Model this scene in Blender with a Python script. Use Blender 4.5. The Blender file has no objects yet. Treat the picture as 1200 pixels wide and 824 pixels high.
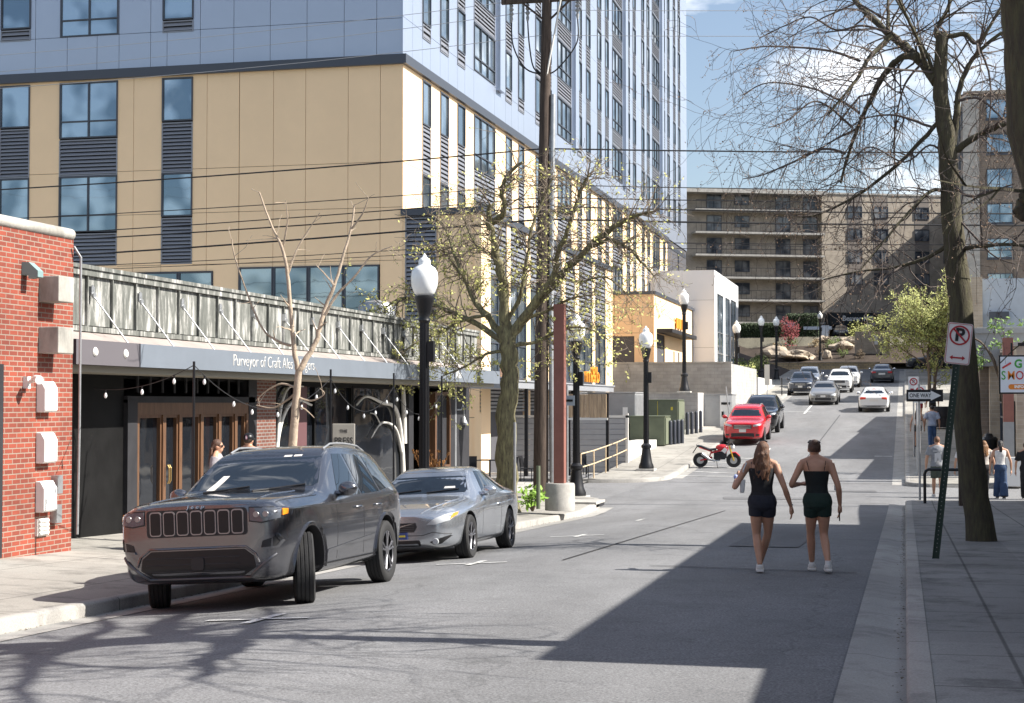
import bpy, bmesh, math, random
from mathutils import Vector, Matrix, noise
from mathutils.bvhtree import BVHTree
random.seed(7)
SC = bpy.context.scene
COL = SC.collection
PI = math.pi

# ---------------------------------------------------------------- helpers
class MB:
    """collects faces and links them as ONE mesh object"""
    def __init__(s, m=None):
        s.V = []; s.F = []; s.M = []; s.m = m; s.mi = 0
    def v(s, p):
        p = Vector(p)
        if s.m is not None: p = s.m @ p
        s.V.append(p); return len(s.V) - 1
    def f(s, idx, mi=None):
        s.F.append(tuple(idx)); s.M.append(s.mi if mi is None else mi)
    def poly(s, pts, mi=None):
        s.f([s.v(p) for p in pts], mi)
    def box(s, x0, x1, y0, y1, z0, z1, mi=None):
        i = [s.v((x, y, z)) for z in (z0, z1) for x, y in ((x0, y0), (x1, y0), (x1, y1), (x0, y1))]
        for q in ((3, 2, 1, 0), (4, 5, 6, 7), (0, 1, 5, 4), (1, 2, 6, 5), (2, 3, 7, 6), (3, 0, 4, 7)):
            s.f([i[k] for k in q], mi)
    def prism(s, pts, d, mi=None):
        """pts: planar polygon of 3d points, d: extrusion vector"""
        d = Vector(d); a = [s.v(p) for p in pts]; b = [s.v(Vector(p) + d) for p in pts]
        n = len(pts); s.f(a[::-1], mi); s.f(b, mi)
        for k in range(n): s.f((a[k], a[(k+1) % n], b[(k+1) % n], b[k]), mi)
    def tube(s, P, R, n=8, mi=None, cap=True, flat=1.0):
        P = [Vector(p) for p in P]
        if not hasattr(R, '__len__'): R = [R] * len(P)
        T0 = (P[1] - P[0]).normalized()
        u = T0.orthogonal().normalized(); rings = []
        for k, p in enumerate(P):
            t = (P[min(k+1, len(P)-1)] - P[max(k-1, 0)])
            t = t.normalized() if t.length > 1e-9 else T0
            u = (u - t * u.dot(t))
            u = u.normalized() if u.length > 1e-6 else t.orthogonal().normalized()
            w = t.cross(u)
            rings.append([s.v(p + (u * math.cos(2*PI*j/n) + w * math.sin(2*PI*j/n) * flat) * R[k]) for j in range(n)])
        for a, b in zip(rings, rings[1:]):
            for j in range(n): s.f((a[j], a[(j+1) % n], b[(j+1) % n], b[j]), mi)
        if cap:
            s.f(rings[0][::-1], mi); s.f(rings[-1], mi)
    def lathe(s, prof, n=16, c=(0, 0, 0), axis='z', mi=None, sx=1, sy=1, cap=True):
        rings = []
        for r, h in prof:
            ring = []
            for j in range(n):
                a = 2*PI*j/n; x, y = r*math.cos(a)*sx, r*math.sin(a)*sy
                p = (x, y, h) if axis == 'z' else ((h, x, y) if axis == 'x' else (y, h, x))
                ring.append(s.v((p[0]+c[0], p[1]+c[1], p[2]+c[2])))
            rings.append(ring)
        for a, b in zip(rings, rings[1:]):
            for j in range(n): s.f((a[j], a[(j+1) % n], b[(j+1) % n], b[j]), mi)
        if cap: s.f(rings[0][::-1], mi); s.f(rings[-1], mi)
    def ball(s, c, r, n=10, mi=None):
        rx, ry, rz = r if hasattr(r, '__len__') else (r, r, r)
        k = n // 2 + 1
        prof = [(math.sin(PI*i/k) , -math.cos(PI*i/k)) for i in range(k+1)]
        prof[0] = (.02, prof[0][1]); prof[-1] = (.02, prof[-1][1])
        rings = []
        for q, h in prof:
            rings.append([s.v((c[0]+rx*q*math.cos(2*PI*j/n), c[1]+ry*q*math.sin(2*PI*j/n), c[2]+rz*h)) for j in range(n)])
        for a, b in zip(rings, rings[1:]):
            for j in range(n): s.f((a[j], a[(j+1) % n], b[(j+1) % n], b[j]), mi)
        s.f(rings[0][::-1], mi); s.f(rings[-1], mi)
    def grid(s, rows, mi=None):
        I = [[s.v(p) for p in r] for r in rows]
        for a, b in zip(I, I[1:]):
            for j in range(len(a)-1): s.f((a[j], a[j+1], b[j+1], b[j]), mi)
    def build(s, name, mats, parent=None, bevel=0, smooth=None, recalc=True, loc=None, sub=0):
        me = bpy.data.meshes.new(name)
        bm = bmesh.new()
        vs = [bm.verts.new(p) for p in s.V]
        for q, mi in zip(s.F, s.M):
            try:
                fc = bm.faces.new([vs[k] for k in q]); fc.material_index = mi
            except ValueError: pass
        if recalc: bmesh.ops.recalc_face_normals(bm, faces=bm.faces)
        if bevel:
            ed = [e for e in bm.edges if len(e.link_faces) == 2 and e.calc_face_angle(0) > .6]
            bmesh.ops.bevel(bm, geom=ed, offset=bevel, segments=2, profile=.5, affect='EDGES', clamp_overlap=True)
        if smooth is not None:
            a = math.radians(smooth)
            for fc in bm.faces: fc.smooth = True
            for e in bm.edges:
                if len(e.link_faces) != 2 or e.calc_face_angle(0) > a: e.smooth = False
        bm.to_mesh(me); bm.free()
        for m in (mats if isinstance(mats, (list, tuple)) else [mats]): me.materials.append(m)
        o = bpy.data.objects.new(name, me); COL.objects.link(o)
        if parent is not None: o.parent = parent
        if loc is not None: o.location = loc
        return o

def tag(o, label=None, cat=None, group=None, kind=None):
    if label: o['label'] = label
    if cat: o['category'] = cat
    if group: o['group'] = group
    if kind: o['kind'] = kind
    return o
def thing(name, label, cat, loc=(0, 0, 0), rz=0, group=None, rx=0, ry=0, sc=1):
    o = bpy.data.objects.new(name, None); COL.objects.link(o); o.empty_display_size = .2
    o.location = loc; o.rotation_euler = (rx, ry, rz); o.scale = (sc, sc, sc)
    return tag(o, label, cat, group)
def kids(o): return [c for c in bpy.data.objects if c.parent == o]
def copy_tree(o, parent=None):
    c = o.copy(); COL.objects.link(c)
    if parent is not None: c.parent = parent
    for ch in kids(o): copy_tree(ch, c)
    return c
def text_mesh(name, body, size, mat, M, parent=None, depth=.01, sx=1.0, shear=0, bold=0):
    """letters as flat extruded mesh; M maps text x,y,z to the parent's space"""
    cu = bpy.data.curves.new(name, 'FONT'); cu.body = body; cu.size = size; cu.extrude = depth; cu.shear = shear
    cu.align_x = 'CENTER'; cu.align_y = 'CENTER'; cu.resolution_u = 3; cu.offset = bold
    t = bpy.data.objects.new(name+'_tmp', cu); COL.objects.link(t)
    bpy.context.view_layer.update()
    me = bpy.data.meshes.new_from_object(t.evaluated_get(bpy.context.evaluated_depsgraph_get()))
    bpy.data.objects.remove(t); bpy.data.curves.remove(cu)
    me.transform(M @ Matrix.Diagonal((sx, 1, 1, 1))); me.materials.clear(); me.materials.append(mat); me.name = name
    o = bpy.data.objects.new(name, me); COL.objects.link(o)
    if parent is not None: o.parent = parent
    return o
def frame(o, ax, ay, az):
    """matrix with the given axes as columns"""
    return Matrix(((ax[0], ay[0], az[0], o[0]), (ax[1], ay[1], az[1], o[1]), (ax[2], ay[2], az[2], o[2]), (0, 0, 0, 1)))

# ---------------------------------------------------------------- materials
def newmat(name):
    m = bpy.data.materials.new(name); m.use_nodes = True
    nt = m.node_tree; return m, nt, nt.nodes['Principled BSDF']
def mat(name, col, rough=.7, metal=0, var=.0, scale=3.0, bump=0.0, bscale=40, spec=.5, coat=0, detail=5, stretch=(1, 1, 1), col2=None, dirt=0):
    m, nt, b = newmat(name)
    N, L = nt.nodes, nt.links
    b.inputs['Base Color'].default_value = (*col, 1); b.inputs['Roughness'].default_value = rough
    b.inputs['Metallic'].default_value = metal; b.inputs['Specular IOR Level'].default_value = spec
    b.inputs['Coat Weight'].default_value = coat; b.inputs['Coat Roughness'].default_value = .04
    if var or bump or col2:
        tc = N.new('ShaderNodeTexCoord'); mp = N.new('ShaderNodeMapping'); mp.inputs['Scale'].default_value = stretch
        L.new(tc.outputs['Object'], mp.inputs['Vector'])
    if var or col2:
        n = N.new('ShaderNodeTexNoise'); n.inputs['Scale'].default_value = scale; n.inputs['Detail'].default_value = detail
        n.inputs['Roughness'].default_value = .65
        L.new(mp.outputs[0], n.inputs['Vector'])
        r = N.new('ShaderNodeValToRGB'); r.color_ramp.elements[0].position = .32; r.color_ramp.elements[1].position = .68
        c2 = col2 or col
        r.color_ramp.elements[0].color = (*[c * (1 - var) for c in col], 1)
        r.color_ramp.elements[1].color = (*[min(1, c * (1 + var)) for c in c2], 1)
        L.new(n.outputs['Fac'], r.inputs['Fac']); L.new(r.outputs[0], b.inputs['Base Color'])
    if bump:
        n2 = N.new('ShaderNodeTexNoise'); n2.inputs['Scale'].default_value = bscale; n2.inputs['Detail'].default_value = 4
        L.new(mp.outputs[0], n2.inputs['Vector'])
        bp = N.new('ShaderNodeBump'); bp.inputs['Strength'].default_value = bump; bp.inputs['Distance'].default_value = .02
        L.new(n2.outputs['Fac'], bp.inputs['Height']); L.new(bp.outputs[0], b.inputs['Normal'])
    return m
def brickmat(name, c1, c2, mortar, w=.2, h=.0677, ms=.012, plane='yz', bump=.5, rough=.85, bias=0):
    m, nt, b = newmat(name); N, L = nt.nodes, nt.links
    tc = N.new('ShaderNodeTexCoord'); sx = N.new('ShaderNodeSeparateXYZ'); cb = N.new('ShaderNodeCombineXYZ')
    L.new(tc.outputs['Object'], sx.inputs[0])
    ad = N.new('ShaderNodeMath'); ad.operation = 'ADD'; L.new(sx.outputs['X'], ad.inputs[0]); L.new(sx.outputs['Y'], ad.inputs[1])
    if plane == 'xy':
        L.new(sx.outputs['X'], cb.inputs[0]); L.new(sx.outputs['Y'], cb.inputs[1])
    else:
        L.new(ad.outputs[0], cb.inputs[0]); L.new(sx.outputs['Z'], cb.inputs[1])
    t = N.new('ShaderNodeTexBrick'); t.inputs['Scale'].default_value = 1
    t.inputs['Brick Width'].default_value = w; t.inputs['Row Height'].default_value = h; t.inputs['Mortar Size'].default_value = ms
    t.inputs['Mortar Smooth'].default_value = .15; t.inputs['Bias'].default_value = bias
    t.inputs['Color1'].default_value = (*c1, 1); t.inputs['Color2'].default_value = (*c2, 1); t.inputs['Mortar'].default_value = (*mortar, 1)
    L.new(cb.outputs[0], t.inputs['Vector'])
    n = N.new('ShaderNodeTexNoise'); n.inputs['Scale'].default_value = 1.3; n.inputs['Detail'].default_value = 8; L.new(tc.outputs['Object'], n.inputs['Vector'])
    mr = N.new('ShaderNodeMapRange'); mr.inputs[1].default_value = .3; mr.inputs[2].default_value = .7; mr.inputs[3].default_value = .78; mr.inputs[4].default_value = 1.12
    L.new(n.outputs['Fac'], mr.inputs[0])
    mx = N.new('ShaderNodeMix'); mx.data_type = 'RGBA'; mx.blend_type = 'MULTIPLY'; mx.inputs[0].default_value = 1
    L.new(t.outputs['Color'], mx.inputs[6]); L.new(mr.outputs[0], mx.inputs[7]); L.new(mx.outputs[2], b.inputs['Base Color'])
    bp = N.new('ShaderNodeBump'); bp.inputs['Strength'].default_value = bump; bp.inputs['Distance'].default_value = .01; bp.invert = True
    L.new(t.outputs['Fac'], bp.inputs['Height']); L.new(bp.outputs[0], b.inputs['Normal'])
    b.inputs['Roughness'].default_value = rough
    return m
def groundmat(name, c, speck, sscale, patch=.12, rough=.9, joints=None, cracks=0, stain=0):
    """aggregate speckle + large stains (+ scored joints in world metres, + crack lines)"""
    m, nt, b = newmat(name); N, L = nt.nodes, nt.links
    tc = N.new('ShaderNodeTexCoord')
    n1 = N.new('ShaderNodeTexNoise'); n1.inputs['Scale'].default_value = sscale; n1.inputs['Detail'].default_value = 3; n1.inputs['Roughness'].default_value = .8
    n2 = N.new('ShaderNodeTexNoise'); n2.inputs['Scale'].default_value = .35; n2.inputs['Detail'].default_value = 8; n2.inputs['Roughness'].default_value = .6
    mpl = N.new('ShaderNodeMapping'); mpl.inputs['Scale'].default_value = (1.6, .45, 1); L.new(tc.outputs['Object'], mpl.inputs[0])
    L.new(tc.outputs['Object'], n1.inputs['Vector']); L.new(mpl.outputs[0], n2.inputs['Vector'])
    def rng(src, lo, hi, a=.3, z=.7):
        r = N.new('ShaderNodeMapRange'); r.inputs[1].default_value = a; r.inputs[2].default_value = z
        r.inputs[3].default_value = lo; r.inputs[4].default_value = hi; L.new(src, r.inputs[0]); return r.outputs[0]
    def mul(a, bb):
        q = N.new('ShaderNodeMath'); q.operation = 'MULTIPLY'
        L.new(a, q.inputs[0]); L.new(bb, q.inputs[1]); return q.outputs[0]
    val = mul(rng(n1.outputs['Fac'], 1 - speck, 1 + speck), rng(n2.outputs['Fac'], 1 - patch, 1 + patch))
    if stain:
        n3 = N.new('ShaderNodeTexNoise'); n3.inputs['Scale'].default_value = 1.7; n3.inputs['Detail'].default_value = 10; n3.inputs['Roughness'].default_value = .7
        L.new(tc.outputs['Object'], n3.inputs['Vector']); val = mul(val, rng(n3.outputs['Fac'], 1 - stain, 1, .36, .5))
    if cracks:
        vo = N.new('ShaderNodeTexVoronoi'); vo.feature = 'DISTANCE_TO_EDGE'; vo.inputs['Scale'].default_value = .23
        nd = N.new('ShaderNodeTexNoise'); nd.inputs['Scale'].default_value = 1.2; nd.inputs['Detail'].default_value = 6; L.new(tc.outputs['Object'], nd.inputs['Vector'])
        mx = N.new('ShaderNodeMix'); mx.data_type = 'RGBA'; mx.inputs[0].default_value = .42
        L.new(tc.outputs['Object'], mx.inputs[6]); L.new(nd.outputs['Color'], mx.inputs[7]); L.new(mx.outputs[2], vo.inputs['Vector'])
        val = mul(val, rng(vo.outputs['Distance'], 1 - cracks, 1, .0008, .003))
    if joints:
        sx = N.new('ShaderNodeSeparateXYZ'); L.new(tc.outputs['Object'], sx.inputs[0])
        for ax, step, off, wd in joints:
            a = N.new('ShaderNodeMath'); a.operation = 'ADD'; a.inputs[1].default_value = off + 100 * step; L.new(sx.outputs[ax], a.inputs[0])
            mo = N.new('ShaderNodeMath'); mo.operation = 'PINGPONG'; mo.inputs[1].default_value = step / 2; L.new(a.outputs[0], mo.inputs[0])
            val = mul(val, rng(mo.outputs[0], .45, 1, wd * .4, wd))
            # slab to slab tone
            fl = N.new('ShaderNodeMath'); fl.operation = 'DIVIDE'; fl.inputs[1].default_value = step; L.new(a.outputs[0], fl.inputs[0])
            rd = N.new('ShaderNodeMath'); rd.operation = 'ROUND'; L.new(fl.outputs[0], rd.inputs[0])
            wn = N.new('ShaderNodeTexWhiteNoise'); wn.noise_dimensions = '1D'; L.new(rd.outputs[0], wn.inputs['W'])
            val = mul(val, rng(wn.outputs['Value'], .88, 1.08, 0, 1))
    cc = N.new('ShaderNodeVectorMath'); cc.operation = 'SCALE'; cc.inputs[0].default_value = c; L.new(val, cc.inputs['Scale'])
    L.new(cc.outputs[0], b.inputs['Base Color'])
    bp = N.new('ShaderNodeBump'); bp.inputs['Strength'].default_value = .35; bp.inputs['Distance'].default_value = .01
    L.new(n1.outputs['Fac'], bp.inputs['Height']); L.new(bp.outputs[0], b.inputs['Normal'])
    b.inputs['Roughness'].default_value = rough; b.inputs['Specular IOR Level'].default_value = .3
    return m
def glassmat(name, col=(.02, .03, .04), ior=1.9, rough=.02, wav=.0, refl_tint=None):
    m, nt, b = newmat(name); N, L = nt.nodes, nt.links
    b.inputs['Base Color'].default_value = (*col, 1); b.inputs['Roughness'].default_value = rough; b.inputs['IOR'].default_value = ior
    tc = N.new('ShaderNodeTexCoord')
    if wav:
        n = N.new('ShaderNodeTexNoise'); n.inputs['Scale'].default_value = .9; L.new(tc.outputs['Object'], n.inputs['Vector'])
        bp = N.new('ShaderNodeBump'); bp.inputs['Strength'].default_value = wav; bp.inputs['Distance'].default_value = .05
        L.new(n.outputs['Fac'], bp.inputs['Height']); L.new(bp.outputs[0], b.inputs['Normal'])
    if refl_tint:
        # noise mottle in the pane colour stands in for sky and building reflections
        n = N.new('ShaderNodeTexNoise'); n.inputs['Scale'].default_value = .8; n.inputs['Detail'].default_value = 1; L.new(tc.outputs['Object'], n.inputs['Vector'])
        r = N.new('ShaderNodeValToRGB'); r.color_ramp.elements[0].position = .42; r.color_ramp.elements[1].position = .6
        r.color_ramp.elements[0].color = (*col, 1); r.color_ramp.elements[1].color = (*refl_tint, 1)
        L.new(n.outputs['Fac'], r.inputs['Fac']); L.new(r.outputs[0], b.inputs['Base Color'])
    return m

MT = {}
MT['asphalt'] = groundmat('asphalt', (.175, .176, .18), .6, 52, patch=.2, cracks=.2, stain=.14)
MT['asphalt2'] = groundmat('worn_asphalt', (.20, .20, .203), .6, 34, patch=.16, cracks=.2, stain=.12)
MT['gutter'] = groundmat('gutter_concrete', (.33, .32, .30), .22, 60, patch=.18, joints=[('Y', 3.2, .4, .012)], stain=.25)
MT['kerb'] = groundmat('kerb_concrete', (.35, .335, .31), .25, 60, patch=.2, joints=[('Y', 3.2, .4, .014)], stain=.3)
MT['walk'] = groundmat('sidewalk_concrete', (.32, .305, .275), .2, 60, patch=.15, joints=[('Y', 1.55, .2, .014), ('X', 1.7, .4, .014)], stain=.32)
MT['walkdark'] = groundmat('old_sidewalk', (.29, .28, .265), .25, 60, patch=.2, joints=[('Y', 1.55, .7, .02), ('X', 1.45, .75, .02)], stain=.42)
MT['white_paint'] = groundmat('road_paint', (.62, .62, .6), .25, 50, patch=.2, stain=.5)
MT['soil'] = groundmat('mulch', (.06, .045, .035), .6, 25, patch=.3)
MT['gravel'] = groundmat('gravel', (.26, .25, .24), .7, 18, patch=.2)
MT['earth'] = groundmat('earth', (.13, .12, .09), .4, 8, patch=.3)
MT['brick'] = brickmat('red_brick', (.29, .060, .033), (.19, .042, .026), (.28, .215, .17), ms=.008)
MT['brickdark'] = brickmat('dark_red_brick', (.2, .07, .045), (.15, .05, .035), (.25, .22, .2))
MT['taupe'] = brickmat('taupe_brick', (.45, .385, .305), (.38, .325, .26), (.45, .40, .33), w=.42, h=.16, ms=.016, bump=.2)
MT['taupe2'] = brickmat('brown_brick', (.25, .2, .155), (.21, .17, .135), (.26, .22, .19), w=.42, h=.16, ms=.016, bump=.2)
MT['cmu'] = brickmat('grey_block', (.42, .41, .395), (.36, .35, .335), (.33, .325, .31), w=.4, h=.2, ms=.012, bump=.3)
MT['stonewall'] = brickmat('field_stone', (.62, .47, .27), (.42, .33, .22), (.3, .25, .19), w=.5, h=.2, ms=.03, bump=.6)
MT['beige'] = mat('beige_cladding', (.95, .70, .44), .75, var=.03, scale=.6)
MT['tan'] = mat('tan_cladding', (.74, .53, .33), .75, var=.03, scale=.6)
MT['greyclad'] = mat('pale_grey_cladding', (.43, .485, .585), .34, var=.025, scale=.5, metal=.55)
MT['whiteclad'] = mat('white_cladding', (.72, .73, .75), .5, var=.02, scale=.5)
MT['backing'] = mat('joint_shadow_backing', (.08, .08, .09), .9)
MT['darkmetal'] = mat('dark_slate_metal', (.075, .085, .105), .45, metal=.3)
MT['louver'] = mat('louver_metal', (.26, .27, .30), .4, metal=.4)
MT['louverback'] = mat('louver_cavity', (.02, .02, .025), .9)
MT['glass'] = glassmat('window_glass', (.20, .265, .32), 1.6, .03, wav=.12, refl_tint=(.46, .54, .60))
MT['glass'].node_tree.nodes['Principled BSDF'].inputs['Metallic'].default_value = .8
MT['hillglass'] = glassmat('hill_window_glass', (.05, .06, .075), 1.5, .04, wav=.1, refl_tint=(.22, .23, .24))
MT['glassdark'] = glassmat('dark_glass', (.012, .014, .018), 1.6, .03, wav=.15)
MT['black'] = mat('black_metal', (.012, .012, .014), .4, metal=.2)
MT['blackpaint'] = mat('black_paint_timber', (.010, .0098, .010), .65, var=.25, scale=2, spec=.12)
MT['charcoal'] = mat('charcoal_panel', (.034, .034, .038), .65, var=.15, scale=2, spec=.2)
MT['wood'] = mat('stained_wood', (.125, .062, .031), .55, var=.35, scale=4, stretch=(8, 8, .6), bump=.15)
MT['weathered'] = mat('weathered_timber', (.42, .30, .19), .8, var=.35, scale=3, stretch=(7, 7, .5), bump=.2)
MT['galv'] = mat('galvanised_steel', (.42, .43, .44), .45, metal=.7, var=.15, scale=6)
MT['rail'] = mat('rusty_cream_rail', (.55, .42, .27), .6, var=.3, scale=5)
MT['white'] = mat('white_plastic', (.78, .78, .76), .45)
MT['offwhite'] = mat('offwhite', (.68, .66, .62), .6)
MT['concrete'] = mat('raw_concrete', (.40, .385, .355), .85, var=.22, scale=3, bump=.3)
MT['stainedconcrete'] = mat('stained_concrete', (.36, .345, .31), .85, var=.4, scale=2.4, bump=.3, stretch=(1, 1, .4))
MT['greenbox'] = mat('green_enamel', (.12, .14, .09), .55, var=.12, scale=2)
MT['greymetal'] = mat('grey_enamel', (.29, .295, .30), .5, var=.08)
MT['bollard'] = mat('slate_bollard', (.035, .04, .055), .5)
MT['siding'] = mat('grey_siding', (.34, .345, .36), .6, var=.06)
MT['redsteel'] = mat('red_oxide_paint', (.26, .105, .08), .65, var=.14, scale=2, bump=.1)
MT['bark'] = mat('grey_brown_bark', (.12, .09, .065), .95, var=.4, scale=6, bump=.8, bscale=18, stretch=(3, 3, .7))
MT['barkmoss'] = mat('mossy_bark', (.17, .135, .10), .95, var=.6, scale=6, bump=1.0, bscale=14, stretch=(3.5, 3.5, .6), col2=(.19, .175, .09))
MT['barkdark'] = mat('dark_bark', (.085, .068, .052), .95, var=.4, scale=6, bump=.9, bscale=18, stretch=(3, 3, .6), col2=(.07, .065, .035))
MT['barkpale'] = mat('pale_bark', (.42, .335, .25), .85, var=.3, scale=5, bump=.4)
MT['polewood'] = mat('utility_pole_wood', (.075, .054, .042), .9, var=.5, scale=3, bump=.5, stretch=(6, 6, .5))
MT['bud'] = mat('yellow_green_bud', (.50, .49, .16), .7, var=.3, scale=3)
MT['leafy'] = mat('spring_leaf', (.36, .38, .12), .7, var=.35, scale=2)
MT['hedge'] = mat('dark_hedge_leaf', (.03, .05, .018), .8, var=.5, scale=4)
MT['shrub'] = mat('shrub_leaf', (.12, .16, .04), .8, var=.4, scale=3)
MT['drygrass'] = mat('dry_stems', (.30, .22, .12), .9, var=.4, scale=3)
MT['redleaf'] = mat('red_leaf', (.22, .04, .045), .8, var=.4, scale=3)
MT['boulder'] = mat('pale_boulder', (.42, .35, .27), .9, var=.35, scale=2, bump=.6, bscale=5)
MT['orange'] = mat('orange_letter', (.80, .30, .03), .5)
MT['globe'] = mat('milky_globe', (.86, .87, .86), .25, spec=.6)
MT['tyre'] = mat('tyre_rubber', (.022, .022, .023), .8, bump=.2, bscale=60)
MT['rim'] = mat('alloy_rim', (.24, .24, .26), .35, metal=.8)
MT['rimdark'] = mat('dark_alloy', (.12, .12, .13), .35, metal=.8)
MT['chrome'] = mat('chrome', (.7, .7, .72), .15, metal=1)
MT['trim'] = mat('black_trim', (.018, .018, .02), .5)
MT['carglass'] = glassmat('car_glass', (.012, .018, .026), 1.65, .01)
MT['darklens'] = glassmat('dark_lamp_lens', (.10, .11, .13), 1.7, .05)
MT['dullchrome'] = mat('satin_chrome', (.34, .34, .35), .35, .7)
MT['lens'] = glassmat('lamp_lens', (.42, .44, .46), 1.6, .08)
MT['amber'] = mat('amber_lens', (.75, .25, .02), .2)
MT['taillight'] = mat('red_lens', (.45, .015, .015), .2)
MT['lit_tail'] = mat('lit_red_lens', (.6, .04, .01), .3)
MT['wire'] = mat('black_cable', (.015, .015, .017), .6)
MT['wiregrey'] = mat('grey_cable', (.33, .34, .36), .6)
MT['skin'] = mat('skin', (.52, .29, .19), .5, var=.06, scale=8)
MT['skintan'] = mat('tanned_skin', (.46, .25, .16), .5, var=.06, scale=8)
MT['brass'] = mat('brass', (.55, .38, .15), .35, .8)
MT['yellow'] = mat('yellow_plastic', (.6, .5, .05), .5)
CLX, CLY, EXPO = 0.041, 0.01, 1.0
# ---------------------------------------------------------------- terrain profile of the street
_PZ = [(-30, .86), (42, -1.2), (47, -1.27), (54, -1.25), (60, -1.03), (96, .9), (160, 4.68), (168, 4.95), (400, 5.2)]
def _lin(Y):
    for (a, za), (b, zb) in zip(_PZ, _PZ[1:]):
        if Y <= b: return za + (zb - za) * (Y - a) / (b - a)
    return _PZ[-1][1]
def zg(Y): return sum(_lin(Y + k * .8) for k in (-2, -1, 0, 1, 2)) / 5
def crown(X, Y=0):
    k = max(0, min(1, (44 - Y) / 3)); return -.06 * max(0, -X - 5) * k
def zr(X, Y): return zg(Y) + crown(max(X, -8), Y)
def frange(a, b, st):
    n = max(1, int(round((b - a) / st))); return [a + (b - a) * k / n for k in range(n + 1)]
KL, KR = -8.0, 0.0          # kerb faces
def sheet(name, xs, ys, zf, m):
    b = MB(); b.grid([[(x, y, zf(x, y)) for x in xs] for y in ys]); return tag(b.build(name, m, smooth=60), kind='structure')

# wide ground under everything
def zt(x, y):
    z = zg(y) - .7
    if y > 168: z += min(4.5, (y - 168) * .4) - .0
    if y > 300: z += (y - 300) * .03
    return z
tag(sheet('ground', [-420, -200, -90, -60, -40, -25, -14, -8, 0, 6, 15, 30, 60, 120, 300], [-60, -20, 0, 20, 40, 47, 54, 60, 75, 96, 120, 140, 160, 167.5, 172, 180, 200, 300, 420, 700], zt, MT['earth']))
sheet('road', [-8.6, -8, -7, -6, -5, -4, -2, 0, .4], frange(-12, 167, 1.4), zr, MT['asphalt'])
sheet('cross_street', [-70, -40, -20, -8.6], frange(41.5, 59, 1.2), lambda x, y: zr(-8, y) , MT['asphalt2'])
sheet('cross_street', [.4, 8, 20, 60], frange(41.5, 59, 1.2), lambda x, y: zr(0, y), MT['asphalt2'])
sheet('far_road', [-60, -30, -8.6], [159.5, 162, 165, 167], zr, MT['asphalt2'])
sheet('far_road', [.4, 20, 60], [159.5, 162, 165, 167], zr, MT['asphalt2'])

def arc_end(Y, edge, ye, r, sgn):
    """x of the kerb face near a rounded corner ending at ye (approached from smaller or larger Y)"""
    d = abs(Y - ye)
    if d >= r: return edge
    q = r - d; return edge + sgn * (r - math.sqrt(max(0, r * r - q * q)))
def walk(name, edge, outer, y0, y1, zoff0, zoff1, m, r0=0, r1=0, sgn=-1, step=.7, kerb=True, zk=None):
    """pavement with a real kerb: edge = kerb face x, outer = building side x"""
    zk = zk or (lambda y: zr(edge, y))
    ys = sorted(set([round(v, 3) for v in frange(y0, y1, step)] + [round(y0 + r0 * k / 8, 3) for k in range(9)] + [round(y1 - r1 * k / 8, 3) for k in range(9)]))
    def xe(y):
        x = edge
        if r0 and y < y0 + r0: x = arc_end(y, edge, y0, r0, sgn)
        if r1 and y > y1 - r1: x = arc_end(y, edge, y1, r1, sgn)
        return x
    kw = .16 * sgn; b = MB(); rows = []
    for y in ys:
        x0 = xe(y) + kw * 1.02
        rows.append([(x0 + (outer - x0) * t, y, zk(y) + zoff0 + (zoff1 - zoff0) * t - .004) for t in (0, .25, .5, .75, 1)])
    b.grid(rows); o = tag(b.build(name, m), kind='structure')
    if kerb:
        b = MB(); P = [(xe(y), y) for y in ys]
        if r1 or r0: pass
        if r1: P += [(xe(y1) + sgn * t, y1) for t in (1, 2, 4, 6, abs(outer - edge) - r1)]
        if r0: P = [(xe(y0) + sgn * t, y0) for t in (abs(outer - edge) - r0, 6, 4, 2, 1)] + P
        rows = []
        for k, (x, y) in enumerate(P):
            x2, y2 = P[min(k+1, len(P)-1)]; x1, y1_ = P[max(k-1, 0)]
            t = Vector((x2 - x1, y2 - y1_, 0)).normalized(); n = Vector((-t.y, t.x, 0))
            if sgn > 0: n = -n
            z = zk(max(y0, min(y1, y))); q = Vector((x, y, 0)); w = n * .16
            rows.append([q + n * -.0 + Vector((0, 0, z - .25)), q + Vector((0, 0, z + zoff0 - .025)), q + n * .025 + Vector((0, 0, z + zoff0)), q + w + Vector((0, 0, z + zoff0)), q + w + Vector((0, 0, z - .25))])
        b.grid(rows); tag(b.build('kerb', MT['kerb'], smooth=50), kind='structure')
    return o
walk('sidewalk', KL, -12.9, -12, 46.4, .14, .30, MT['walk'], r1=3.4, sgn=-1)
walk('sidewalk', KL, -10.6, 55, 159, .14, .16, MT['walk'], r0=2.2, sgn=-1)
walk('sidewalk', KR, 6.5, -12, 46.0, .14, .18, MT['walkdark'], r1=.8, sgn=1)
walk('sidewalk', KR, 6.5, 54.8, 158.5, .13, .17, MT['walk'], r0=.8, sgn=1)
# concrete gutter strips 5 mm above the asphalt
sheet('gutter', [-.43, -.3, -.12, .0], frange(-12, 45.4, 1.4), lambda x, y: zr(x, y) + .006 - (.03 if x > -.2 else 0) + .03, MT['gutter'])
sheet('gutter', [-.43, .0], frange(55.5, 158, 1.4), lambda x, y: zr(x, y) + .006, MT['gutter'])
sheet('gutter', [-8., -7.6], frange(-12, 43, 1.4), lambda x, y: zr(x, y) + .006, MT['gutter'])
sheet('gutter', [-8., -7.65], frange(57.2, 158, 1.4), lambda x, y: zr(x, y) + .006, MT['gutter'])
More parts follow.
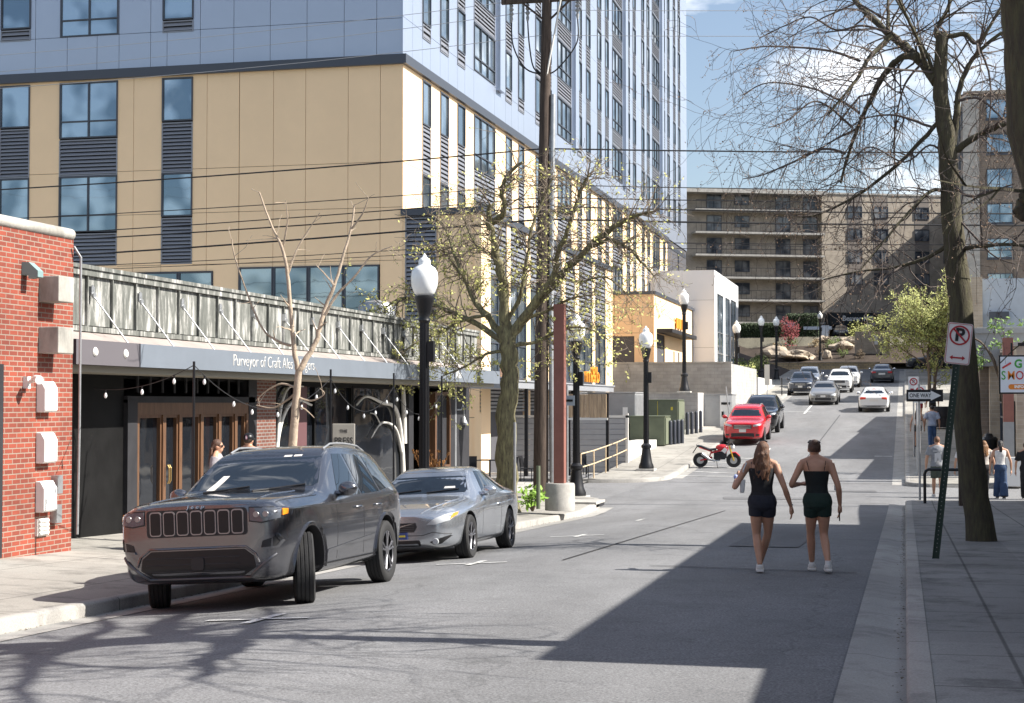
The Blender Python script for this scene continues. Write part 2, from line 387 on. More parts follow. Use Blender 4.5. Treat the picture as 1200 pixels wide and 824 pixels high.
# painted markings
def stripe(pts, w=.1, name='road_marking', m=None):
    b = MB()
    for (x0, y0), (x1, y1) in pts:
        t = Vector((x1 - x0, y1 - y0, 0)); n = Vector((-t.y, t.x, 0)).normalized() * w / 2; k = max(1, int(t.length / .7))
        b.grid([[(x0 + t.x * i / k + sg * n.x, y0 + t.y * i / k + sg * n.y, zr(x0 + t.x * i / k + sg * n.x, y0 + t.y * i / k + sg * n.y) + .012) for sg in (-1, 1)] for i in range(k + 1)])
    return tag(b.build(name, m or MT['white_paint']), kind='structure')
stripe([((-5.75, y), (-5.75, y + .9)) for y in (13.6, 21.2, 28.6, 35.5)] + [((-6.3, y + .4), (-5.3, y + .4)) for y in (13.6, 21.2, 28.6)])
stripe([((-5.7, 58.3), (-5.7, 71)), ((-7.9, 58.3), (-5.7, 58.3)), ((-7.9, 60.3), (-5.7, 59.5)), ((-7.9, 62.4), (-5.7, 61.6)), ((-7.9, 64.5), (-5.7, 63.7)), ((-7.9, 66.6), (-5.7, 65.8))], .13)
stripe([((-5.7, 96), (-5.7, 104)), ((-7.8, 98), (-5.4, 98))], .12)
stripe([((-1.2, 67.5), (-.5, 67.5))], .2)
stripe([((.25, 44.1), (3.2, 44.1))], .001)
seam_shadow_m = groundmat('tar_seam_and_shadow', (.045, .045, .048), .3, 40); patchm = groundmat('repair_patch', (.135, .136, .14), .4, 42, patch=.2)
stripe([((-7.6, 46.6), (-.4, 46.2)), ((-7.9, 55.6), (-.4, 56.0)), ((-3.3, 21.35), (-.6, 20.9))], .05, 'road_seam_and_shadow', seam_shadow_m)  # last stripe is the sign post's cast shadow, painted as a dark line
stripe([((-3.9, 60), (-3.6, 95)), ((-4.6, 22), (-4.4, 41))], .035, 'road_seam_and_shadow', seam_shadow_m)
stripe([((-2.2, 26), (-2.1, 33)), ((-5.2, 48), (-2.8, 48.3))], 1.1, 'road_patch', patchm)
stripe([((-2.9, 52.5), (-.9, 52.7))], .9, 'road_patch', patchm)
# low pad left of the far sidewalk (gravel and restaurant terrace) and the garden slope
sheet('gravel_bed', [-14.5, -12.5, -10.55], frange(63, 84, 1.5), lambda x, y: zg(y) + .11, MT['gravel'])
sheet('terrace_floor', [-40, -24, -15, -10.62], [47.2, 52, 56, 60, 62.3], lambda x, y: -1.16, MT['concrete'])
sheet('plant_bank', [-16.5, -14, -12, -10.6], frange(96, 158, 4), lambda x, y: zg(y) + .1 + max(0, -10.6 - x) * .35, MT['soil'])

rn = random.Random(77); b = MB()
for k in range(520):
    if k % 2: x = -7.98 + abs(rn.gauss(0, .05)); y = rn.uniform(11, 42)
    else: x = -.02 - abs(rn.gauss(0, .035)); y = rn.uniform(9, 45)
    z = zr(x, y) + (.022 if x > -.5 else .012); a = rn.random() * 6.28; l = rn.uniform(.006, .02); c, s_ = math.cos(a) * l, math.sin(a) * l
    b.f([b.v((x + c, y + s_, z)), b.v((x - s_ * .5, y + c * .5, z + .006)), b.v((x - c, y - s_, z)), b.v((x + s_ * .5, y - c * .5, z + .002))])
tag(b.build('gutter_litter', mat('dead_leaf_grit', (.12, .085, .05), .9, var=.5, scale=9), recalc=False), 'dry leaf bits and grit lying along the kerb gutters', 'litter', kind='stuff')
# ---------------------------------------------------------------- facade builder
def fmat(o, a, n): return frame(o, a, n, (0, 0, 1))
def louver(b, a0, a1, z0, z1, mi_slat, mi_back, depth=.07, step=.14, n0=0):
    b.box(a0, a1, n0 - .06, n0 - .03, z0, z1, mi_back)
    fr = .045
    b.box(a0, a0 + fr, n0 - .03, n0 + .03, z0, z1, mi_slat); b.box(a1 - fr, a1, n0 - .03, n0 + .03, z0, z1, mi_slat)
    b.box(a0 + fr, a1 - fr, n0 - .03, n0 + .03, z0, z0 + fr, mi_slat); b.box(a0 + fr, a1 - fr, n0 - .03, n0 + .03, z1 - fr, z1, mi_slat)
    k = max(2, int((z1 - z0 - 2 * fr) / step)); st = (z1 - z0 - 2 * fr) / k
    for i in range(k):
        z = z0 + fr + st * i
        b.prism([(a0 + fr, n0 - .025, z + st * .85), (a0 + fr, n0 - .025, z + st * .7), (a0 + fr, n0 + .022, z + st * .12), (a0 + fr, n0 + .022, z + st * .3)], (a1 - a0 - 2 * fr, 0, 0), mi_slat)
def window(b, a0, a1, z0, z1, cols=1, hbar=0, n0=0, fr=.055, mi_f=0, mi_g=1):
    """frame members proud of the wall and a pane set back"""
    b.box(a0, a1, n0 - .05, n0 - .02, z0, z1, mi_g)
    b.box(a0, a0 + fr, n0 - .02, n0 + .045, z0, z1, mi_f); b.box(a1 - fr, a1, n0 - .02, n0 + .045, z0, z1, mi_f)
    b.box(a0 + fr, a1 - fr, n0 - .02, n0 + .045, z0, z0 + fr, mi_f); b.box(a0 + fr, a1 - fr, n0 - .02, n0 + .045, z1 - fr, z1, mi_f)
    for c in range(1, cols):
        x = a0 + (a1 - a0) * c / cols; b.box(x - fr / 2, x + fr / 2, n0 - .02, n0 + .04, z0 + fr, z1 - fr, mi_f)
    if hbar:
        z = z0 + (z1 - z0) * hbar; b.box(a0 + fr, a1 - fr, n0 - .02, n0 + .036, z - fr / 2, z + fr / 2, mi_f)
def clad(b, a0, a1, z0, z1, asplit, zsplit, holes, th=.05, gap=.018, mi=0, n0=0):
    """cladding boards with open joints, cut round rectangular holes"""
    A = sorted(set([a0, a1] + [a for a in asplit if a0 < a < a1] + [x for h in holes for x in h[:2] if a0 < x < a1]))
    for p, q in zip(A, A[1:]):
        if q - p < .03: continue
        cuts = sorted([(h[2], h[3]) for h in holes if h[0] < (p + q) / 2 < h[1]])
        z = z0; spans = []
        for c0, c1 in cuts:
            if c0 > z: spans.append((z, min(c0, z1)))
            z = max(z, c1)
        if z < z1: spans.append((z, z1))
        for s0, s1 in spans:
            Z = sorted(set([s0, s1] + [v for v in zsplit if s0 + .1 < v < s1 - .1]))
            for u, w in zip(Z, Z[1:]):
                if w - u < .02: continue
                gl = gap / 2 if p in asplit or p in (a0,) else 0; gr = gap / 2 if q in asplit or q in (a1,) else 0
                b.box(p + gl, q - gr, n0 - th, n0, u + (gap / 2 if u in zsplit else 0), w - (gap / 2 if w in zsplit else 0), mi)

# ---------------------------------------------------------------- tall mixed-use building across the side street
TX, TY, TZB, TZT = -18.25, 58.0, 14.3, 41.0
PXE, PZT, PYE = -15.24, 8.8, 85.6            # podium right face, top, far end
tb = thing('apartment_tower', 'tall modern block with grey panels above beige panels, on the corner across the side street', 'building', (TX, TY, -1.2))
def loc(o, p): o.matrix_parent_inverse = Matrix.Translation(-p.location)     # parts below are written in street coordinates
def part(b, name, mats, parent, **k):
    o = b.build(name, mats, parent, **k); o.location = -parent.location; return o
XL = -52.0
core = MB(); core.box(XL, TX - .08, TY + .08, 139.9, -1.3, TZT - .3); core.box(XL, PXE - .1, TY + .08, PYE - .1, -1.35, PZT - .1)
part(core, 'wall_core', MT['backing'], tb)
F = fmat((0, TY, 0), (1, 0, 0), (0, -1, 0))       # front: a = X
R = fmat((TX, 0, 0), (0, 1, 0), (1, 0, 0))        # street side: a = Y
P = fmat((PXE, 0, 0), (0, 1, 0), (1, 0, 0))
wins = []; louv = MB()
def T_win(m, a0, a1, z0, z1, cols, hbar): wins.append((m, a0, a1, z0, z1, cols, hbar))
def T_louv(m, a0, a1, z0, z1, step=.14):
    louv.m = m; louver(louv, a0, a1, z0, z1, 0, 1, step=step); louv.m = None
holesF_low, holesF_up, holesR_low, holesR_up, holesP = [], [], [], [], []
# front elevation: window columns
fcols = [(-35.14, -33.81, 1, 0), (-32.5, -29.98, 2, .3), (-28.09, -26.79, 1, 0), (-40.6, -38.1, 2, .3), (-43.6, -42.3, 1, 0), (-48.5, -46, 2, .3)]
for a0, a1, c, hb in fcols:
    zb = 12.0 if c == 2 else 12.52
    for r in range(2):
        d = -3.73 * r
        T_win(F, a0, a1, zb + d, 14.22 + d, c, hb)
        lo = (10.5 if r == 0 else 6.93); T_louv(F, a0, a1, lo, zb + d - .06)
        holesF_low.append((a0, a1, lo, 14.22 + d))
    for r in range(8):
        zt_ = 18.25 + 3.17 * r; T_win(F, a0, a1, zt_ - (2.2 if c == 2 else 1.75), zt_, c, hb)
        lo = (zt_ - 2.2) if c == 2 else zt_ - 2.25
        if c != 2: T_louv(F, a0, a1, lo, zt_ - 1.8)
        holesF_up.append((a0, a1, lo, zt_))
# ribbon glazing low on the front
for k in range(4): T_win(F, -24.84 + 1.42 * k, -24.84 + 1.42 * (k + 1) - .02, 4.2, 6.74, 1, .3)
holesF_low.append((-24.84, -19.16, 4.2, 6.75))
for k in range(6): T_win(F, -34.6 + 1.45 * k, -34.6 + 1.45 * (k + 1) - .02, 4.2, 6.62, 1, .3)
holesF_low.append((-34.6, -25.9, 4.2, 6.64))
T_louv(F, -18.15, -16.93, 4.6, 8.62, .16); holesF_low.append((-18.15, -16.93, 4.6, 8.64))
jf = [-36.5, -31.2, -29.3, -28.1, -26.2, -24.86, -23.45, -22.14, -20.43, -19.15, -37.9, -39.5, -41.5, -45, -47]
cl = MB(F); clad(cl, XL, TX, 3.0, TZB, jf, [6.9, 8.9, 10.62], holesF_low)
clad(cl, TX + .0, PXE, 3.0, PZT - .2, [-16.9, -16.1], [7.0], holesF_low)
clad(cl, XL, PXE, -1.3, 3.0, [-48, -44, -40, -36, -32, -28, -24, -20], [1.0], [])
part(cl, 'beige_cladding', MT['beige'], tb)
jf2 = [-36.4, -33.6, -32.2, -30.9, -29.95, -28.6, -27.9, -26.5, -25.1, -23.6, -22.1, -20.6, -19.3, -37.8, -39.3, -41, -43, -45, -47, -49.5]
cu = MB(F); clad(cu, XL, TX, TZB + .37, TZT, jf2, [16.05 + 3.17 * k for k in range(9)], holesF_up)
# street side elevation
rc = [(60.5, 61.6, 1), (63.0, 64.2, 1), (65.6, 66.8, 1), (68.3, 72.0, 3), (74.1, 75.3, 1), (76.7, 77.9, 1), (80.5, 81.8, 1), (83.1, 84.3, 1), (85.9, 89.6, 3), (91.4, 92.7, 1), (94.1, 95.4, 1),
      (97.7, 99.0, 1), (100.4, 101.6, 1), (103.0, 106.7, 3), (108.4, 109.8, 1), (111.2, 112.4, 1), (115.0, 116.2, 1), (117.5, 118.7, 1), (120.1, 123.6, 3), (125.5, 126.7, 1), (128.1, 129.3, 1), (131.5, 132.8, 1), (134.4, 135.7, 1)]
for a0, a1, c in rc:
    for r in range(8):
        zt_ = 18.25 + 3.17 * r; zb = zt_ - (2.1 if c == 3 else 1.8)
        T_win(R, a0, a1, zb, zt_, c, .3 if c == 3 else 0)
        lo = zb if (r == 0 and c == 3) else (zb - .62 if r == 0 else zt_ - 3.17 + .04)
        if lo < zb - .1: T_louv(R, a0, a1, lo, zb - .05, .17)
        holesR_up.append((a0, a1, lo, zt_))
    if a1 < 126.8:
        for r in range(2):
            zt_ = 14.2 - 3.73 * r; zb = zt_ - (2.4 if c == 3 else 1.75)
            if a0 < PYE and zb < PZT: zb = PZT + .02
            T_win(R, a0, a1, zb, zt_, c, .28 if c == 3 else 0)
            lo = max(zt_ - 3.7, PZT + .02 if a0 < PYE else 0)
            if lo < zb - .15: T_louv(R, a0, a1, lo, zb - .05, .17)
            holesR_low.append((a0, a1, lo, zt_))
clr = MB(R); ja = sorted([a for a0, a1, c in rc for a in (a0, a1)])
clad(clr, TY, 127.9, 3.5, TZB, ja, [10.6], holesR_low)
part(clr, 'beige_cladding', MT['beige'], tb)
cu.m = R; clad(cu, TY - .05, 139.95, TZB + .37, TZT, ja + [59.2, 138], [16.1 + 3.17 * k for k in range(9)], holesR_up)
for a in (72.25, 89.95, 107.05, 124.0): cu.box(a, a + .95, 0, .22, 16.0, TZT)       # projecting white fins
part(cu, 'grey_cladding', MT['greyclad'], tb)
cu = None
bd = MB(F); bd.box(XL, TX + .16, 0, .16, TZB, TZB + .36); bd.m = R; bd.box(TY, 127.9, 0.0, .16, TZB, TZB + .36)
bd.m = None; bd.box(-19.9, -18.3, 128.0, 139.6, TZB - .3, TZB)                      # soffit of the recessed corner
bd.box(-18.6, -18.25, 134.6, 135.0, 5, TZB - .3); bd.box(-19.5, -18.3, 128, 139.6, 10.3, 10.5)
part(bd, 'belt_course', MT['darkmetal'], tb)
# podium street side: piers, louvre band, tall shop glazing
pr = MB(P); z0p = 2.5
pc = [(57.9, 59.3), (61.9, 62.5), (65.3, 66.0), (68.8, 69.6), (72.4, 73.2), (75.5, 76.4), (79.9, 80.6), (83.6, 85.6)]
for a0, a1 in pc: pr.box(a0, a1, -.2, .06, -1.2, PZT - .25)
part(pr, 'pier', MT['beige'], tb)
for (x, a0), (a1, y) in zip(pc, pc[1:]):
    T_louv(P, a0, a1, 5.6 if a0 > 70 else 6.4, PZT - .28, .2); T_win(P, a0, a1, z0p, 5.55 if a0 > 70 else 6.35, 2, .35)
pd = MB(P); pd.box(57.9, 85.6, -.1, .14, PZT - .25, PZT); pd.m = F; pd.box(-18.3, PXE + .14, -.1, .14, PZT - .24, PZT + .01)
part(pd, 'parapet_cap', MT['darkmetal'], tb)
pg = MB(P); pg.box(PYE - 27.6, PYE, .062, .075, 1.95, 2.5)
rr = MB(P)
for k in range(9): rr.box(57.9 , 85.6, .0, .05, 1.2 + k * .14, 1.29 + k * .14)
part(rr, 'ribbed_band', MT['galv'], tb)
part(louv, 'louver', [MT['louver'], MT['louverback']], tb)
def seen(w):
    m, a0, a1, z0, z1 = w[:5]; c = m @ Vector(((a0 + a1) / 2, 0, (z0 + z1) / 2)); d = c.y
    if (c.z - 1.55) / d > .245: return 1e6 + d        # above the frame
    if c.y <= TY + .01 and c.x < -35.2: return 2e6
    return d
wins.sort(key=seen); rest = MB()
for k, (m, a0, a1, z0, z1, c, hb) in enumerate(wins):
    if k < 98:
        b = MB(m); window(b, a0, a1, z0, z1, c, hb); part(b, 'window', [MT['darkmetal'], MT['glass']], tb)
    else:
        rest.m = m; window(rest, a0, a1, z0, z1, c, hb)
rest.m = None; tag(part(rest, 'upper_windows', [MT['darkmetal'], MT['glass']], tb), kind='stuff')
# roof-top fan on the low wing beside the tower
tk = thing('rooftop_fan', 'pale round roof vent showing above the weathered parapet beside the budding tree', 'roof vent', (-14.6, 44.0, 3.55))
b = MB(); b.lathe([(.3, 0), (.3, .3), (.52, .36), (.55, .72), (.46, .85), (.1, .92)], 20); b.build('housing', MT['galv'], tk, smooth=40)
b = MB(); b.box(-.45, .45, -.45, .45, -.15, .02); b.build('curb', MT['galv'], tk)

# ---------------------------------------------------------------- tan wing, white wing, block wall further up the left side
tn = thing('tan_building', 'small tan and cream building with a dark entrance canopy above the grey block wall', 'building', (-16.4, 100, 1))
b = MB(); b.box(-24, -15.18, 100.08, 119, .5, 8.2); part(b, 'wall_core', MT['backing'], tn)
b = MB(fmat((0, 100, 0), (1, 0, 0), (0, -1, 0))); clad(b, -24, -15.1, .6, 8.3, [-17.6, -16.5], [5.9, 7.5], [(-17.75, -16.35, 3.5, 5.7)])
part(b, 'front_cladding', MT['tan'], tn)
b = MB(fmat((-15.1, 0, 0), (0, 1, 0), (1, 0, 0))); clad(b, 99.95, 119, .6, 8.3, [], [7.1], [(101.1, 104.6, 2, 5.9)]); part(b, 'side_cladding', MT['beige'], tn)
b = MB(); b.box(-24, -15.0, 99.9, 119.0, 8.3, 8.5); b.box(-15.1, -15.02, 118.4, 118.75, .6, 8.3); part(b, 'roof_edge', MT['darkmetal'], tn)
b = MB(); b.box(-16.9, -16.75, 100.2, 100.6, 3.2, 5.7); b.box(-17.7, -17.55, 100.2, 100.6, 3.2, 5.7); part(b, 'entrance_post', MT['darkmetal'], tn)
b = MB(); b.box(-15.1, -14.1, 101.0, 113.3, 5.95, 6.2); part(b, 'canopy', MT['charcoal'], tn, bevel=.02)
b = MB(fmat((-15.1, 0, 0), (0, 1, 0), (1, 0, 0)))
for y in (108.6, 110.9): b.box(y, y + .45, -.03, .02, 2.4, 5.0)
part(b, 'slot_window', MT['darkmetal'], tn)
b = MB(fmat((-15.07, 0, 0), (0, 1, 0), (1, 0, 0)))
for k in range(3): b.box(109.2 + k * 1.3, 110.2 + k * 1.3, .06, .12, 6.6, 7.3)
part(b, 'wall_letters', MT['orange'], tn)
wh = thing('white_building', 'white panelled building with three tall window strips facing the street', 'building', (-14, 119, 1.5))
b = MB(); b.box(-24, -13.58, 119.13, 136.4, 1, 11.2); part(b, 'wall_core', MT['backing'], wh)
Fw = fmat((0, 119.05, 0), (1, 0, 0), (0, -1, 0)); Rw = fmat((-13.5, 0, 0), (0, 1, 0), (1, 0, 0))
hs = [(120.6, 124.6, 1.2, 9.7), (126.2, 129.3, 1.2, 9.75), (130.4, 134.3, 1.2, 9.85)]
b = MB(Fw); clad(b, -24, -13.5, 1.2, 11.3, [-18.3, -15.9], [5.6, 9.1], []); b.m = Rw; clad(b, 119.0, 136.5, 1.2, 11.3, [], [], hs)
part(b, 'cladding', MT['whiteclad'], wh)
for a0, a1, z0, z1 in hs:
    b = MB(Rw); window(b, a0, a1, z0, z1, 2, .66); b.box(a0 + .06, a1 - .06, -.02, .03, 5.2, 5.3, 0); part(b, 'window_strip', [MT['galv'], MT['glass']], wh)
bw = thing('block_wall', 'long grey concrete block wall below the tan building', 'wall', (-13.5, 95, 0))
b = MB(); b.box(-22, -9.82, 95, 95.4, -.5, 3.86); b.box(-10.3, -9.85, 95.4, 112, -.5, 3.84); part(b, 'block_courses', MT['cmu'], bw)
b = MB(); b.box(-22, -9.8, 94.97, 95.43, 3.86, 3.95); part(b, 'coping', MT['concrete'], bw)
bb = thing('white_wall', 'low whitewashed retaining wall at the end of the block wall', 'wall', (-9.7, 113, 0))
b = MB(); b.box(-10.4, -9.75, 112.1, 124, .5, 3.3); b.box(-10.4, -9.75, 124, 132, .5, 2.9); part(b, 'render', MT['offwhite'], bb)

# ---------------------------------------------------------------- brick building and long storefront, near left
bk = thing('brick_building', 'red brick building with concrete coping at the left edge, beside the dark storefront', 'building', (-13, 18, -.4))
b = MB(); b.box(-22, -11.4, -12, 20.76, -1.2, 3.86); b.box(-22, -11.9, 20.76, 20.9, -1.2, 3.6)
part(b, 'wall', MT['brick'], bk)
b = MB(); b.tube([(-11.44, -12, 3.92), (-11.44, 20.74, 3.92)], .085, 12); b.box(-22, -11.44, -12, 20.82, 3.86, 4.0); part(b, 'coping', MT['stainedconcrete'], bk, smooth=40)
for z0, z1 in ((2.92, 3.27), (2.22, 2.58)):
    b = MB(); b.box(-11.44, -11.10, 19.83, 20.24, z0, z1); part(b, 'concrete_block', MT['stainedconcrete'], bk, bevel=.012)
b = MB(); b.box(-11.42, -11.36, 17.15, 18.75, -.45, 1.85); dr = part(b, 'door', mat('grey_door', (.27, .30, .35), .5, var=.06), bk)
b = MB(); b.box(-11.42, -11.33, 18.75, 18.85, -.45, 1.95, 0); b.box(-11.42, -11.33, 17.05, 18.85, 1.95, 2.05, 0); part(b, 'door_frame', MT['charcoal'], bk)
b = MB(); b.box(-11.36, -11.31, 18.5, 18.65, .55, .85); b.tube([(-11.31, 18.57, .7), (-11.25, 18.57, .7), (-11.25, 18.4, .7)], .016, 8); b.build('handle', MT['galv'], dr)
b = MB(); b.box(-11.41, -11.36, 19.78, 20.08, -.25, -.02, 0)
for k in range(4): b.box(-11.36, -11.34, 19.8, 20.06, -.23 + k * .055, -.2 + k * .055, 0)
part(b, 'wall_vent', MT['offwhite'], bk)
b = MB(); b.tube([(-11.36, 20.7, 3.75), (-11.3, 20.79, 3.6), (-11.3, 20.79, 1.2), (-11.32, 20.79, -.3)], .018, 8); b.box(-11.42, -11.3, 20.2, 20.34, .3, .55); b.box(-11.42, -11.3, 20.18, 20.32, -.1, .15)
part(b, 'conduit', MT['galv'], bk)
b = MB(); b.box(-11.42, -11.33, 19.44, 19.52, 1.74, 1.9); b.tube([(-11.34, 19.48, 1.82), (-11.2, 19.42, 1.87)], .03, 8); b.tube([(-11.2, 19.42, 1.87), (-11.1, 19.34, 1.85)], [.05, .06], 10); part(b, 'wall_lamp', MT['white'], bk, smooth=40)
b = MB(); b.box(-11.42, -11.3, 19.38, 19.52, 3.25, 3.42); b.prism([(-11.3, 19.38, 3.42), (-11.16, 19.38, 3.3), (-11.16, 19.38, 3.22), (-11.3, 19.38, 3.2)], (0, .14, 0)); part(b, 'floodlight', mat('verdigris', (.2, .3, .3), .6), bk)
for k, zc in enumerate((1.62, .93, .27)):
    o = thing('utility_cover', ('topmost', 'middle', 'lowest')[k] + ' white utility cover of the column of three on the brick wall', 'cover', (-11.4, 19.95, zc), group='white utility covers on the brick wall')
    b = MB(); b.prism([(0, -.17, -.2), (.11, -.17, -.2), (.14, -.17, -.17), (.14, -.17, .12), (.08, -.17, .22), (0, -.17, .22)], (0, .34, 0)); b.build('box', MT['white'], o, bevel=.012)

st = thing('storefront_building', 'long dark storefront with white lettered awning and weathered metal parapet, left side', 'building', (-13, 33, -.8))
SX = -12.5; EY = 46.1
S = fmat((SX, 0, 0), (0, 1, 0), (1, 0, 0))
b = MB(); b.box(-24, -13.6, 21, EY, -2, 3.45); b.box(-24, SX - .02, 21.0, 24.5, -2, 3.4); b.box(-13.7, SX, 44.7, EY, -2, 3.4); part(b, 'wall_core', MT['blackpaint'], st)
b = MB(); b.box(-13.6, SX - .02, 24.5, EY, 1.95, 3.4); part(b, 'lintel', MT['blackpaint'], st)
# weathered standing seam parapet: separate sheets with ribs
m_, nt_, bs_ = newmat('weathered_metal'); N_, L_ = nt_.nodes, nt_.links
tc_ = N_.new('ShaderNodeTexCoord'); mp_ = N_.new('ShaderNodeMapping'); mp_.inputs['Scale'].default_value = (4, 4, .7); L_.new(tc_.outputs['Object'], mp_.inputs[0])
nn_ = N_.new('ShaderNodeTexNoise'); nn_.inputs['Scale'].default_value = 1.6; nn_.inputs['Detail'].default_value = 10; nn_.inputs['Roughness'].default_value = .72; L_.new(mp_.outputs[0], nn_.inputs[0])
cr_ = N_.new('ShaderNodeValToRGB'); E_ = cr_.color_ramp.elements; E_[0].position = .3; E_[0].color = (.06, .065, .058, 1); E_[1].position = .66; E_[1].color = (.56, .55, .52, 1)
e_ = E_.new(.5); e_.color = (.15, .155, .14, 1); L_.new(nn_.outputs['Fac'], cr_.inputs[0]); L_.new(cr_.outputs[0], bs_.inputs['Base Color']); bs_.inputs['Roughness'].default_value = .75
MT['wmetal'] = m_
Fx = -12.2
b = MB(); b.box(Fx - .3, Fx - .03, 20.95, EY, 2.62, 3.62); part(b, 'parapet_frame', MT['charcoal'], st)
b = MB(); y = 21.0; k = 0
while y < EY - .1:
    b.box(Fx - .03, Fx - .01 , y + .03, y + .78, 2.74, 3.5); b.box(Fx - .03, Fx + .035, y - .015, y + .015, 2.68, 3.56); y += .81
b.box(Fx - .05, Fx + .05, 20.95, EY, 3.5, 3.6); b.box(Fx - .35, Fx + .08, 20.9, EY, 3.6, 3.66); b.box(Fx - .03, Fx + .06, 20.95, EY, 2.64, 2.72)
part(b, 'parapet_cladding', MT['wmetal'], st)
b = MB(); b.prism([(Fx, 20.95, 2.64), (Fx, 20.95, 2.3), (-11.6, 20.95, 2.3), (-11.6, 20.95, 2.42)], (0, 45.8 - 20.95, 0)); part(b, 'awning_top', mat('taupe_flashing', (.33, .285, .26), .7, var=.12), st)
aw = MB(); aw.box(-11.6, -11.45, 22.95, 45.8, 2.1, 2.46); awn = part(aw, 'awning', mat('pale_blue_fascia', (.155, .178, .21), .55, var=.05, scale=1.5), st)
b = MB(); b.box(-11.6, -11.447, 20.95, 22.95, 2.1, 2.46); dk = part(b, 'awning_end', mat('plum_grey_fascia', (.12, .11, .12), .55), st)
b = MB()
for y in (21.5, 22.45): b.lathe([(.06, -.02), (.07, 0), (.05, .02)], 14, (-11.44, y, 2.29), 'x')
b.build('boss', MT['offwhite'], dk)
b = MB(); b.box(-12.48, -11.62, 20.95, 45.78, 2.0, 2.098); part(b, 'awning_soffit', mat('cream_soffit', (.34, .31, .25), .7), st)
for k in range(13):
    y = 22.73 + 1.6 * k
    if y > EY - .4: break
    b = MB(); b.tube([(Fx + .02, y, 3.25), (-11.55, y, 2.46)], .012, 8); b.box(Fx - .02, Fx + .06, y - .05, y + .05, 3.2, 3.34); b.tube([(Fx + .05, y, 3.28), (Fx + .05, y, 3.36)], .02, 6); b.lathe([(.02, 0), (.05, .02), (.05, .05)], 10, (Fx + .04, y, 3.2), 'x')
    part(b, 'stay_rod', MT['galv'], st)
Mt = lambda y, z: Matrix.Translation(-st.location) @ frame((-11.445, y, z), (0, 1, 0), (0, 0, 1), (1, 0, 0))
text_mesh('lettering', 'Purveyor of Craft Ales & Lagers', .30, MT['offwhite'], Mt(28.5, 2.29), st, .004, 1.04, .08, -.006)
text_mesh('lettering', 'Ales', .3, MT['white'], Mt(41.3, 2.29), st, .004, 1.0, .08)
# timber door range
b = MB(S)
for a in frange(24.9, 29.6, .45): b.box(a, a + .05, .0, .03, 1.72, 2.02)
b.box(24.5, 29.9, -.02, .05, 1.55, 1.66); b.box(24.5, 24.85, -.2, .06, -1.1, 1.6); b.box(29.6, 30.0, -.2, .05, -1.1, 2.04)
part(b, 'dark_panelling', MT['charcoal'], st)
b = MB(S)
b.box(24.85, 29.6, -.12, .04, 1.34, 1.55)
for a in (25.9, 26.55, 27.45, 28.25, 29.0): b.box(a - .06, a + .06, -.1, .045, -1.1, 1.34)
for a in (24.85, 29.5): b.box(a, a + .1, -.1, .045, -1.1, 1.34)
part(b, 'door_frame', MT['wood'], st)
for a0, a1 in ((24.95, 25.84), (25.96, 26.49), (26.61, 27.39), (27.51, 28.19), (28.31, 28.94), (29.06, 29.5)):
    b = MB(S); window(b, a0, a1, -.95, 1.34, 1, .25, -.03, .05, 0, 1); part(b, 'glazed_door', [MT['wood'], MT['glassdark']], st)
b = MB(S)
for a in (25.93, 26.0): b.tube([(a, .09, .15), (a, .12, .2), (a, .12, .42), (a, .09, .47)], .012, 8)
part(b, 'handle', MT['brass'], st)
b = MB(S); b.box(30.0, 31.0, -.3, .05, -1.3, 2.04); part(b, 'brick_pillar', MT['brickdark'], st)
# two big windows with a pale painted tree branch border
b = MB(S); window(b, 31.1, 36.0, -.6, 1.95, 2, 0, -.1, .06); part(b, 'shop_window', [MT['blackpaint'], MT['glassdark']], st)
b = MB(S); window(b, 36.05, 40.1, -.6, 1.95, 1, 0, -.1, .06); part(b, 'shop_window', [MT['blackpaint'], MT['glassdark']], st)
b = MB(S); b.box(32.3, 33.0, -.1, -.04, -.6, 1.9); part(b, 'maroon_post', mat('maroon', (.12, .055, .06), .6), st)
b = MB(S); W = MT['offwhite']
def vine(pts, r0, r1, n=7):
    P_ = []; pts = [Vector(p) for p in pts]
    for i in range(len(pts) - 1):
        for t in range(6):
            q = t / 6; p0, p1, p2, p3 = pts[max(i-1, 0)], pts[i], pts[i+1], pts[min(i+2, len(pts)-1)]
            P_.append(.5 * ((2 * p1) + (-p0 + p2) * q + (2*p0 - 5*p1 + 4*p2 - p3) * q*q + (-p0 + 3*p1 - 3*p2 + p3) * q**3))
    P_.append(pts[-1]); return P_, [r0 + (r1 - r0) * i / (len(P_) - 1) for i in range(len(P_))]
for pts, r0, r1 in [([(31.2, -.05, -.7), (31.25, -.05, .4), (31.6, -.05, 1.2), (32.3, -.05, 1.6), (33.3, -.05, 1.5)], .09, .04), ([(31.3, -.05, .3), (31.45, -.05, 1.3), (31.9, -.05, 1.85), (32.8, -.05, 1.9)], .08, .03),
                    ([(40.0, -.05, -.7), (39.8, -.05, .6), (39.3, -.05, 1.4), (38.2, -.05, 1.55), (37.0, -.05, 1.7), (36.3, -.05, 1.5)], .12, .03), ([(39.8, -.05, .3), (39.3, -.05, .9), (38.2, -.05, 1.05), (37.4, -.05, .7)], .08, .02),
                    ([(40.05, -.05, .5), (40.0, -.05, 1.3), (39.9, -.05, 1.95)], .12, .1), ([(38.1, -.05, 1.0), (37.7, -.05, 1.25), (37.3, -.05, 1.3)], .03, .015)]:
    P_, R_ = vine(pts, r0 * .62, r1 * .62); b = MB(S); b.tube(P_, R_, 8); part(b, 'painted_branch', W, st, smooth=60)
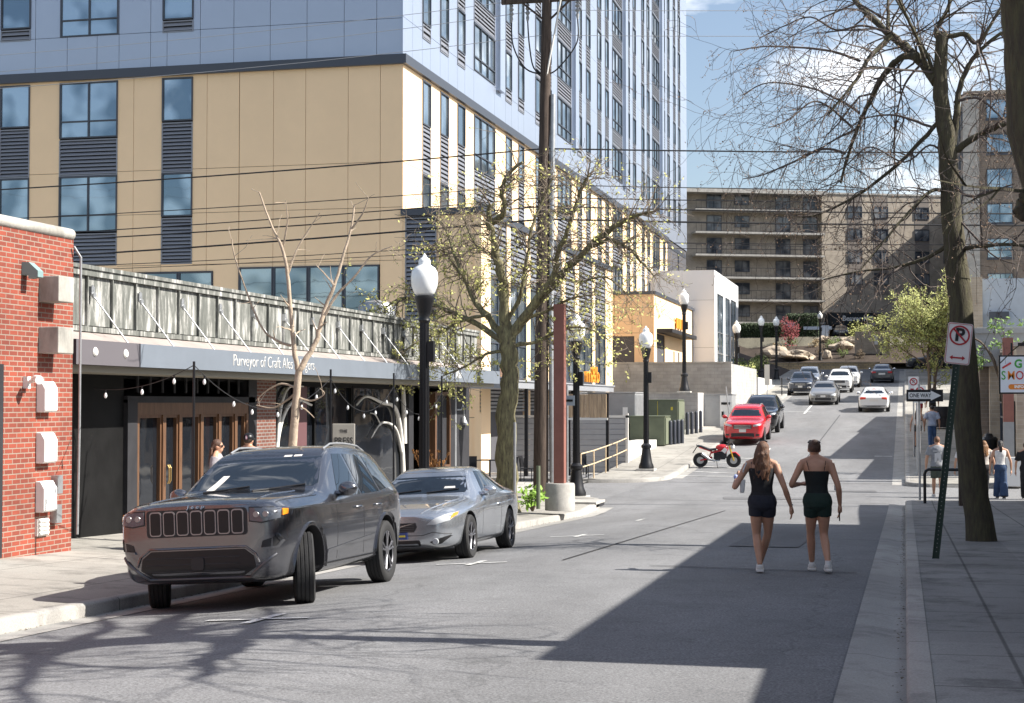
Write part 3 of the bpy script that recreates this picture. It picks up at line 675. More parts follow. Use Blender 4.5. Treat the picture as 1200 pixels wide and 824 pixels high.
# bar opening with timber posts
b = MB(S); b.box(40.1, 40.5, -.2, .06, -1.3, 2.04); part(b, 'dark_pier', MT['charcoal'], st); b = MB(S); b.box(44.1, EY, -.2, .05, -1.3, 2.04); part(b, 'dark_pier', MT['charcoal'], st)
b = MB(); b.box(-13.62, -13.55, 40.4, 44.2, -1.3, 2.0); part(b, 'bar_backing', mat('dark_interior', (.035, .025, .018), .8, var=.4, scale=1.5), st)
b = MB(S)
for a in (40.6, 41.2, 42.0): b.box(a, a + .12, -.9, -.75, -1.2, 1.95)
b.box(42.55, 42.7, -.12, .05, -1.2, 1.85); b.box(44.0, 44.12, -.12, .05, -1.2, 1.85); b.box(42.7, 44.0, -.12, .04, 1.75, 1.85); b.box(42.7, 44.0, -.12, .06, -.32, -.18)
part(b, 'timber_frame', MT['wood'], st)
b = MB(S); b.box(42.72, 43.98, -.08, -.04, -.18, 1.75); part(b, 'roller_screen', MT['charcoal'], st)
b = MB(S); b.tube([(44.6, .03, -1.2), (44.6, .03, 2.05)], .05, 10); b.tube([(44.75, .05, 1.35), (45.2, .05, 1.35), (45.35, .05, 1.5), (45.5, .05, 1.4), (45.5, .05, 1.1)], .022, 8); b.lathe([(.03, .25), (.05, .2), (.14, 0)], 14, (45.5, .05, .9)); part(b, 'gooseneck_lamp', MT['galv'], st, smooth=50)
sg = thing('menu_sign', 'pale board sign reading THE PRESS standing behind the dark grey SUV', 'sign', (-11.7, 33.0, -.85), math.radians(15))
b = MB(); b.box(-.24, .24, -.03, .03, .75, 1.95); b.build('board', mat('sign_board', (.36, .345, .31), .7, var=.08), sg, bevel=.01)
for x in (-.23, .17):
    b = MB(); b.box(x, x + .06, -.025, .025, 0, .75); b.build('leg', MT['black'], sg)
text_mesh('lettering', 'PRESS', .20, MT['black'], frame((0, -.032, 1.58), (1, 0, 0), (0, 0, 1), (0, -1, 0)), sg, .003, .8)
text_mesh('lettering', 'THE', .09, MT['black'], frame((0, -.032, 1.79), (1, 0, 0), (0, 0, 1), (0, -1, 0)), sg, .003, 1.0)
# a little plant tub by the bar
pt = thing('planter', 'dry brown grass in a dark tub behind the dark SUV', 'planter', (-11.4, 38.6, -.95))
b = MB(); b.lathe([(.22, 0), (.3, .5), (.3, .55), (.24, .5)], 14); b.build('tub', MT['charcoal'], pt, smooth=40)
b = MB(); rn = random.Random(3)
for k in range(90):
    a, l = rn.random() * 6.28, .3 + rn.random() * .6; d = Vector((math.cos(a) * .45, math.sin(a) * .45, 1)).normalized() * l; p = Vector((math.cos(a) * .1, math.sin(a) * .1, .5))
    b.tube([p, p + d], [.008, .003], 3); b.ball(p + d, .035, 5)
b.build('dry_stems', mat('rust_stems', (.36, .17, .06), .9, var=.3), pt)
# ---------------------------------------------------------------- vehicles
def loft_body(st, paint, parent, arches, crease=.25, name='body'):
    """closed body shell from cross sections, smoothed, wheel arches cut out"""
    bm = bmesh.new(); rings = []
    for (y, zb, ws, wm, zbelt, wbelt, zr, wr, zt) in st:
        h = [(0, zb), (ws * .6, zb), (ws * .93, zb + .015), (ws, zb + .09), (wm, zb + (zbelt - zb) * .62), (wbelt + (wm - wbelt) * .35, zbelt - .05), (wbelt, zbelt), (wr, zr), (wr * .86, zr + (zt - zr) * .55), (wr * .45, zt - (zt - zr) * .08), (0, zt)]
        full = h + [(-x, z) for x, z in h[-2:0:-1]]
        rings.append([bm.verts.new((x, y, z)) for x, z in full])
    n = len(rings[0]); H = 10
    for a, b in zip(rings, rings[1:]):
        for j in range(n): bm.faces.new((a[j], a[(j+1) % n], b[(j+1) % n], b[j]))
    for r, sg in ((rings[0], 1), (rings[-1], -1)):
        for j in range(H):
            l0, l1 = r[(n - j) % n], r[(n - j - 1) % n]
            q = [r[j], r[j+1]] + ([l1] if l1 is not r[j+1] else []) + ([l0] if l0 is not r[j] else [])
            if len(q) > 2: bm.faces.new(q)
    bmesh.ops.recalc_face_normals(bm, faces=bm.faces)
    cl = bm.edges.layers.float.new('crease_edge')
    for r in rings:
        for j in range(n): pass
    for a, b in zip(rings, rings[1:]):
        for j in (3, 6, 7, n - 3, n - 6, n - 7):
            e = bm.edges.get((a[j], b[j]))
            if e: e[cl] = crease if j in (3, n - 3, 7, n - 7) else crease * .8
    for r in (rings[0], rings[-1]):
        for j in range(n):
            e = bm.edges.get((r[j], r[(j+1) % n]))
            if e: e[cl] = .45
    me = bpy.data.meshes.new(name); bm.to_mesh(me); bm.free()
    o = bpy.data.objects.new(name, me); COL.objects.link(o)
    me.materials.append(paint); me.materials.append(MT['trim'])
    s = o.modifiers.new('s', 'SUBSURF'); s.levels = 2; s.render_levels = 2
    cut = []
    for (x0, x1, y, z, r) in arches:
        b = MB(); b.lathe([(r, x0), (r, x1)], 28, (0, y, z), 'x', mi=1); c = b.build('cutter', [paint, MT['trim']]); cut.append(c)
        m = o.modifiers.new('b', 'BOOLEAN'); m.operation = 'DIFFERENCE'; m.object = c; m.solver = 'EXACT'
    bpy.context.view_layer.update()
    dg = bpy.context.evaluated_depsgraph_get()
    nm = bpy.data.meshes.new_from_object(o.evaluated_get(dg)); nm.name = name
    o.modifiers.clear(); o.data = nm
    for c in cut: bpy.data.objects.remove(c)
    for p in nm.polygons: p.use_smooth = True
    bm = bmesh.new(); bm.from_mesh(nm)
    for e in bm.edges:
        if len(e.link_faces) != 2 or e.calc_face_angle(0) > .75: e.smooth = False
    tree = BVHTree.FromBMesh(bm); bm.to_mesh(nm); bm.free()
    o.parent = parent
    return o, tree

DIRS = {'front': ((0, -6, 0), (0, 1, 0)), 'rear': ((0, 6, 0), (0, -1, 0)), 'right': ((4, 0, 0), (-1, 0, 0)), 'left': ((-4, 0, 0), (1, 0, 0)), 'top': ((0, 0, 4), (0, 0, -1))}
def patch(tree, pts, side, name, m, parent, off=.004, cell=.09, skirt=.02, holes=None):
    """panel with the given outline laid on the body surface (front/rear: x,z; sides: y,z; top: x,y)"""
    o3, d = DIRS[side]; d = Vector(d)
    def up(a, b):
        return Vector((a, o3[1], b)) if side in ('front', 'rear') else (Vector((o3[0], a, b)) if side in ('left', 'right') else Vector((a, b, o3[2])))
    bm = bmesh.new(); f = bm.faces.new([bm.verts.new(up(a, b)) for a, b in pts])
    P_ = [up(a, b) for a, b in pts]
    for ax in range(3):
        lo, hi = min(p[ax] for p in P_), max(p[ax] for p in P_)
        if hi - lo < .01: continue
        k = int((hi - lo) / cell)
        for i in range(1, k + 1):
            c = Vector((0, 0, 0)); c[ax] = lo + (hi - lo) * i / (k + 1); nn = Vector((0, 0, 0)); nn[ax] = 1
            bmesh.ops.bisect_plane(bm, geom=bm.verts[:] + bm.edges[:] + bm.faces[:], plane_co=c, plane_no=nn)
    for v in bm.verts:
        h = tree.ray_cast(v.co, d)
        if h[0] is None:
            h = tree.find_nearest(v.co + d * (abs(o3[0] + o3[1] + o3[2])))
        v.co = h[0] - d * off
    if skirt:
        be = [e for e in bm.edges if len(e.link_faces) == 1]
        r = bmesh.ops.extrude_edge_only(bm, edges=be)
        for v in [g for g in r['geom'] if isinstance(g, bmesh.types.BMVert)]: v.co += d * (skirt + off)
    bmesh.ops.recalc_face_normals(bm, faces=bm.faces)
    # orient outwards
    s = sum((f.normal.dot(-d) * f.calc_area() for f in bm.faces))
    if s < 0: bmesh.ops.reverse_faces(bm, faces=bm.faces)
    for f in bm.faces: f.smooth = True
    for e in bm.edges:
        if len(e.link_faces) != 2 or e.calc_face_angle(0) > .6: e.smooth = False
    me = bpy.data.meshes.new(name); bm.to_mesh(me); bm.free(); me.materials.append(m)
    o = bpy.data.objects.new(name, me); COL.objects.link(o); o.parent = parent
    return o
def ridge(tr, pts, side, r, name, m, parent, off=0.0, n=10):
    """slim raised or shut line following the surface"""
    o3, d = DIRS[side]; d = Vector(d); P_ = []
    for (a0, b0), (a1, b1) in zip(pts, pts[1:]):
        for k in range(n):
            a, b_ = a0 + (a1 - a0) * k / n, b0 + (b1 - b0) * k / n
            p = Vector((a, o3[1], b_)) if side in ('front', 'rear') else (Vector((o3[0], a, b_)) if side in ('left', 'right') else Vector((a, b_, o3[2])))
            h = tr.ray_cast(p, d)[0]
            if h is not None: P_.append(h - d * off)
    b = MB(); b.tube(P_, r, 6); return b.build(name, m, parent, smooth=60)
def rrect(x0, x1, z0, z1, r, n=4):
    r = min(r, (x1 - x0) / 2 - .001, (z1 - z0) / 2 - .001); out = []
    for cx_, cz, a0 in ((x1 - r, z1 - r, 0), (x0 + r, z1 - r, 90), (x0 + r, z0 + r, 180), (x1 - r, z0 + r, 270)):
        for k in range(n + 1):
            a = math.radians(a0 + 90 * k / n); out.append((cx_ + r * math.cos(a), cz + r * math.sin(a)))
    return out
def wheel(parent, x, y, r, w, rimm, spokes=5, steer=0, double=True):
    """tyre with tread grooves and an alloy rim, outer face towards |x|"""
    sg = 1 if x > 0 else -1
    wo = thing('wheel', None, None, (x, y, r), steer); wo.parent = parent
    b = MB(); h = w / 2
    prof = [(r * .66, -h * .85), (r * .80, -h), (r * .93, -h * .97), (r * .985, -h * .8)]
    for k in range(5):
        t = -h * .8 + (h * 1.6) * k / 4
        if 0 < k < 4 or True:
            prof += [(r, t - .008 if k else t), (r - .01, t), (r, t + .008 if k < 4 else t)]
    prof += [(r * .985, h * .8), (r * .93, h * .97), (r * .80, h), (r * .66, h * .85)]
    b.lathe(prof, 36, axis='x', cap=False); b.build('tyre', MT['tyre'], wo, smooth=40)
    b = MB(); o_ = sg * h
    b.lathe([(r * .66, o_ * .5), (r * .68, o_ * .88), (r * .64, o_ * .9), (r * .61, o_ * .1), (r * .05, -o_ * .1)] if sg > 0 else [(r * .05, -o_ * .1), (r * .61, o_ * .1), (r * .64, o_ * .9), (r * .68, o_ * .88), (r * .66, o_ * .5)], 28, axis='x', mi=1, cap=False)
    b.lathe([(r * .17, o_ * .3), (r * .17, o_ * .8), (r * .12, o_ * .88), (.01, o_ * .88)] if sg > 0 else [(.01, o_ * .88), (r * .12, o_ * .88), (r * .17, o_ * .8), (r * .17, o_ * .3)], 18, axis='x', mi=0)
    for k in range(spokes):
        for da in ((-.16, .16) if double else (0,)):
            a = 2 * PI * k / spokes + .3
            p0 = Vector((o_ * .74, math.cos(a + da * .6) * r * .14, math.sin(a + da * .6) * r * .14)); p1 = Vector((o_ * .84, math.cos(a + da) * r * .645, math.sin(a + da) * r * .645))
            b.tube([p0, (p0 + p1) / 2 + Vector((o_ * .03, 0, 0)), p1], [r * .042, r * .032, r * .038] if double else [r * .1, r * .075, r * .09], 6)
    b.lathe([(r * .61, o_ * .78), (r * .655, o_ * .9), (r * .68, o_ * .86)] if sg > 0 else [(r * .68, o_ * .86), (r * .655, o_ * .9), (r * .61, o_ * .78)], 28, axis='x', mi=0, cap=False)
    b.build('rim', [rimm, MT['black']], wo, smooth=40)
    return wo

def paintmat(name, col, metal=.3, rough=.28, flake=.05):
    m = mat(name, col, rough, metal, var=flake, scale=220, coat=1); return m

def tpl(kind, L, W, H, gc=.2):
    """cross sections (y, zb, ws, wm, zbelt, wbelt, zr, wr, zt) by body style, scaled to L, W, H"""
    h = W / 2; T = []
    if kind == 'suv':
        T = [(-.5, .24, .72, .76, .52, .74, .565, .62, .582), (-.483, .18, .82, .885, .54, .86, .59, .72, .606), (-.435, .155, .90, .955, .557, .945, .614, .81, .636), (-.31, .155, .945, .99, .58, .975, .642, .84, .665), (-.205, .155, .95, 1, .597, .98, .655, .84, .676), (-.165, .155, .95, 1, .602, .98, .69, .82, .71),
             (-.08, .155, .95, 1, .608, .98, .85, .735, .872), (0, .155, .95, 1, .613, .98, .953, .675, .977), (.1, .155, .95, 1, .62, .98, .975, .68, 1.0), (.27, .155, .95, 1, .63, .98, .966, .675, .992), (.39, .16, .94, .99, .64, .965, .93, .65, .955), (.445, .18, .92, .97, .642, .94, .85, .68, .87), (.485, .22, .86, .93, .62, .90, .66, .80, .68), (.5, .27, .78, .86, .55, .84, .585, .74, .60)]
    elif kind == 'sedan':
        T = [(-.5, .2, .66, .70, .44, .68, .475, .58, .488), (-.48, .15, .82, .87, .47, .84, .52, .70, .533), (-.43, .125, .90, .95, .505, .93, .565, .78, .585), (-.31, .125, .94, .985, .56, .965, .635, .80, .655), (-.2, .125, .95, 1, .60, .975, .68, .80, .70), (-.165, .125, .95, 1, .61, .98, .71, .78, .73),
             (-.08, .125, .95, 1, .62, .98, .86, .68, .882), (0.0, .125, .95, 1, .63, .975, .955, .62, .978), (.08, .125, .95, 1, .635, .975, .975, .62, 1), (.2, .125, .95, 1, .645, .97, .95, .60, .975), (.3, .13, .95, .99, .655, .965, .84, .62, .862), (.365, .14, .94, .985, .66, .955, .735, .72, .755), (.43, .16, .92, .965, .655, .93, .71, .76, .73), (.485, .2, .86, .92, .63, .88, .675, .74, .69), (.5, .25, .8, .86, .55, .84, .58, .72, .6)]
    return [(y * L, zb * H, ws * h, wm * h, zl * H, wl * h, zr_ * H, wr * h, zt_ * H) for (y, zb, ws, wm, zl, wl, zr_, wr, zt_) in T]

def make_car(name, label, kind, L, W, H, paint, loc, rz=0, wr=.34, wb=None, glass=None, group=None, rim=None, front=True, rear=False, rx=0, ry=0, sc=1, fo=.19, steer=0, extras=None, cat='car', spokes=5, roofrail=False, cheap=False, lit=False, plate=True, grille='bar', st=None, sidewin=None, wsz=None, crease=.25):
    t = thing(name, label, cat, loc, rz, group, rx, ry, sc)
    wb = wb or L * .6; ya = -L / 2 + L * fo; yb = ya + wb; h = W / 2; ar = wr * 1.17
    st = st or tpl(kind, L, W, H)
    arches = [(sx * h * .5 if sx > 0 else -h * 1.3, h * 1.3 if sx > 0 else -h * .5, y, wr * 1.02, ar) for sx in (1, -1) for y in (ya, yb)]
    body, tr = loft_body(st, paint, t, arches, crease)
    g = glass or MT['carglass']
    for sx in (1, -1):
        for y, s_ in ((ya, steer), (yb, 0)):
            wheel(t, sx * (h - .115 if not s_ else h - .13), y, wr, .225, rim or MT['rim'], spokes, s_)
    def S(f): return f * L
    wsz0, wsz1 = (.72, .955) if kind == 'suv' else (.735, .93)
    if wsz: wsz0, wsz1 = wsz
    # windscreen and backlight
    wk, wt = (1.0, 1.0) if kind == 'suv' else (.93, .9)
    a = patch(tr, [(-.76 * wk * h, wsz0 * H), (.76 * wk * h, wsz0 * H), (.80 * wk * h, wsz0 * H + .03), (.645 * wt * h, wsz1 * H - .01), (.6 * wt * h, wsz1 * H), (-.6 * wt * h, wsz1 * H), (-.645 * wt * h, wsz1 * H - .01), (-.80 * wk * h, wsz0 * H + .03)], 'front', 'windscreen', g, t)
    if kind == 'suv': patch(tr, [(-.74 * h, .68 * H), (.74 * h, .68 * H), (.6 * h, .91 * H), (-.6 * h, .91 * H)], 'rear', 'rear_window', g, t)
    else: patch(tr, [(-.72 * h, .755 * H), (.72 * h, .755 * H), (.57 * h, .955 * H), (-.57 * h, .955 * H)], 'rear', 'rear_window', g, t)
    sw = sidewin or ([[(-.09, .635), (.085, .645), (.08, .925), (.02, .925)], [(.1, .645), (.25, .652), (.235, .915), (.098, .925)], [(.268, .658), (.40, .68), (.36, .87), (.253, .905)]] if kind == 'suv' else
                     [[(-.085, .655), (.075, .665), (.07, .925), (.02, .925)], [(.09, .665), (.24, .675), (.19, .90), (.086, .925)], [(.252, .68), (.31, .70), (.215, .89)]])
    for side in ('right', 'left'):
        sx = 1 if side == 'right' else -1
        for k, q in enumerate(sw): patch(tr, [(y * L, z * H) for y, z in q], side, 'side_window', g, t)
        if not cheap:
            for yq in (-.125, .09, .255):
                patch(tr, [(yq * L - .004, .2 * H), (yq * L + .004, .2 * H), (yq * L + .004, .635 * H), (yq * L - .004, .635 * H)], side, 'door_gap', MT['trim'], t, off=.0015, skirt=.003)
            for yq in (.045, .215):
                hz = .56 * H; hh = tr.ray_cast(Vector((4 * sx, yq * L, hz)), Vector((-sx, 0, 0)))[0]
                b = MB(); b.tube([hh + Vector((-.005 * sx, -.09, 0)), hh + Vector((.035 * sx, -.06, 0)), hh + Vector((.035 * sx, .06, 0)), hh + Vector((-.005 * sx, .09, 0))], .016, 8); b.build('door_handle', paint, t, smooth=60)
        # mirror
        mz = (.66 if kind == 'suv' else .67) * H; my = -.085 * L
        hh = tr.ray_cast(Vector((4 * sx, my, mz)), Vector((-sx, 0, 0)))[0] or Vector((sx * h * .93, my, mz))
        c = hh + Vector((sx * .14, -.02, .05))
        b = MB(); b.ball(c, (.115, .075, .085), 14); b.tube([hh - Vector((sx * .03, 0, 0)), c - Vector((0, 0, .05))], [.035, .03], 8); mo = b.build('mirror', paint, t, smooth=60)
        b = MB(); b.ball(c + Vector((0, .03, 0)), (.095, .055, .068), 12); b.build('mirror_glass', MT['chrome'], mo, smooth=60)
    fz = .5 if kind == 'suv' else .47
    if front:
        for sx in (1, -1):
            q = [(.5, fz + .0), (.7, fz + .015), (.86, fz + .045), (.9, fz + .075), (.82, fz + .08), (.52, fz + .05)] if kind == 'suv' else [(.5, fz - .05), (.66, fz - .06), (.84, fz - .02), (.9, fz + .05), (.82, fz + .055), (.55, fz + .01)]
            hl = patch(tr, [(x * h * sx, z * H) for x, z in q], 'front', 'headlight', MT['lens'], t, off=.008, cell=.05)
            patch(tr, [(x * h * sx, z * H) for x, z in rrect(.62, .8, .26, .31, .02)], 'front', 'fog_lamp', MT['trim'], t, off=.006, cell=.05)
        if grille == 'bar':
            gz0, gz1 = (.44, .54) if kind == 'suv' else (.34, .44)
            gr = patch(tr, [(x * h, z * H) for x, z in rrect(-.44, .44, gz0, gz1, .03)], 'front', 'grille', MT['trim'], t, off=.006, cell=.05)
            for k in range(3):
                z = gz0 + (gz1 - gz0) * (k + .5) / 3; patch(tr, [(-.4 * h, z * H - .008), (.4 * h, z * H - .008), (.4 * h, z * H + .008), (-.4 * h, z * H + .008)], 'front', 'grille_bar', MT['chrome'], gr, off=.014, cell=.08)
        patch(tr, [(x * h, z * H) for x, z in rrect(-.55, .55, .22, .33, .03)], 'front', 'lower_intake', MT['trim'], t, off=.005, cell=.06)
        if plate: patch(tr, [(-.15, .355 * H), (.15, .355 * H), (.15, .355 * H + .13), (-.15, .355 * H + .13)], 'front', 'number_plate', MT['offwhite'], t, off=.02, cell=.2)
    if rear:
        tm = MT['lit_tail'] if lit else MT['taillight']
        for sx in (1, -1):
            q = [(.5, .55), (.84, .53), (.9, .60), (.86, .635), (.5, .625)] if kind == 'sedan' else [(.62, .54), (.88, .52), (.88, .64), (.66, .62)]
            patch(tr, [(x * h * sx, z * H) for x, z in q], 'rear', 'tail_lamp', tm, t, off=.008, cell=.05)
        patch(tr, [(-.26, .45 * H), (.26, .45 * H), (.26, .45 * H + .15), (-.26, .45 * H + .15)], 'rear', 'number_plate', MT['offwhite'], t, off=.012, cell=.2)
        patch(tr, [(x * h, z * H) for x, z in rrect(-.8, .8, .2, .29, .03)], 'rear', 'rear_bumper_trim', MT['trim'], t, off=.006, cell=.08)
        if lit: patch(tr, [(-.1, .92 * H), (.1, .92 * H), (.1, .94 * H), (-.1, .94 * H)], 'rear', 'brake_lamp', MT['lit_tail'], t, off=.012, cell=.2)
    if roofrail:
        for sx in (1, -1):
            P_ = []
            for k in range(7):
                y = L * (.02 + .34 * k / 6); hh = tr.ray_cast(Vector((sx * .6 * h, y, 4)), Vector((0, 0, -1)))[0]; P_.append(hh + Vector((0, 0, .005 if k in (0, 6) else .035)))
            b = MB(); b.tube(P_, .013, 8); b.build('roof_rail', MT['galv'] if roofrail == 1 else MT['trim'], t, smooth=60)
    if extras: extras(t, tr, L, W, H, h)
    return t

# --- the big charcoal SUV at the kerb
P_gran = paintmat('granite_metallic', (.15, .152, .168), .88, .22)
def suv_extras(t, tr, L, W, H, h):
    # grille of seven framed slots, set into the nose
    gp = patch(tr, rrect(-.56, .56, .80, 1.085, .04), 'front', 'grille', MT['trim'], t, off=.006, cell=.06)
    for k in range(7):
        x = (k - 3) * .152
        patch(tr, rrect(x - .066, x + .066, .815, 1.072, .035), 'front', 'slot_frame', MT['dullchrome'], gp, off=.016, cell=.05, skirt=.02)
        patch(tr, rrect(x - .055, x + .055, .827, 1.058, .026), 'front', 'slot', MT['black'], gp, off=.02, cell=.05, skirt=.02)
    for sx in (1, -1):
        hl = patch(tr, [(x * sx, z) for x, z in [(.59, .945), (.72, .925), (.88, .955), (.93, .98), (.93, 1.05), (.86, 1.065), (.59, 1.075)]], 'front', 'headlight', MT['darklens'], t, off=.01, cell=.05)
        patch(tr, [(x * sx, z) for x, z in [(.58, .932), (.72, .912), (.89, .94), (.945, .97), (.945, 1.06), (.87, 1.077), (.58, 1.087)]], 'front', 'headlight_surround', MT['trim'], hl, off=.004, cell=.05)
        patch(tr, [(-2.27, .985), (-2.17, .995), (-2.15, 1.05), (-2.25, 1.055)], 'right' if sx > 0 else 'left', 'indicator', MT['amber'], hl, off=.012, cell=.04)
        for xx in (.66, .76):
            b = MB(); p = tr.ray_cast(Vector((xx * sx, -6, 1.005)), Vector((0, 1, 0)))[0]; b.lathe([(.005, -.016), (.03, -.016), (.036, -.006)], 14, (xx * sx, p.y, 1.005), 'y'); b.build('projector', MT['dullchrome'], hl)
        fg = patch(tr, [(x * sx, z) for x, z in [(.70, .66), (.85, .67), (.88, .72), (.86, .77), (.72, .73)]], 'front', 'fog_lamp', MT['trim'], t, off=.006, cell=.05)
        patch(tr, [(x * sx, z) for x, z in [(.69, .635), (.86, .645), (.905, .72), (.87, .80), (.85, .785), (.88, .72), (.85, .67), (.70, .66)]], 'front', 'fog_surround', P_gran, fg, off=.02, cell=.05)
    patch(tr, [(-.52, .655), (-.62, .58), (-.64, .46), (-.5, .38), (.5, .38), (.64, .46), (.62, .58), (.52, .655)], 'front', 'lower_intake', MT['black'], t, off=.005, cell=.06)
    ridge(tr, [(-.86, .60), (-.70, .47), (-.56, .36), (.56, .36), (.70, .47), (.86, .60)], 'front', .016, 'bumper_bar', MT['rimdark'], t, .006)
    ridge(tr, [(-.68, .50), (-.64, .60), (-.53, .68), (.53, .68), (.64, .60), (.68, .50)], 'front', .013, 'intake_lip', P_gran, t, .004)
    for sx in (1, -1):
        ridge(tr, [(sx * .60, -2.25), (sx * .56, -1.7), (sx * .62, -1.0)], 'top', .012, 'hood_crease', P_gran, t, -.003)
        ridge(tr, [(sx * .80, -2.2), (sx * .84, -1.6), (sx * .85, -.95)], 'top', .006, 'hood_gap', MT['trim'], t, -.002)
    patch(tr, rrect(-.07, .07, .45, .58, .03), 'front', 'radar_cover', MT['trim'], t, off=.02, cell=.2)
    for z in (.44, .51, .58): ridge(tr, [(-.58, z), (.58, z)], 'front', .006, 'intake_bar', MT['trim'], t, .004)
    patch(tr, rrect(-.9, .9, .25, .34, .05), 'front', 'skid_trim', MT['trim'], t, off=.006, cell=.07)
    p = tr.ray_cast(Vector((0, -6, 1.105)), Vector((0, 1, 0)))[0] or Vector((0, -2.38, 1.06))
    text_mesh('hood_badge', 'J e e p', .06, MT['chrome'], frame((0, p.y - .01, 1.105), (1, 0, 0), (0, .5, .87), (0, -.87, .5)), t, .008, 1.25)
    # wheel arch mouldings
    for sx, side in ((1, 'right'), (-1, 'left')):
        for y in (-1.5, 1.42):
            ring = [(y + math.cos(a) * r_, .385 + math.sin(a) * r_) for r_, rev in ((.50, 0), (.445, 1)) for a in ([math.radians(-14 + 208 * k / 18) for k in range(19)][::-1 if rev else 1])]
            patch(tr, ring, side, 'arch_moulding', P_gran, t, off=.022, cell=.2, skirt=.03)
        patch(tr, [(-1.0, .30), (.92, .30), (.92, .40), (-1.0, .40)], side, 'sill_trim', MT['trim'], t, off=.012, cell=.2)
        patch(tr, [(-.98, .50), (.85, .60), (.88, .64), (-.95, .545)], side, 'door_crease', P_gran, t, off=.012, cell=.15, skirt=.012)
    # stickers and wipers on the windscreen
    b = MB()
    for x0 in (-.5, .15):
        P_ = []
        for k in range(5):
            x = x0 + .5 * k / 4; q = tr.ray_cast(Vector((x, -6, 1.235 + .012 * k)), Vector((0, 1, 0)))[0]; P_.append(q + Vector((0, -.018, .006)))
        b.tube(P_, .01, 6)
    b.build('wiper', MT['trim'], t)
    patch(tr, [(.3, 1.28), (.5, 1.28), (.48, 1.33), (.32, 1.33)], 'front', 'windscreen_sticker', MT['offwhite'], t, off=.008, cell=.1, skirt=.003)
    for x0 in (.2, .32): patch(tr, [(x0, 1.615), (x0 + .09, 1.615), (x0 + .09, 1.635), (x0, 1.635)], 'front', 'windscreen_tag', MT['offwhite'], t, off=.008, cell=.1, skirt=.003)
    patch(tr, [(-.52, 1.26), (-.42, 1.26), (-.34, 1.42), (-.42, 1.42)], 'front', 'windscreen_paper', MT['offwhite'], t, off=.008, cell=.1, skirt=.003)
_sv = tpl('suv', 4.82, 1.94, 1.76); _n = [(.575, .625, .640), (.597, .640, .657), (.605, .655, .677), (.607, .668, .697), (.612, .674, .704), (.615, .70, .722)]
_sv = [(s[0], s[1], s[2] * q, s[3] * q, n[0] * 1.76, s[5] * q, n[1] * 1.76, s[7] * q, n[2] * 1.76) for s, n, q in zip(_sv, _n, (1.10, 1.05, 1.02, 1, 1, 1))] + _sv[6:]
suv = make_car('parked_suv', 'dark grey SUV with seven slot grille and turned front wheels at the left kerb', 'suv', 4.82, 1.94, 1.76, P_gran, (-6.88, 17.25, zr(-6.88, 17.25) + .0), math.radians(2), .385, 2.92, rx=-math.atan(.0286), ry=math.radians(-3.2), sc=.95, fo=.188, steer=math.radians(21),
               front=False, rear=True, roofrail=1, st=_sv, crease=.5, extras=suv_extras, cat='SUV', rim=MT['rim'], plate=False)

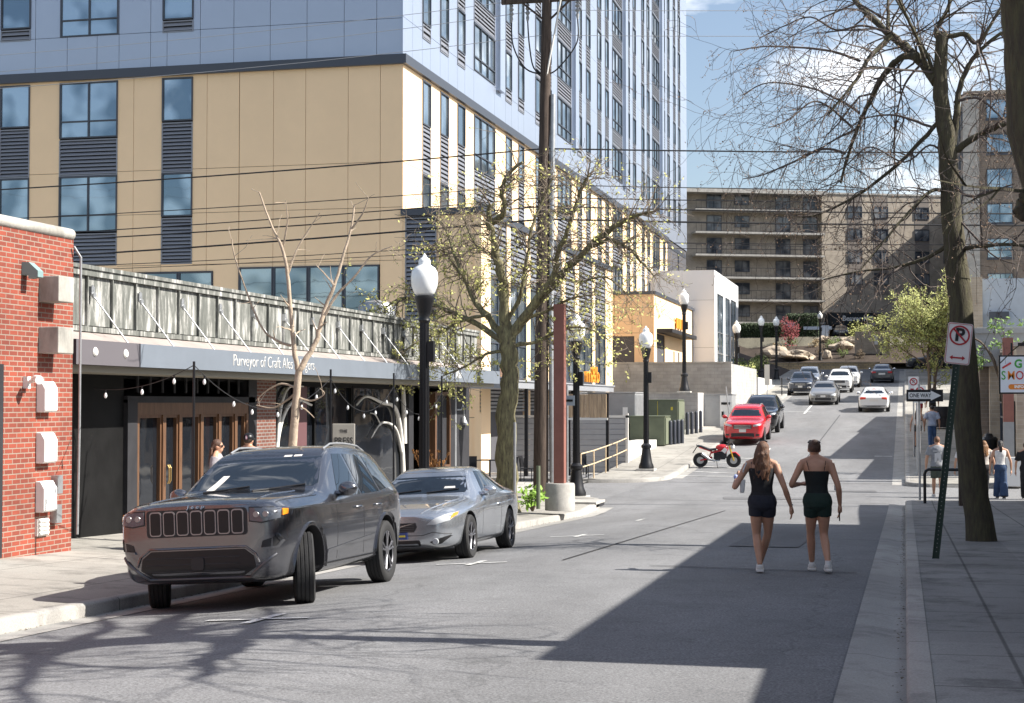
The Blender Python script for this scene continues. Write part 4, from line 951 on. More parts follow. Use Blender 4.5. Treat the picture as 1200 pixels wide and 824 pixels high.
# --- silver coupe behind it
P_silver = paintmat('silver_blue_metallic', (.50, .53, .57), .8, .24)
def coupe_extras(t, tr, L, W, H, h):
    gp = patch(tr, [(-.32, .52), (-.27, .45), (.27, .45), (.32, .52), (.30, .585), (-.30, .585)], 'front', 'grille', MT['trim'], t, off=.006, cell=.05)
    for k in range(4): patch(tr, [(-.27, .465 + k * .028), (.27, .465 + k * .028), (.27, .473 + k * .028), (-.27, .473 + k * .028)], 'front', 'grille_bar', MT['rimdark'], gp, off=.012, cell=.08, skirt=.004)
    patch(tr, [(-.29, .46), (-.25, .46), (.29, .575), (.25, .578)], 'front', 'grille_sash', MT['chrome'], gp, off=.02, cell=.08)
    b = MB(); p = tr.ray_cast(Vector((0, -6, .52)), Vector((0, 1, 0)))[0]; b.lathe([(.03, -.035), (.045, -.035), (.052, -.02), (.05, 0)], 20, (0, p.y, .52), 'y'); b.build('badge', MT['chrome'], gp, smooth=40)
    for sx in (1, -1):
        hl = patch(tr, [(x * sx, z) for x, z in [(.46, .55), (.6, .55), (.78, .60), (.845, .67), (.83, .72), (.74, .70), (.58, .635)]], 'front', 'headlight', MT['lens'], t, off=.008, cell=.05)
        patch(tr, [(x * sx, z) for x, z in [(.785, .615), (.845, .675), (.832, .715), (.80, .70)]], 'front', 'indicator', MT['amber'], hl, off=.014, cell=.04)
        fg = patch(tr, [(x * sx, z) for x, z in [(.5, .30), (.56, .25), (.66, .27), (.8, .375), (.78, .39)]], 'front', 'fog_lamp', MT['trim'], t, off=.006, cell=.05)
        b = MB(); p = tr.ray_cast(Vector((.585 * sx, -6, .305)), Vector((0, 1, 0)))[0]; b.lathe([(.005, -.02), (.04, -.018), (.05, 0)], 16, (.585 * sx, p.y, .305), 'y'); b.build('fog_lens', MT['lens'], fg, smooth=40)
    patch(tr, rrect(-.36, .36, .24, .33, .03), 'front', 'lower_intake', MT['black'], t, off=.005, cell=.06)
    pl = patch(tr, [(-.17, .35), (.17, .35), (.17, .45), (-.17, .45)], 'front', 'number_plate', mat('blue_plate', (.035, .06, .22), .4), t, off=.025, cell=.2)
    patch(tr, [(-.14, .385), (.14, .385), (.14, .412), (-.14, .412)], 'front', 'plate_band', MT['yellow'], pl, off=.031, cell=.2, skirt=.003)
    for sx, side in ((1, 'right'), (-1, 'left')):
        for yq in (-.62, .62): patch(tr, [(yq - .004, .25), (yq + .004, .25), (yq + .004, .86), (yq - .004, .86)], side, 'door_gap', MT['trim'], t, off=.0015, skirt=.003)
        hh = tr.ray_cast(Vector((4 * sx, .45, .76)), Vector((-sx, 0, 0)))[0]
        b = MB(); b.tube([hh + Vector((0, -.1, 0)), hh + Vector((.03 * sx, -.07, 0)), hh + Vector((.03 * sx, .07, 0)), hh + Vector((0, .1, 0))], .016, 8); b.build('door_handle', P_silver, t, smooth=60)
    b = MB()
    for x0 in (-.55, .05):
        P_ = []
        for k in range(5):
            x = x0 + .5 * k / 4; q = tr.ray_cast(Vector((x, -6, .99 + .01 * k)), Vector((0, 1, 0)))[0]; P_.append(q + Vector((0, -.018, .006)))
        b.tube(P_, .009, 6)
    b.build('wiper', MT['trim'], t)
    patch(tr, [(.3, 1.05), (.48, 1.05), (.47, 1.08), (.31, 1.08)], 'front', 'windscreen_sticker', MT['offwhite'], t, off=.008, cell=.1, skirt=.003)
_ce = coupe_extras
def coupe_extras(t, tr, L, W, H, h):
    _ce(t, tr, L, W, H, h)
    for sx in (1, -1):
        ridge(tr, [(sx * .36, -2.2), (sx * .52, -1.7), (sx * .66, -1.0)], 'top', .012, 'hood_crease', P_silver, t, -.003)
        ridge(tr, [(sx * .5, -2.12), (sx * .72, -1.7), (sx * .76, -.85)], 'top', .0055, 'hood_gap', MT['trim'], t, -.002)
        ridge(tr, [(-1.35, .70), (-.6, .74), (.6, .76), (1.7, .80)], 'right' if sx > 0 else 'left', .012, 'shoulder_crease', P_silver, t, -.004)
        ridge(tr, [(-1.1, .27), (.9, .27)], 'right' if sx > 0 else 'left', .012, 'sill', MT['trim'], t, 0)
    ridge(tr, [(-.82, .40), (-.55, .44), (-.40, .40), (.40, .40), (.55, .44), (.82, .40)], 'front', .005, 'bumper_gap', MT['trim'], t, 0)
    ridge(tr, [(-.6, .19), (.6, .19)], 'front', .02, 'chin_spoiler', MT['trim'], t, 0)
cst = tpl('sedan', 4.58, 1.84, 1.40)
cst = [(c[0], c[1], c[2], c[3], c[4] - q * .6, c[5], c[6] - q, c[7], c[8] - q) for c, q in zip(cst, [0, .02, .03, .045, .06, .06] + [0] * 20)]
make_car('parked_coupe', 'silver two door coupe with a blue and yellow plate, parked behind the dark grey SUV', 'sedan', 4.58, 1.84, 1.40, P_silver, (-7.12, 24.55, zr(-7.12, 24.55)), math.radians(1), .325, 2.64, rx=-math.atan(.0286), ry=math.radians(-3.2), sc=.985, fo=.2,
         st=cst, wsz=(.70, .935), front=False, extras=coupe_extras, cheap=True, plate=False, spokes=5, sidewin=[[(-.07, .655), (.13, .665), (.10, .925), (.02, .93)], [(.145, .668), (.27, .69), (.2, .885), (.115, .92)]])

# --- vehicles further up the street
def up(x, y): return (x, y, zr(x, y))
sl_up = math.atan(.0537); sl2 = math.atan(.059)
P_red = paintmat('bright_red_paint', (.52, .012, .02), .0, .25); P_black = paintmat('black_paint', (.012, .012, .014), 0, .2)
P_white = paintmat('white_paint', (.72, .72, .71), 0, .3); P_grey = paintmat('mid_grey_paint', (.17, .17, .18), .5, .3); P_blue = paintmat('dark_blue_paint', (.045, .055, .08), .4, .3)
P_champ = paintmat('champagne_paint', (.24, .235, .225), .5, .3); P_slate = paintmat('slate_paint', (.08, .085, .095), .4, .3)
make_car('parked_suv', 'bright red crossover parked behind the red motorcycle', 'suv', 4.88, 1.86, 1.70, P_red, up(-7.0, 74.9), 0, .36, rx=sl_up, roofrail=1, cat='SUV')
make_car('parked_suv', 'black SUV parked directly behind the red crossover', 'suv', 4.9, 1.92, 1.76, P_black, up(-6.95, 82.4), 0, .37, rx=sl_up, roofrail=2, cat='SUV')
make_car('moving_sedan', 'silver grey sedan driving downhill towards the camera, ahead of the other traffic', 'sedan', 4.85, 1.84, 1.45, P_champ, up(-5.0, 106.5), 0, .33, rx=sl2, cheap=True)
make_car('moving_sedan', 'white sedan with lit tail lamps driving uphill, seen from behind', 'sedan', 4.65, 1.82, 1.44, P_white, up(-1.75, 99.5), PI, .33, front=False, rear=True, rx=-sl2, cheap=True, lit=True)
make_car('moving_suv', 'white SUV with a black grille coming downhill beside the dark sedan', 'suv', 4.4, 1.85, 1.65, P_white, up(-4.55, 121), 0, .35, rx=sl2, cheap=True, cat='SUV', roofrail=2)
make_car('moving_suv', 'white car half hidden directly behind the white SUV with a black grille', 'suv', 4.5, 1.85, 1.6, P_white, up(-4.2, 128.5), 0, .35, rx=sl2, cheap=True, cat='SUV')
make_car('parked_suv', 'dark blue grey crossover parked at the left kerb behind the silver grey sedan', 'suv', 4.5, 1.84, 1.62, P_blue, up(-7.1, 117.5), 0, .35, rx=sl2, cheap=True, cat='SUV')
make_car('parked_suv', 'pale silver crossover parked behind the dark blue grey one', 'suv', 4.6, 1.84, 1.7, P_silver, up(-7.0, 125), 0, .35, rx=sl2, cheap=True, cat='SUV')
make_car('moving_sedan', 'dark grey sedan seen from behind at the top of the hill', 'sedan', 4.8, 1.86, 1.5, P_slate, up(-1.75, 136), PI, .34, front=False, rear=True, rx=-sl2, cheap=True)
make_car('passing_suv', 'grey SUV seen side on, crossing at the top of the street behind the leafing tree', 'suv', 4.8, 1.9, 1.75, P_slate, (2.6, 164.5, zr(0, 164.5)), math.radians(-82), .37, cheap=True, cat='SUV')

# --- red naked motorcycle standing side on
def motorcycle(loc, rz):
    t = thing('motorcycle', 'red and black motorcycle with gold fork leaning on its side stand before the red crossover', 'motorcycle', loc, rz, ry=0, rx=math.radians(8), sc=.9)
    redrim = mat('red_rim', (.5, .02, .03), .35)
    RW = .315
    for x, w_ in ((.71, .13), (-.69, .18)):
        wo = thing('wheel', None, None, (x, 0, RW)); wo.parent = t
        b = MB(); prof = [(RW * .8, -w_ * .4), (RW * .9, -w_ * .5), (RW * .98, -w_ * .25), (RW, 0), (RW * .98, w_ * .25), (RW * .9, w_ * .5), (RW * .8, w_ * .4)]; b.lathe(prof, 32, axis='y'); b.build('tyre', MT['tyre'], wo, smooth=50)
        b = MB(); b.lathe([(RW * .72, -w_ * .36), (RW * .83, -w_ * .4), (RW * .83, w_ * .4), (RW * .72, w_ * .36)], 32, axis='y'); b.lathe([(.045, -w_ * .5), (.045, w_ * .5)], 12, axis='y')
        for k in range(5):
            a = k * 2 * PI / 5; b.tube([(.03 * math.cos(a), 0, .03 * math.sin(a)), (RW * .76 * math.cos(a), 0, RW * .76 * math.sin(a))], [.022, .018], 6)
        b.build('rim', redrim, wo, smooth=40)
        b = MB(); b.lathe([(.09, .0), (.15, .0), (.15, .008), (.09, .008)], 24, (0, w_ * .5, 0), 'y'); b.lathe([(.09, .0), (.15, .0), (.15, .008), (.09, .008)], 24, (0, -w_ * .5 - .01, 0), 'y'); b.build('brake_disc', MT['galv'], wo)
    b = MB()
    for y in (.1, -.1): b.tube([(.72, y, RW), (.62, y, .62), (.52, y, .92)], [.035, .03, .028], 10)
    b.build('fork', mat('gold_fork', (.62, .42, .06), .3, .6), t, smooth=50)
    b = MB(); b.tube([(.42, -.36, 1.02), (.47, -.2, 1.04), (.5, 0, 1.0), (.47, .2, 1.04), (.42, .36, 1.02)], .014, 8); b.tube([(.44, -.34, 1.025), (.41, -.46, 1.0)], .022, 8); b.tube([(.44, .34, 1.025), (.41, .46, 1.0)], .022, 8)
    hb = b.build('handlebar', MT['black'], t, smooth=50)
    for y in (.3, -.3):
        b = MB(); b.tube([(.47, y, 1.04), (.5, y * 1.3, 1.16)], .008, 6); b.ball((.5, y * 1.4, 1.18), (.02, .06, .035), 8); b.build('mirror', MT['black'], hb)
    b = MB(); b.ball((.66, 0, .88), (.1, .11, .12), 12); hl = b.build('headlight', MT['white'], t, smooth=60)
    b = MB(); b.prism([(.55, -.1, 1.0), (.72, -.1, .96), (.64, -.1, 1.08)], (0, .2, 0)); b.build('fly_screen', MT['charcoal'], hl)
    b = MB(); b.ball((.22, 0, .86), (.27, .15, .13), 14); b.prism([(.42, -.16, .9), (.5, -.17, .8), (.38, -.19, .62), (.2, -.17, .72)], (0, .34, 0)); b.build('fuel_tank', redrim, t, smooth=50, bevel=.01)
    for y in (-.185, .165):
        b = MB(); b.prism([(.34, y, .88), (.46, y, .8), (.36, y, .62), (.2, y, .74)], (0, .02, 0)); b.build('side_panel', MT['white'], t)
    b = MB(); b.prism([(.56, -.075, .66), (.80, -.075, .67), (.98, -.075, .5), (.93, -.075, .49), (.79, -.075, .63), (.6, -.075, .62)], (0, .15, 0)); b.build('mudguard', redrim, t, bevel=.01)
    b = MB(); b.box(-.12, .36, -.15, .15, .36, .66); b.lathe([(.13, -.2), (.13, .2)], 16, (.05, 0, .42), 'y'); b.box(.34, .42, -.16, .16, .42, .72); b.build('engine', MT['charcoal'], t, bevel=.02)
    b = MB(); b.tube([(.45, 0, .92), (.2, .12, .75), (-.25, .12, .62), (-.3, 0, .45)], .03, 8); b.tube([(.45, 0, .92), (.2, -.12, .75), (-.25, -.12, .62), (-.3, 0, .45)], .03, 8)
    for y in (.1, -.1): b.tube([(-.2, y, .42), (-.69, y, RW)], [.035, .028], 8); b.tube([(-.2, y, .68), (-.72, y * .8, .86)], .02, 8)
    b.build('chassis', redrim, t, smooth=50)
    b = MB(); b.prism([(.0, -.11, .82), (-.3, -.12, .80), (-.62, -.09, .92), (-.8, -.05, .95), (-.62, -.08, .86), (-.3, -.11, .72), (-.02, -.11, .74)], (0, .22, 0)); b.build('seat', MT['trim'], t, bevel=.02)
    b = MB(); b.prism([(-.5, -.1, .84), (-.86, -.06, .96), (-.84, -.06, .90), (-.5, -.1, .76)], (0, .18, 0)); b.build('tail', MT['trim'], t, bevel=.01)
    b = MB(); b.prism([(-.8, -.07, .9), (-.84, -.07, .9), (-1.02, -.07, .62), (-.98, -.07, .62)], (0, .14, 0)); b.build('plate_hanger', MT['trim'], t)
    b = MB(); b.tube([(.15, -.17, .34), (-.1, -.19, .3), (-.3, -.19, .38), (-.62, -.2, .62)], [.03, .035, .06, .065], 12); b.build('exhaust', MT['galv'], t, smooth=50)
    b = MB(); b.tube([(.0, -.14, .3), (.06, -.36, -.06)], .014, 6); b.tube([(.05, -.32, -.055), (.1, -.42, -.058)], .02, 6); b.build('side_stand', MT['black'], t)
    return t
motorcycle((-6.97, 62.0, zr(-6.97, 62.0) + .01), math.radians(4))
# ---------------------------------------------------------------- street lamps
def lamp(x, y, z, label, proto=[]):
    if proto:
        o = copy_tree(proto[0]); o.location = (x, y, z); o['label'] = label; return o
    t = thing('street_lamp', label, 'street lamp', (x, y, z), group='acorn globe street lamps')
    b = MB(); b.box(-.34, .34, -.34, .34, -.1, .07); b.build('plinth', MT['concrete'], t, bevel=.015)
    b = MB(); b.lathe([(.28, .07), (.28, .16), (.22, .3), (.17, .62), (.15, .8), (.19, .84), (.19, .92), (.12, .98), (.1, 1.0)], 16); b.build('base', MT['black'], t, smooth=35)
    b = MB(); b.lathe([(.1, 1.0), (.095, 1.3), (.09, 2.6), (.085, 3.98)], 12)
    for k in range(12):
        a = k * PI / 6; b.tube([(.093 * math.cos(a), .093 * math.sin(a), 1.0), (.08 * math.cos(a), .08 * math.sin(a), 3.95)], .014, 4)
    b.build('pole', MT['black'], t, smooth=35)
    b = MB(); b.lathe([(.09, 3.95), (.12, 4.0), (.10, 4.06), (.13, 4.16), (.17, 4.34), (.19, 4.42), (.19, 4.46), (.14, 4.48)], 18); b.build('capital', MT['black'], t, smooth=35)
    b = MB(); b.lathe([(.14, 4.47), (.20, 4.53), (.25, 4.66), (.265, 4.82), (.25, 4.94), (.20, 5.02), (.135, 5.06), (.115, 5.08), (.12, 5.14), (.10, 5.19), (.05, 5.22), (.032, 5.26), (.005, 5.3)], 24); b.build('globe', MT['globe'], t, smooth=60)
    b = MB(); b.box(.08, .2, -.06, .06, 3.2, 3.6); b.build('control_box', MT['black'], t)
    proto.append(t); return t
lz = lambda x, y: zr(-8, y) + .14 + (max(0, -8 - x) * .035)
lamp(-9.0, 30.0, lz(-9, 30), 'tallest looking acorn street lamp, on the pavement behind the silver coupe')
lamp(-9.12, 45.5, -1.17, 'acorn street lamp on the corner beside the red steel column')
lamp(-9.2, 58.9, zr(-8, 58.9) + .14, 'acorn street lamp on the pavement in front of the green cabinets')
lamp(-10.85, 82.0, 2.06, 'acorn street lamp raised on a concrete block plinth before the block wall')
lamp(-10.35, 103.5, zr(-8, 103.5) + .15, 'acorn street lamp at the right end of the block wall')
lamp(-11.0, 129.5, zr(-8, 129.5) + .3, 'acorn street lamp left of a close pair, before the planted bank uphill')
lamp(-10.2, 134.5, zr(-8, 134.5) + .2, 'acorn street lamp right of a close pair, before the planted bank uphill')
lamp(-8.45, 170.5, 5.75, 'farthest acorn street lamp, in the rock garden below the dark entrance canopy')

# ---------------------------------------------------------------- poles on the near left corner
up_ = thing('utility_pole', 'tall wooden utility pole with crossarm and drooping cables on the corner', 'utility pole', (-9.72, 43.5, -1.15))
b = MB(); b.tube([(0, 0, 0), (.03, 0, 4), (.1, 0, 9.2), (.22, 0, 15.5)], [.21, .19, .155, .13], 14); b.build('pole', MT['polewood'], up_, smooth=60)
b = MB(); b.box(-1.1, 1.5, -.08, .06, 13.78, 13.92); b.tube([(.2, -.05, 13.2), (.85, -.05, 13.78)], .03, 6); b.tube([(.2, -.05, 13.2), (-.5, -.05, 13.78)], .03, 6); b.build('crossarm', MT['polewood'], up_)
for x in (-.82, -.36, 1.05):
    b = MB(); b.lathe([(.02, 13.78), (.06, 13.72), (.03, 13.68), (.07, 13.62), (.03, 13.57), (.07, 13.5), (.03, 13.44), (.05, 13.36), (.02, 13.25)], 10, (x, 0, 0)); b.build('insulator', MT['greymetal'], up_, smooth=60)
    b = MB(); P_, R_ = vine([(x, 0, 13.3), (x + (.05 if x < 0 else -.02), 0, 12.6), (x * .5, .02, 11.95), (.18, .05, 11.75)], .022, .022); b.tube(P_, R_, 6); b.build('drop_cable', MT['wire'], up_, smooth=60)
b = MB(); b.tube([(.34, -.02, .1), (.3, -.02, 5), (.36, 0, 11.2)], .075, 8); b.build('conduit', MT['galv'], up_, smooth=60)
b = MB(); b.tube([(.2, -.1, 11.7), (.75, -.1, 14.6)], .03, 6); b.build('brace', MT['offwhite'], up_)
rp = thing('steel_column', 'red oxide steel column on a round concrete footing at the corner', 'column', (-8.06, 38.2, -.98))
b = MB(); b.lathe([(.36, -.05), (.36, .56), (.34, .6)], 24); b.build('footing', MT['concrete'], rp, smooth=40)
b = MB(); b.box(-.13, .13, -.13, .13, .6, 4.9); b.build('shaft', MT['redsteel'], rp, bevel=.01)
def post_sign(name, label, loc, h, plate=None, r=.03, m='galv', group=None, cat='sign post'):
    t = thing(name, label, cat, loc, group=group); b = MB(); b.tube([(0, 0, 0), (0, 0, h)], r, 8); b.build('post', MT[m], t, smooth=60); return t
post_sign('sign_post', 'bare pale steel post on the pavement right of the budding tree', (-7.95, 33.1, -.86), 2.0)
post_sign('bollard_post', 'short green pipe post beside the concrete footing of the red column', (-8.3, 36.9, -.92), 1.0, r=.05, m='greenbox', cat='post')
t = post_sign('street_sign', 'steel post with a small grey street sign just right of the red column', (-9.2, 44.6, -1.15), 3.2, r=.035)
b = MB(); b.box(-.22, .22, -.04, -.03, 2.62, 2.9); b.build('plate', mat('grey_plate', (.35, .4, .46), .5), t)
b = MB(); b.box(-.17, .17, -.055, -.042, 2.73, 2.79); b.build('lettering', MT['black'], t)
t = thing('storm_drain', 'dark storm drain opening in the corner kerb by the street lamp', 'drain', (-8.0, 43.2, zr(-8, 43.2)))
b = MB(); b.box(-.75, .0, -.6, .6, .02, .1); b.build('opening', MT['louverback'], t); b = MB(); b.box(-.85, .02, -.7, .7, .1, .17); b.build('lid', MT['concrete'], t, bevel=.01)
# tree pit weeds
def leafball(name, label, loc, r, n, m, cat='shrub', stem=None, lsize=.07, seed=1, flat=.8, group=None, shell=.35, stemm=None, up=.2):
    """bush of many small leaves on twigs, uneven outline"""
    t = thing(name, label, cat, loc, group=group); rn = random.Random(seed); b = MB(); s = MB()
    lobes = [(Vector((rn.uniform(-.55, .55) * r[0], rn.uniform(-.55, .55) * r[1], r[2] * (up + rn.random() * .85))), rn.uniform(.35, .6)) for _ in range(9)]
    for k in range(n):
        c, q = rn.choice(lobes); d = Vector((rn.gauss(0, 1), rn.gauss(0, 1), rn.gauss(0, 1))).normalized() * (shell + (1 - shell) * rn.random() ** .5) * q
        p = c + Vector((d.x * r[0], d.y * r[1], d.z * r[2] * flat)); p.z = max(.02, p.z)
        u = Vector((rn.gauss(0, 1), rn.gauss(0, 1), rn.gauss(0, 1))).normalized(); v = u.orthogonal().normalized(); z = lsize * rn.uniform(.6, 1.4)
        b.f([b.v(p + u * z), b.v(p + v * z * .5), b.v(p - u * z), b.v(p - v * z * .5)])
    for c, q in lobes: s.tube([(0, 0, 0), c * .5 + Vector((0, 0, .02)), c], [.03, .02, .008], 5)
    b.build('foliage', m, t, recalc=False); s.build('stem', stemm or MT['bark'], t); return t
leafball('weed_clump', 'bright green weeds at the foot of the budding tree', (-8.55, 37.4, -1.0), (.35, .35, .5), 160, mat('bright_weed', (.22, .38, .05), .7, var=.3), 'weeds', seed=4)

# ---------------------------------------------------------------- corner terrace: canopy, boards, fence, railing, furniture
cp = thing('terrace_canopy', 'grey steel canopy of the corner restaurant carrying orange letters', 'canopy', (-13.4, 70, -1.16))
def cpart(b, n, m, **k): return part(b, n, m, cp, **k)
b = MB(); b.box(-15.2, -13.3, 55.5, 75.3, 2.06, 2.3); b.box(-15.2, -13.25, 55.4, 75.4, 2.3, 2.36); cpart(b, 'deck', mat('canopy_steel', (.27, .28, .30), .5))
for y in (57.5, 66, 75.0):
    b = MB(); b.box(-13.45, -13.33, y, y + .12, -1.2, 2.06); cpart(b, 'post', MT['black'])
Ml = lambda y, z: Matrix.Translation(-cp.location) @ frame((-13.25, y, z), (0, 1, 0), (0, 0, 1), (1, 0, 0))
text_mesh('orange_letters', 'm&b', 1.05, MT['orange'], Ml(69.6, 2.74), cp, .06, 1.6, bold=-.01)
wb_ = thing('board_screen', 'weathered vertical timber board screen behind the street lamp on the corner', 'screen', (-11.2, 58, -1.16))
b = MB(); rn = random.Random(5)
for k in range(9):
    x = -.72 + k * .158; b.box(x, x + .148, -.02 + rn.uniform(-.008, .008), .02, 2.17 + rn.uniform(-.01, .01), 3.02)
b.build('boards', MT['weathered'], wb_)
b = MB(); b.box(-.76, .74, -.03, .03, 2.08, 2.16); b.build('bottom_rail', MT['offwhite'], wb_)
b = MB(); b.box(.66, .76, .03, .13, 0, 3.05); b.build('post', MT['black'], wb_)
b = MB(); b.box(-.76, -.66, .03, .13, 0, 3.05); b.build('post', MT['black'], wb_)
fe = thing('siding_fence', 'grey horizontal siding fence with a white end post beside the terrace', 'fence', (-12, 62, -1.16))
b = MB()
for k in range(10): b.prism([(-3.2, -.02, .02 + k * .21), (-3.2, -.02, .2 + k * .21), (-3.2, .0, .225 + k * .21), (-3.2, .04, .225 + k * .21), (-3.2, .04, .02 + k * .21)], (4.72, 0, 0))
b.build('siding', MT['siding'], fe)
b = MB(); b.box(1.52, 1.62, -.06, .06, 0, 2.3); b.box(-3.2, 1.62, -.06, .06, 2.13, 2.22); b.build('white_trim', MT['offwhite'], fe)
rl = thing('handrail', 'rusty cream pipe handrail along the pavement above the terrace', 'railing', (-10.45, 57.5, -1.05))
for k in range(5):
    b = MB(); y = -4.6 + k * 2.3; z = zr(-8, 57.5 + y) + 1.2; b.tube([(0, y, z - .2), (0, y, z + .95)], .025, 8); b.build('post', MT['rail'], rl)
b = MB()
for h_ in (.95, .5): b.tube([(0, -4.6 + 2.3 * k, zr(-8, 57.5 - 4.6 + 2.3 * k) + 1.2 + h_) for k in range(5)], .024, 8)
b.build('rails', MT['rail'], rl, smooth=60)
# black cafe chairs
def chair(loc, rz, label, proto=[]):
    if proto:
        o = copy_tree(proto[0]); o.location = loc; o.rotation_euler = (0, 0, rz); o['label'] = label; return o
    t = thing('terrace_chair', label, 'chair', loc, rz, 'black chairs on the corner terrace')
    b = MB(); b.box(-.21, .21, -.21, .21, .43, .46); b.build('seat', MT['black'], t)
    b = MB(); b.prism([(-.2, .2, .5), (.2, .2, .5), (.2, .26, .88), (-.2, .26, .88)], (0, .025, 0)); b.build('backrest', MT['black'], t)
    for x in (-.19, .19):
        for y in (-.19, .2):
            b = MB(); b.tube([(x, y, 0), (x, y, .45 if y < 0 else .8)], .016, 6); b.build('leg', MT['black'], t)
    proto.append(t); return t
for k, (x, y, r) in enumerate([(-11.3, 53.6, .3), (-11.5, 55.4, 2.8), (-11.2, 56.9, .4), (-11.6, 58.6, 3.0), (-12.6, 54.4, 1.5), (-13.0, 53.2, -.5), (-14.4, 53.5, .2), (-15.6, 53.0, 1.0)]):
    chair((x, y, -1.16), r, 'black metal chair on the corner terrace below the handrail')
for x, y, l in ((-12.0, 54.6, 'dark square table on the terrace nearest the handrail posts'), (-13.9, 54.2, 'dark square table on the terrace behind the utility pole')):
    t = thing('terrace_table', l, 'table', (x, y, -1.16)); b = MB(); b.box(-.38, .38, -.38, .38, .72, .75); b.build('table_top', MT['charcoal'], t); b = MB(); b.tube([(0, 0, 0), (0, 0, .72)], .035, 8); b.lathe([(.25, 0), (.22, .03)], 12); b.build('pedestal', MT['black'], t)
t = thing('patio_umbrella', 'closed red parasol on the corner terrace left of the utility pole', 'parasol', (-15.3, 52.3, -1.16))
b = MB(); b.tube([(0, 0, 0), (0, 0, 1.5)], .025, 8); b.lathe([(.25, 0), (.22, .06)], 12); b.build('pole', MT['black'], t); b = MB(); b.lathe([(.1, .75), (.16, .9), (.12, 1.2), (.03, 1.55)], 10); b.build('canvas', mat('red_canvas', (.45, .04, .05), .8), t)
# ---------------------------------------------------------------- utility cabinets
def gbox(name, label, x0, x1, y0, y1, z0, z1, m, lid=.05, group=None, cat='cabinet'):
    t = thing(name, label, cat, ((x0 + x1) / 2, (y0 + y1) / 2, z0), group=group); w, d, h_ = (x1 - x0) / 2, (y1 - y0) / 2, z1 - z0
    b = MB(); b.box(-w, w, -d, d, 0, h_ - lid); b.build('cabinet', m, t, bevel=.012)
    b = MB(); b.box(-w - .03, w + .03, -d - .03, d + .03, h_ - lid, h_); b.build('lid', m, t, bevel=.012)
    return t, w, d, h_
t, w, d, h_ = gbox('transformer', 'lower green transformer cabinet beside the street lamp base', -11.66, -10.12, 70, 71.6, -.3, .98, MT['greenbox'])
b = MB(); b.box(w, w + .05, -d + .05, d - .05, .05, h_ - .1); b.build('door', mat('pale_green_enamel', (.17, .19, .13), .5), t)
b = MB(); b.box(-w - .9, -w - .05, -.4, .6, .1, h_ - .35); b.build('side_cabinet', mat('dark_green_enamel', (.03, .045, .025), .5), t)
t, w, d, h_ = gbox('transformer', 'taller green transformer cabinet behind the lower one', -12.2, -10.3, 75.5, 77.6, -.3, 1.7, MT['greenbox'])
b = MB(); b.box(w, w + .05, -d + .05, d - .05, .05, h_ - .1); b.build('door', mat('pale_green_enamel', (.17, .19, .13), .5), t)
b = MB(); b.box(-.01, .01, -d - .005, -d, .05, h_ - .08); b.box(.62, .72, -d - .006, -d, 1.5, 1.65); b.build('door_seam', MT['yellow'], t)
t, w, d, h_ = gbox('switch_cabinet', 'large grey steel cabinet behind the siding fence', -13.6, -11.5, 70.5, 74.0, -.4, 2.02, MT['greymetal'])
b = MB(); b.box(w, w + .03, -d + .1, d - .1, .1, h_ - .12); b.build('door', MT['galv'], t)
b = MB(); b.box(.5, .72, -d - .01, -d, 1.3, 1.75); b.build('notice', MT['white'], t)
t, w, d, h_ = gbox('equipment_shed', 'grey steel enclosure with a white door behind the red crossover', -10.0, -8.55, 83.0, 85.0, .15, 2.0, MT['greymetal'])
b = MB(); b.box(-w + .85, w - .02, -d - .03, -d, .05, h_ - .08); dr_ = b.build('door', MT['white'], t); b = MB(); b.box(.18, .62, -d - .06, -d - .03, 1.3, 1.42); b.box(.2, .3, -d - .07, -d - .03, .7, .95); b.build('handle', MT['black'], dr_)
pdst = thing('concrete_plinth', 'grey concrete block plinth carrying the raised street lamp', 'plinth', (-11.2, 82, -.2))
b = MB(); b.box(-1.6, 1.15, -1.2, 1.2, -.2, 2.2); b.build('blocks', MT['cmu'], pdst); b = MB(); b.box(-1.63, 1.18, -1.23, 1.23, 2.2, 2.26); b.build('cap', MT['concrete'], pdst); b = MB(); b.box(1.15, 1.2, -1.2, 1.2, -.2, 2.2); b.build('white_end', MT['offwhite'], pdst)
rn = random.Random(2)
for k in range(8):
    y, x = (70.9 + (k % 4) * .3, -10.0 + (k % 4) * .13) if k < 4 else (77.0 + (k % 4) * .5, -10.05 + (k % 4) * .15)
    t = thing('bollard', ('dark slate bollard in the close row in front of the lower green cabinet', 'dark slate bollard in the row in front of the taller green cabinet')[k // 4], 'bollard', (x, y, zr(-8, y) + .12), group='slate bollards by the lower cabinet' if k < 4 else 'slate bollards by the taller cabinet')
    b = MB(); b.lathe([(.085, 0), (.085, 1.02), (.07, 1.07), (.03, 1.1)], 12); b.build('post', MT['bollard'], t, smooth=40)
t = thing('terrace_wall', 'low white retaining wall at the end of the siding fence', 'wall', (-10.4, 66, -.9)); b = MB(); b.box(-.9, -.05, -3.9, 3.8, -.2, .85); b.build('render', MT['offwhite'], t)
t = post_sign('sign_post', 'thin leaning steel post beside the red crossover', (-8.25, 79.5, zr(-8, 79.5) + .14), 2.2, r=.03); t.rotation_euler = (0, math.radians(-6), 0)
t = post_sign('parking_sign', 'narrow pale sign on a thin post, far left pavement near the dark blue crossover', (-8.4, 103, zr(-8, 103) + .14), 1.2, r=.03); b = MB(); b.box(-.16, .16, -.03, -.02, 1.2, 2.5); b.build('plate', mat('pale_sign', (.55, .53, .48), .6), t)
post_sign('parking_meter', 'dark parking meter post by the dark blue grey crossover', (-8.25, 113.5, zr(-8, 113.5) + .14), 1.2, r=.04, m='black', cat='parking meter')

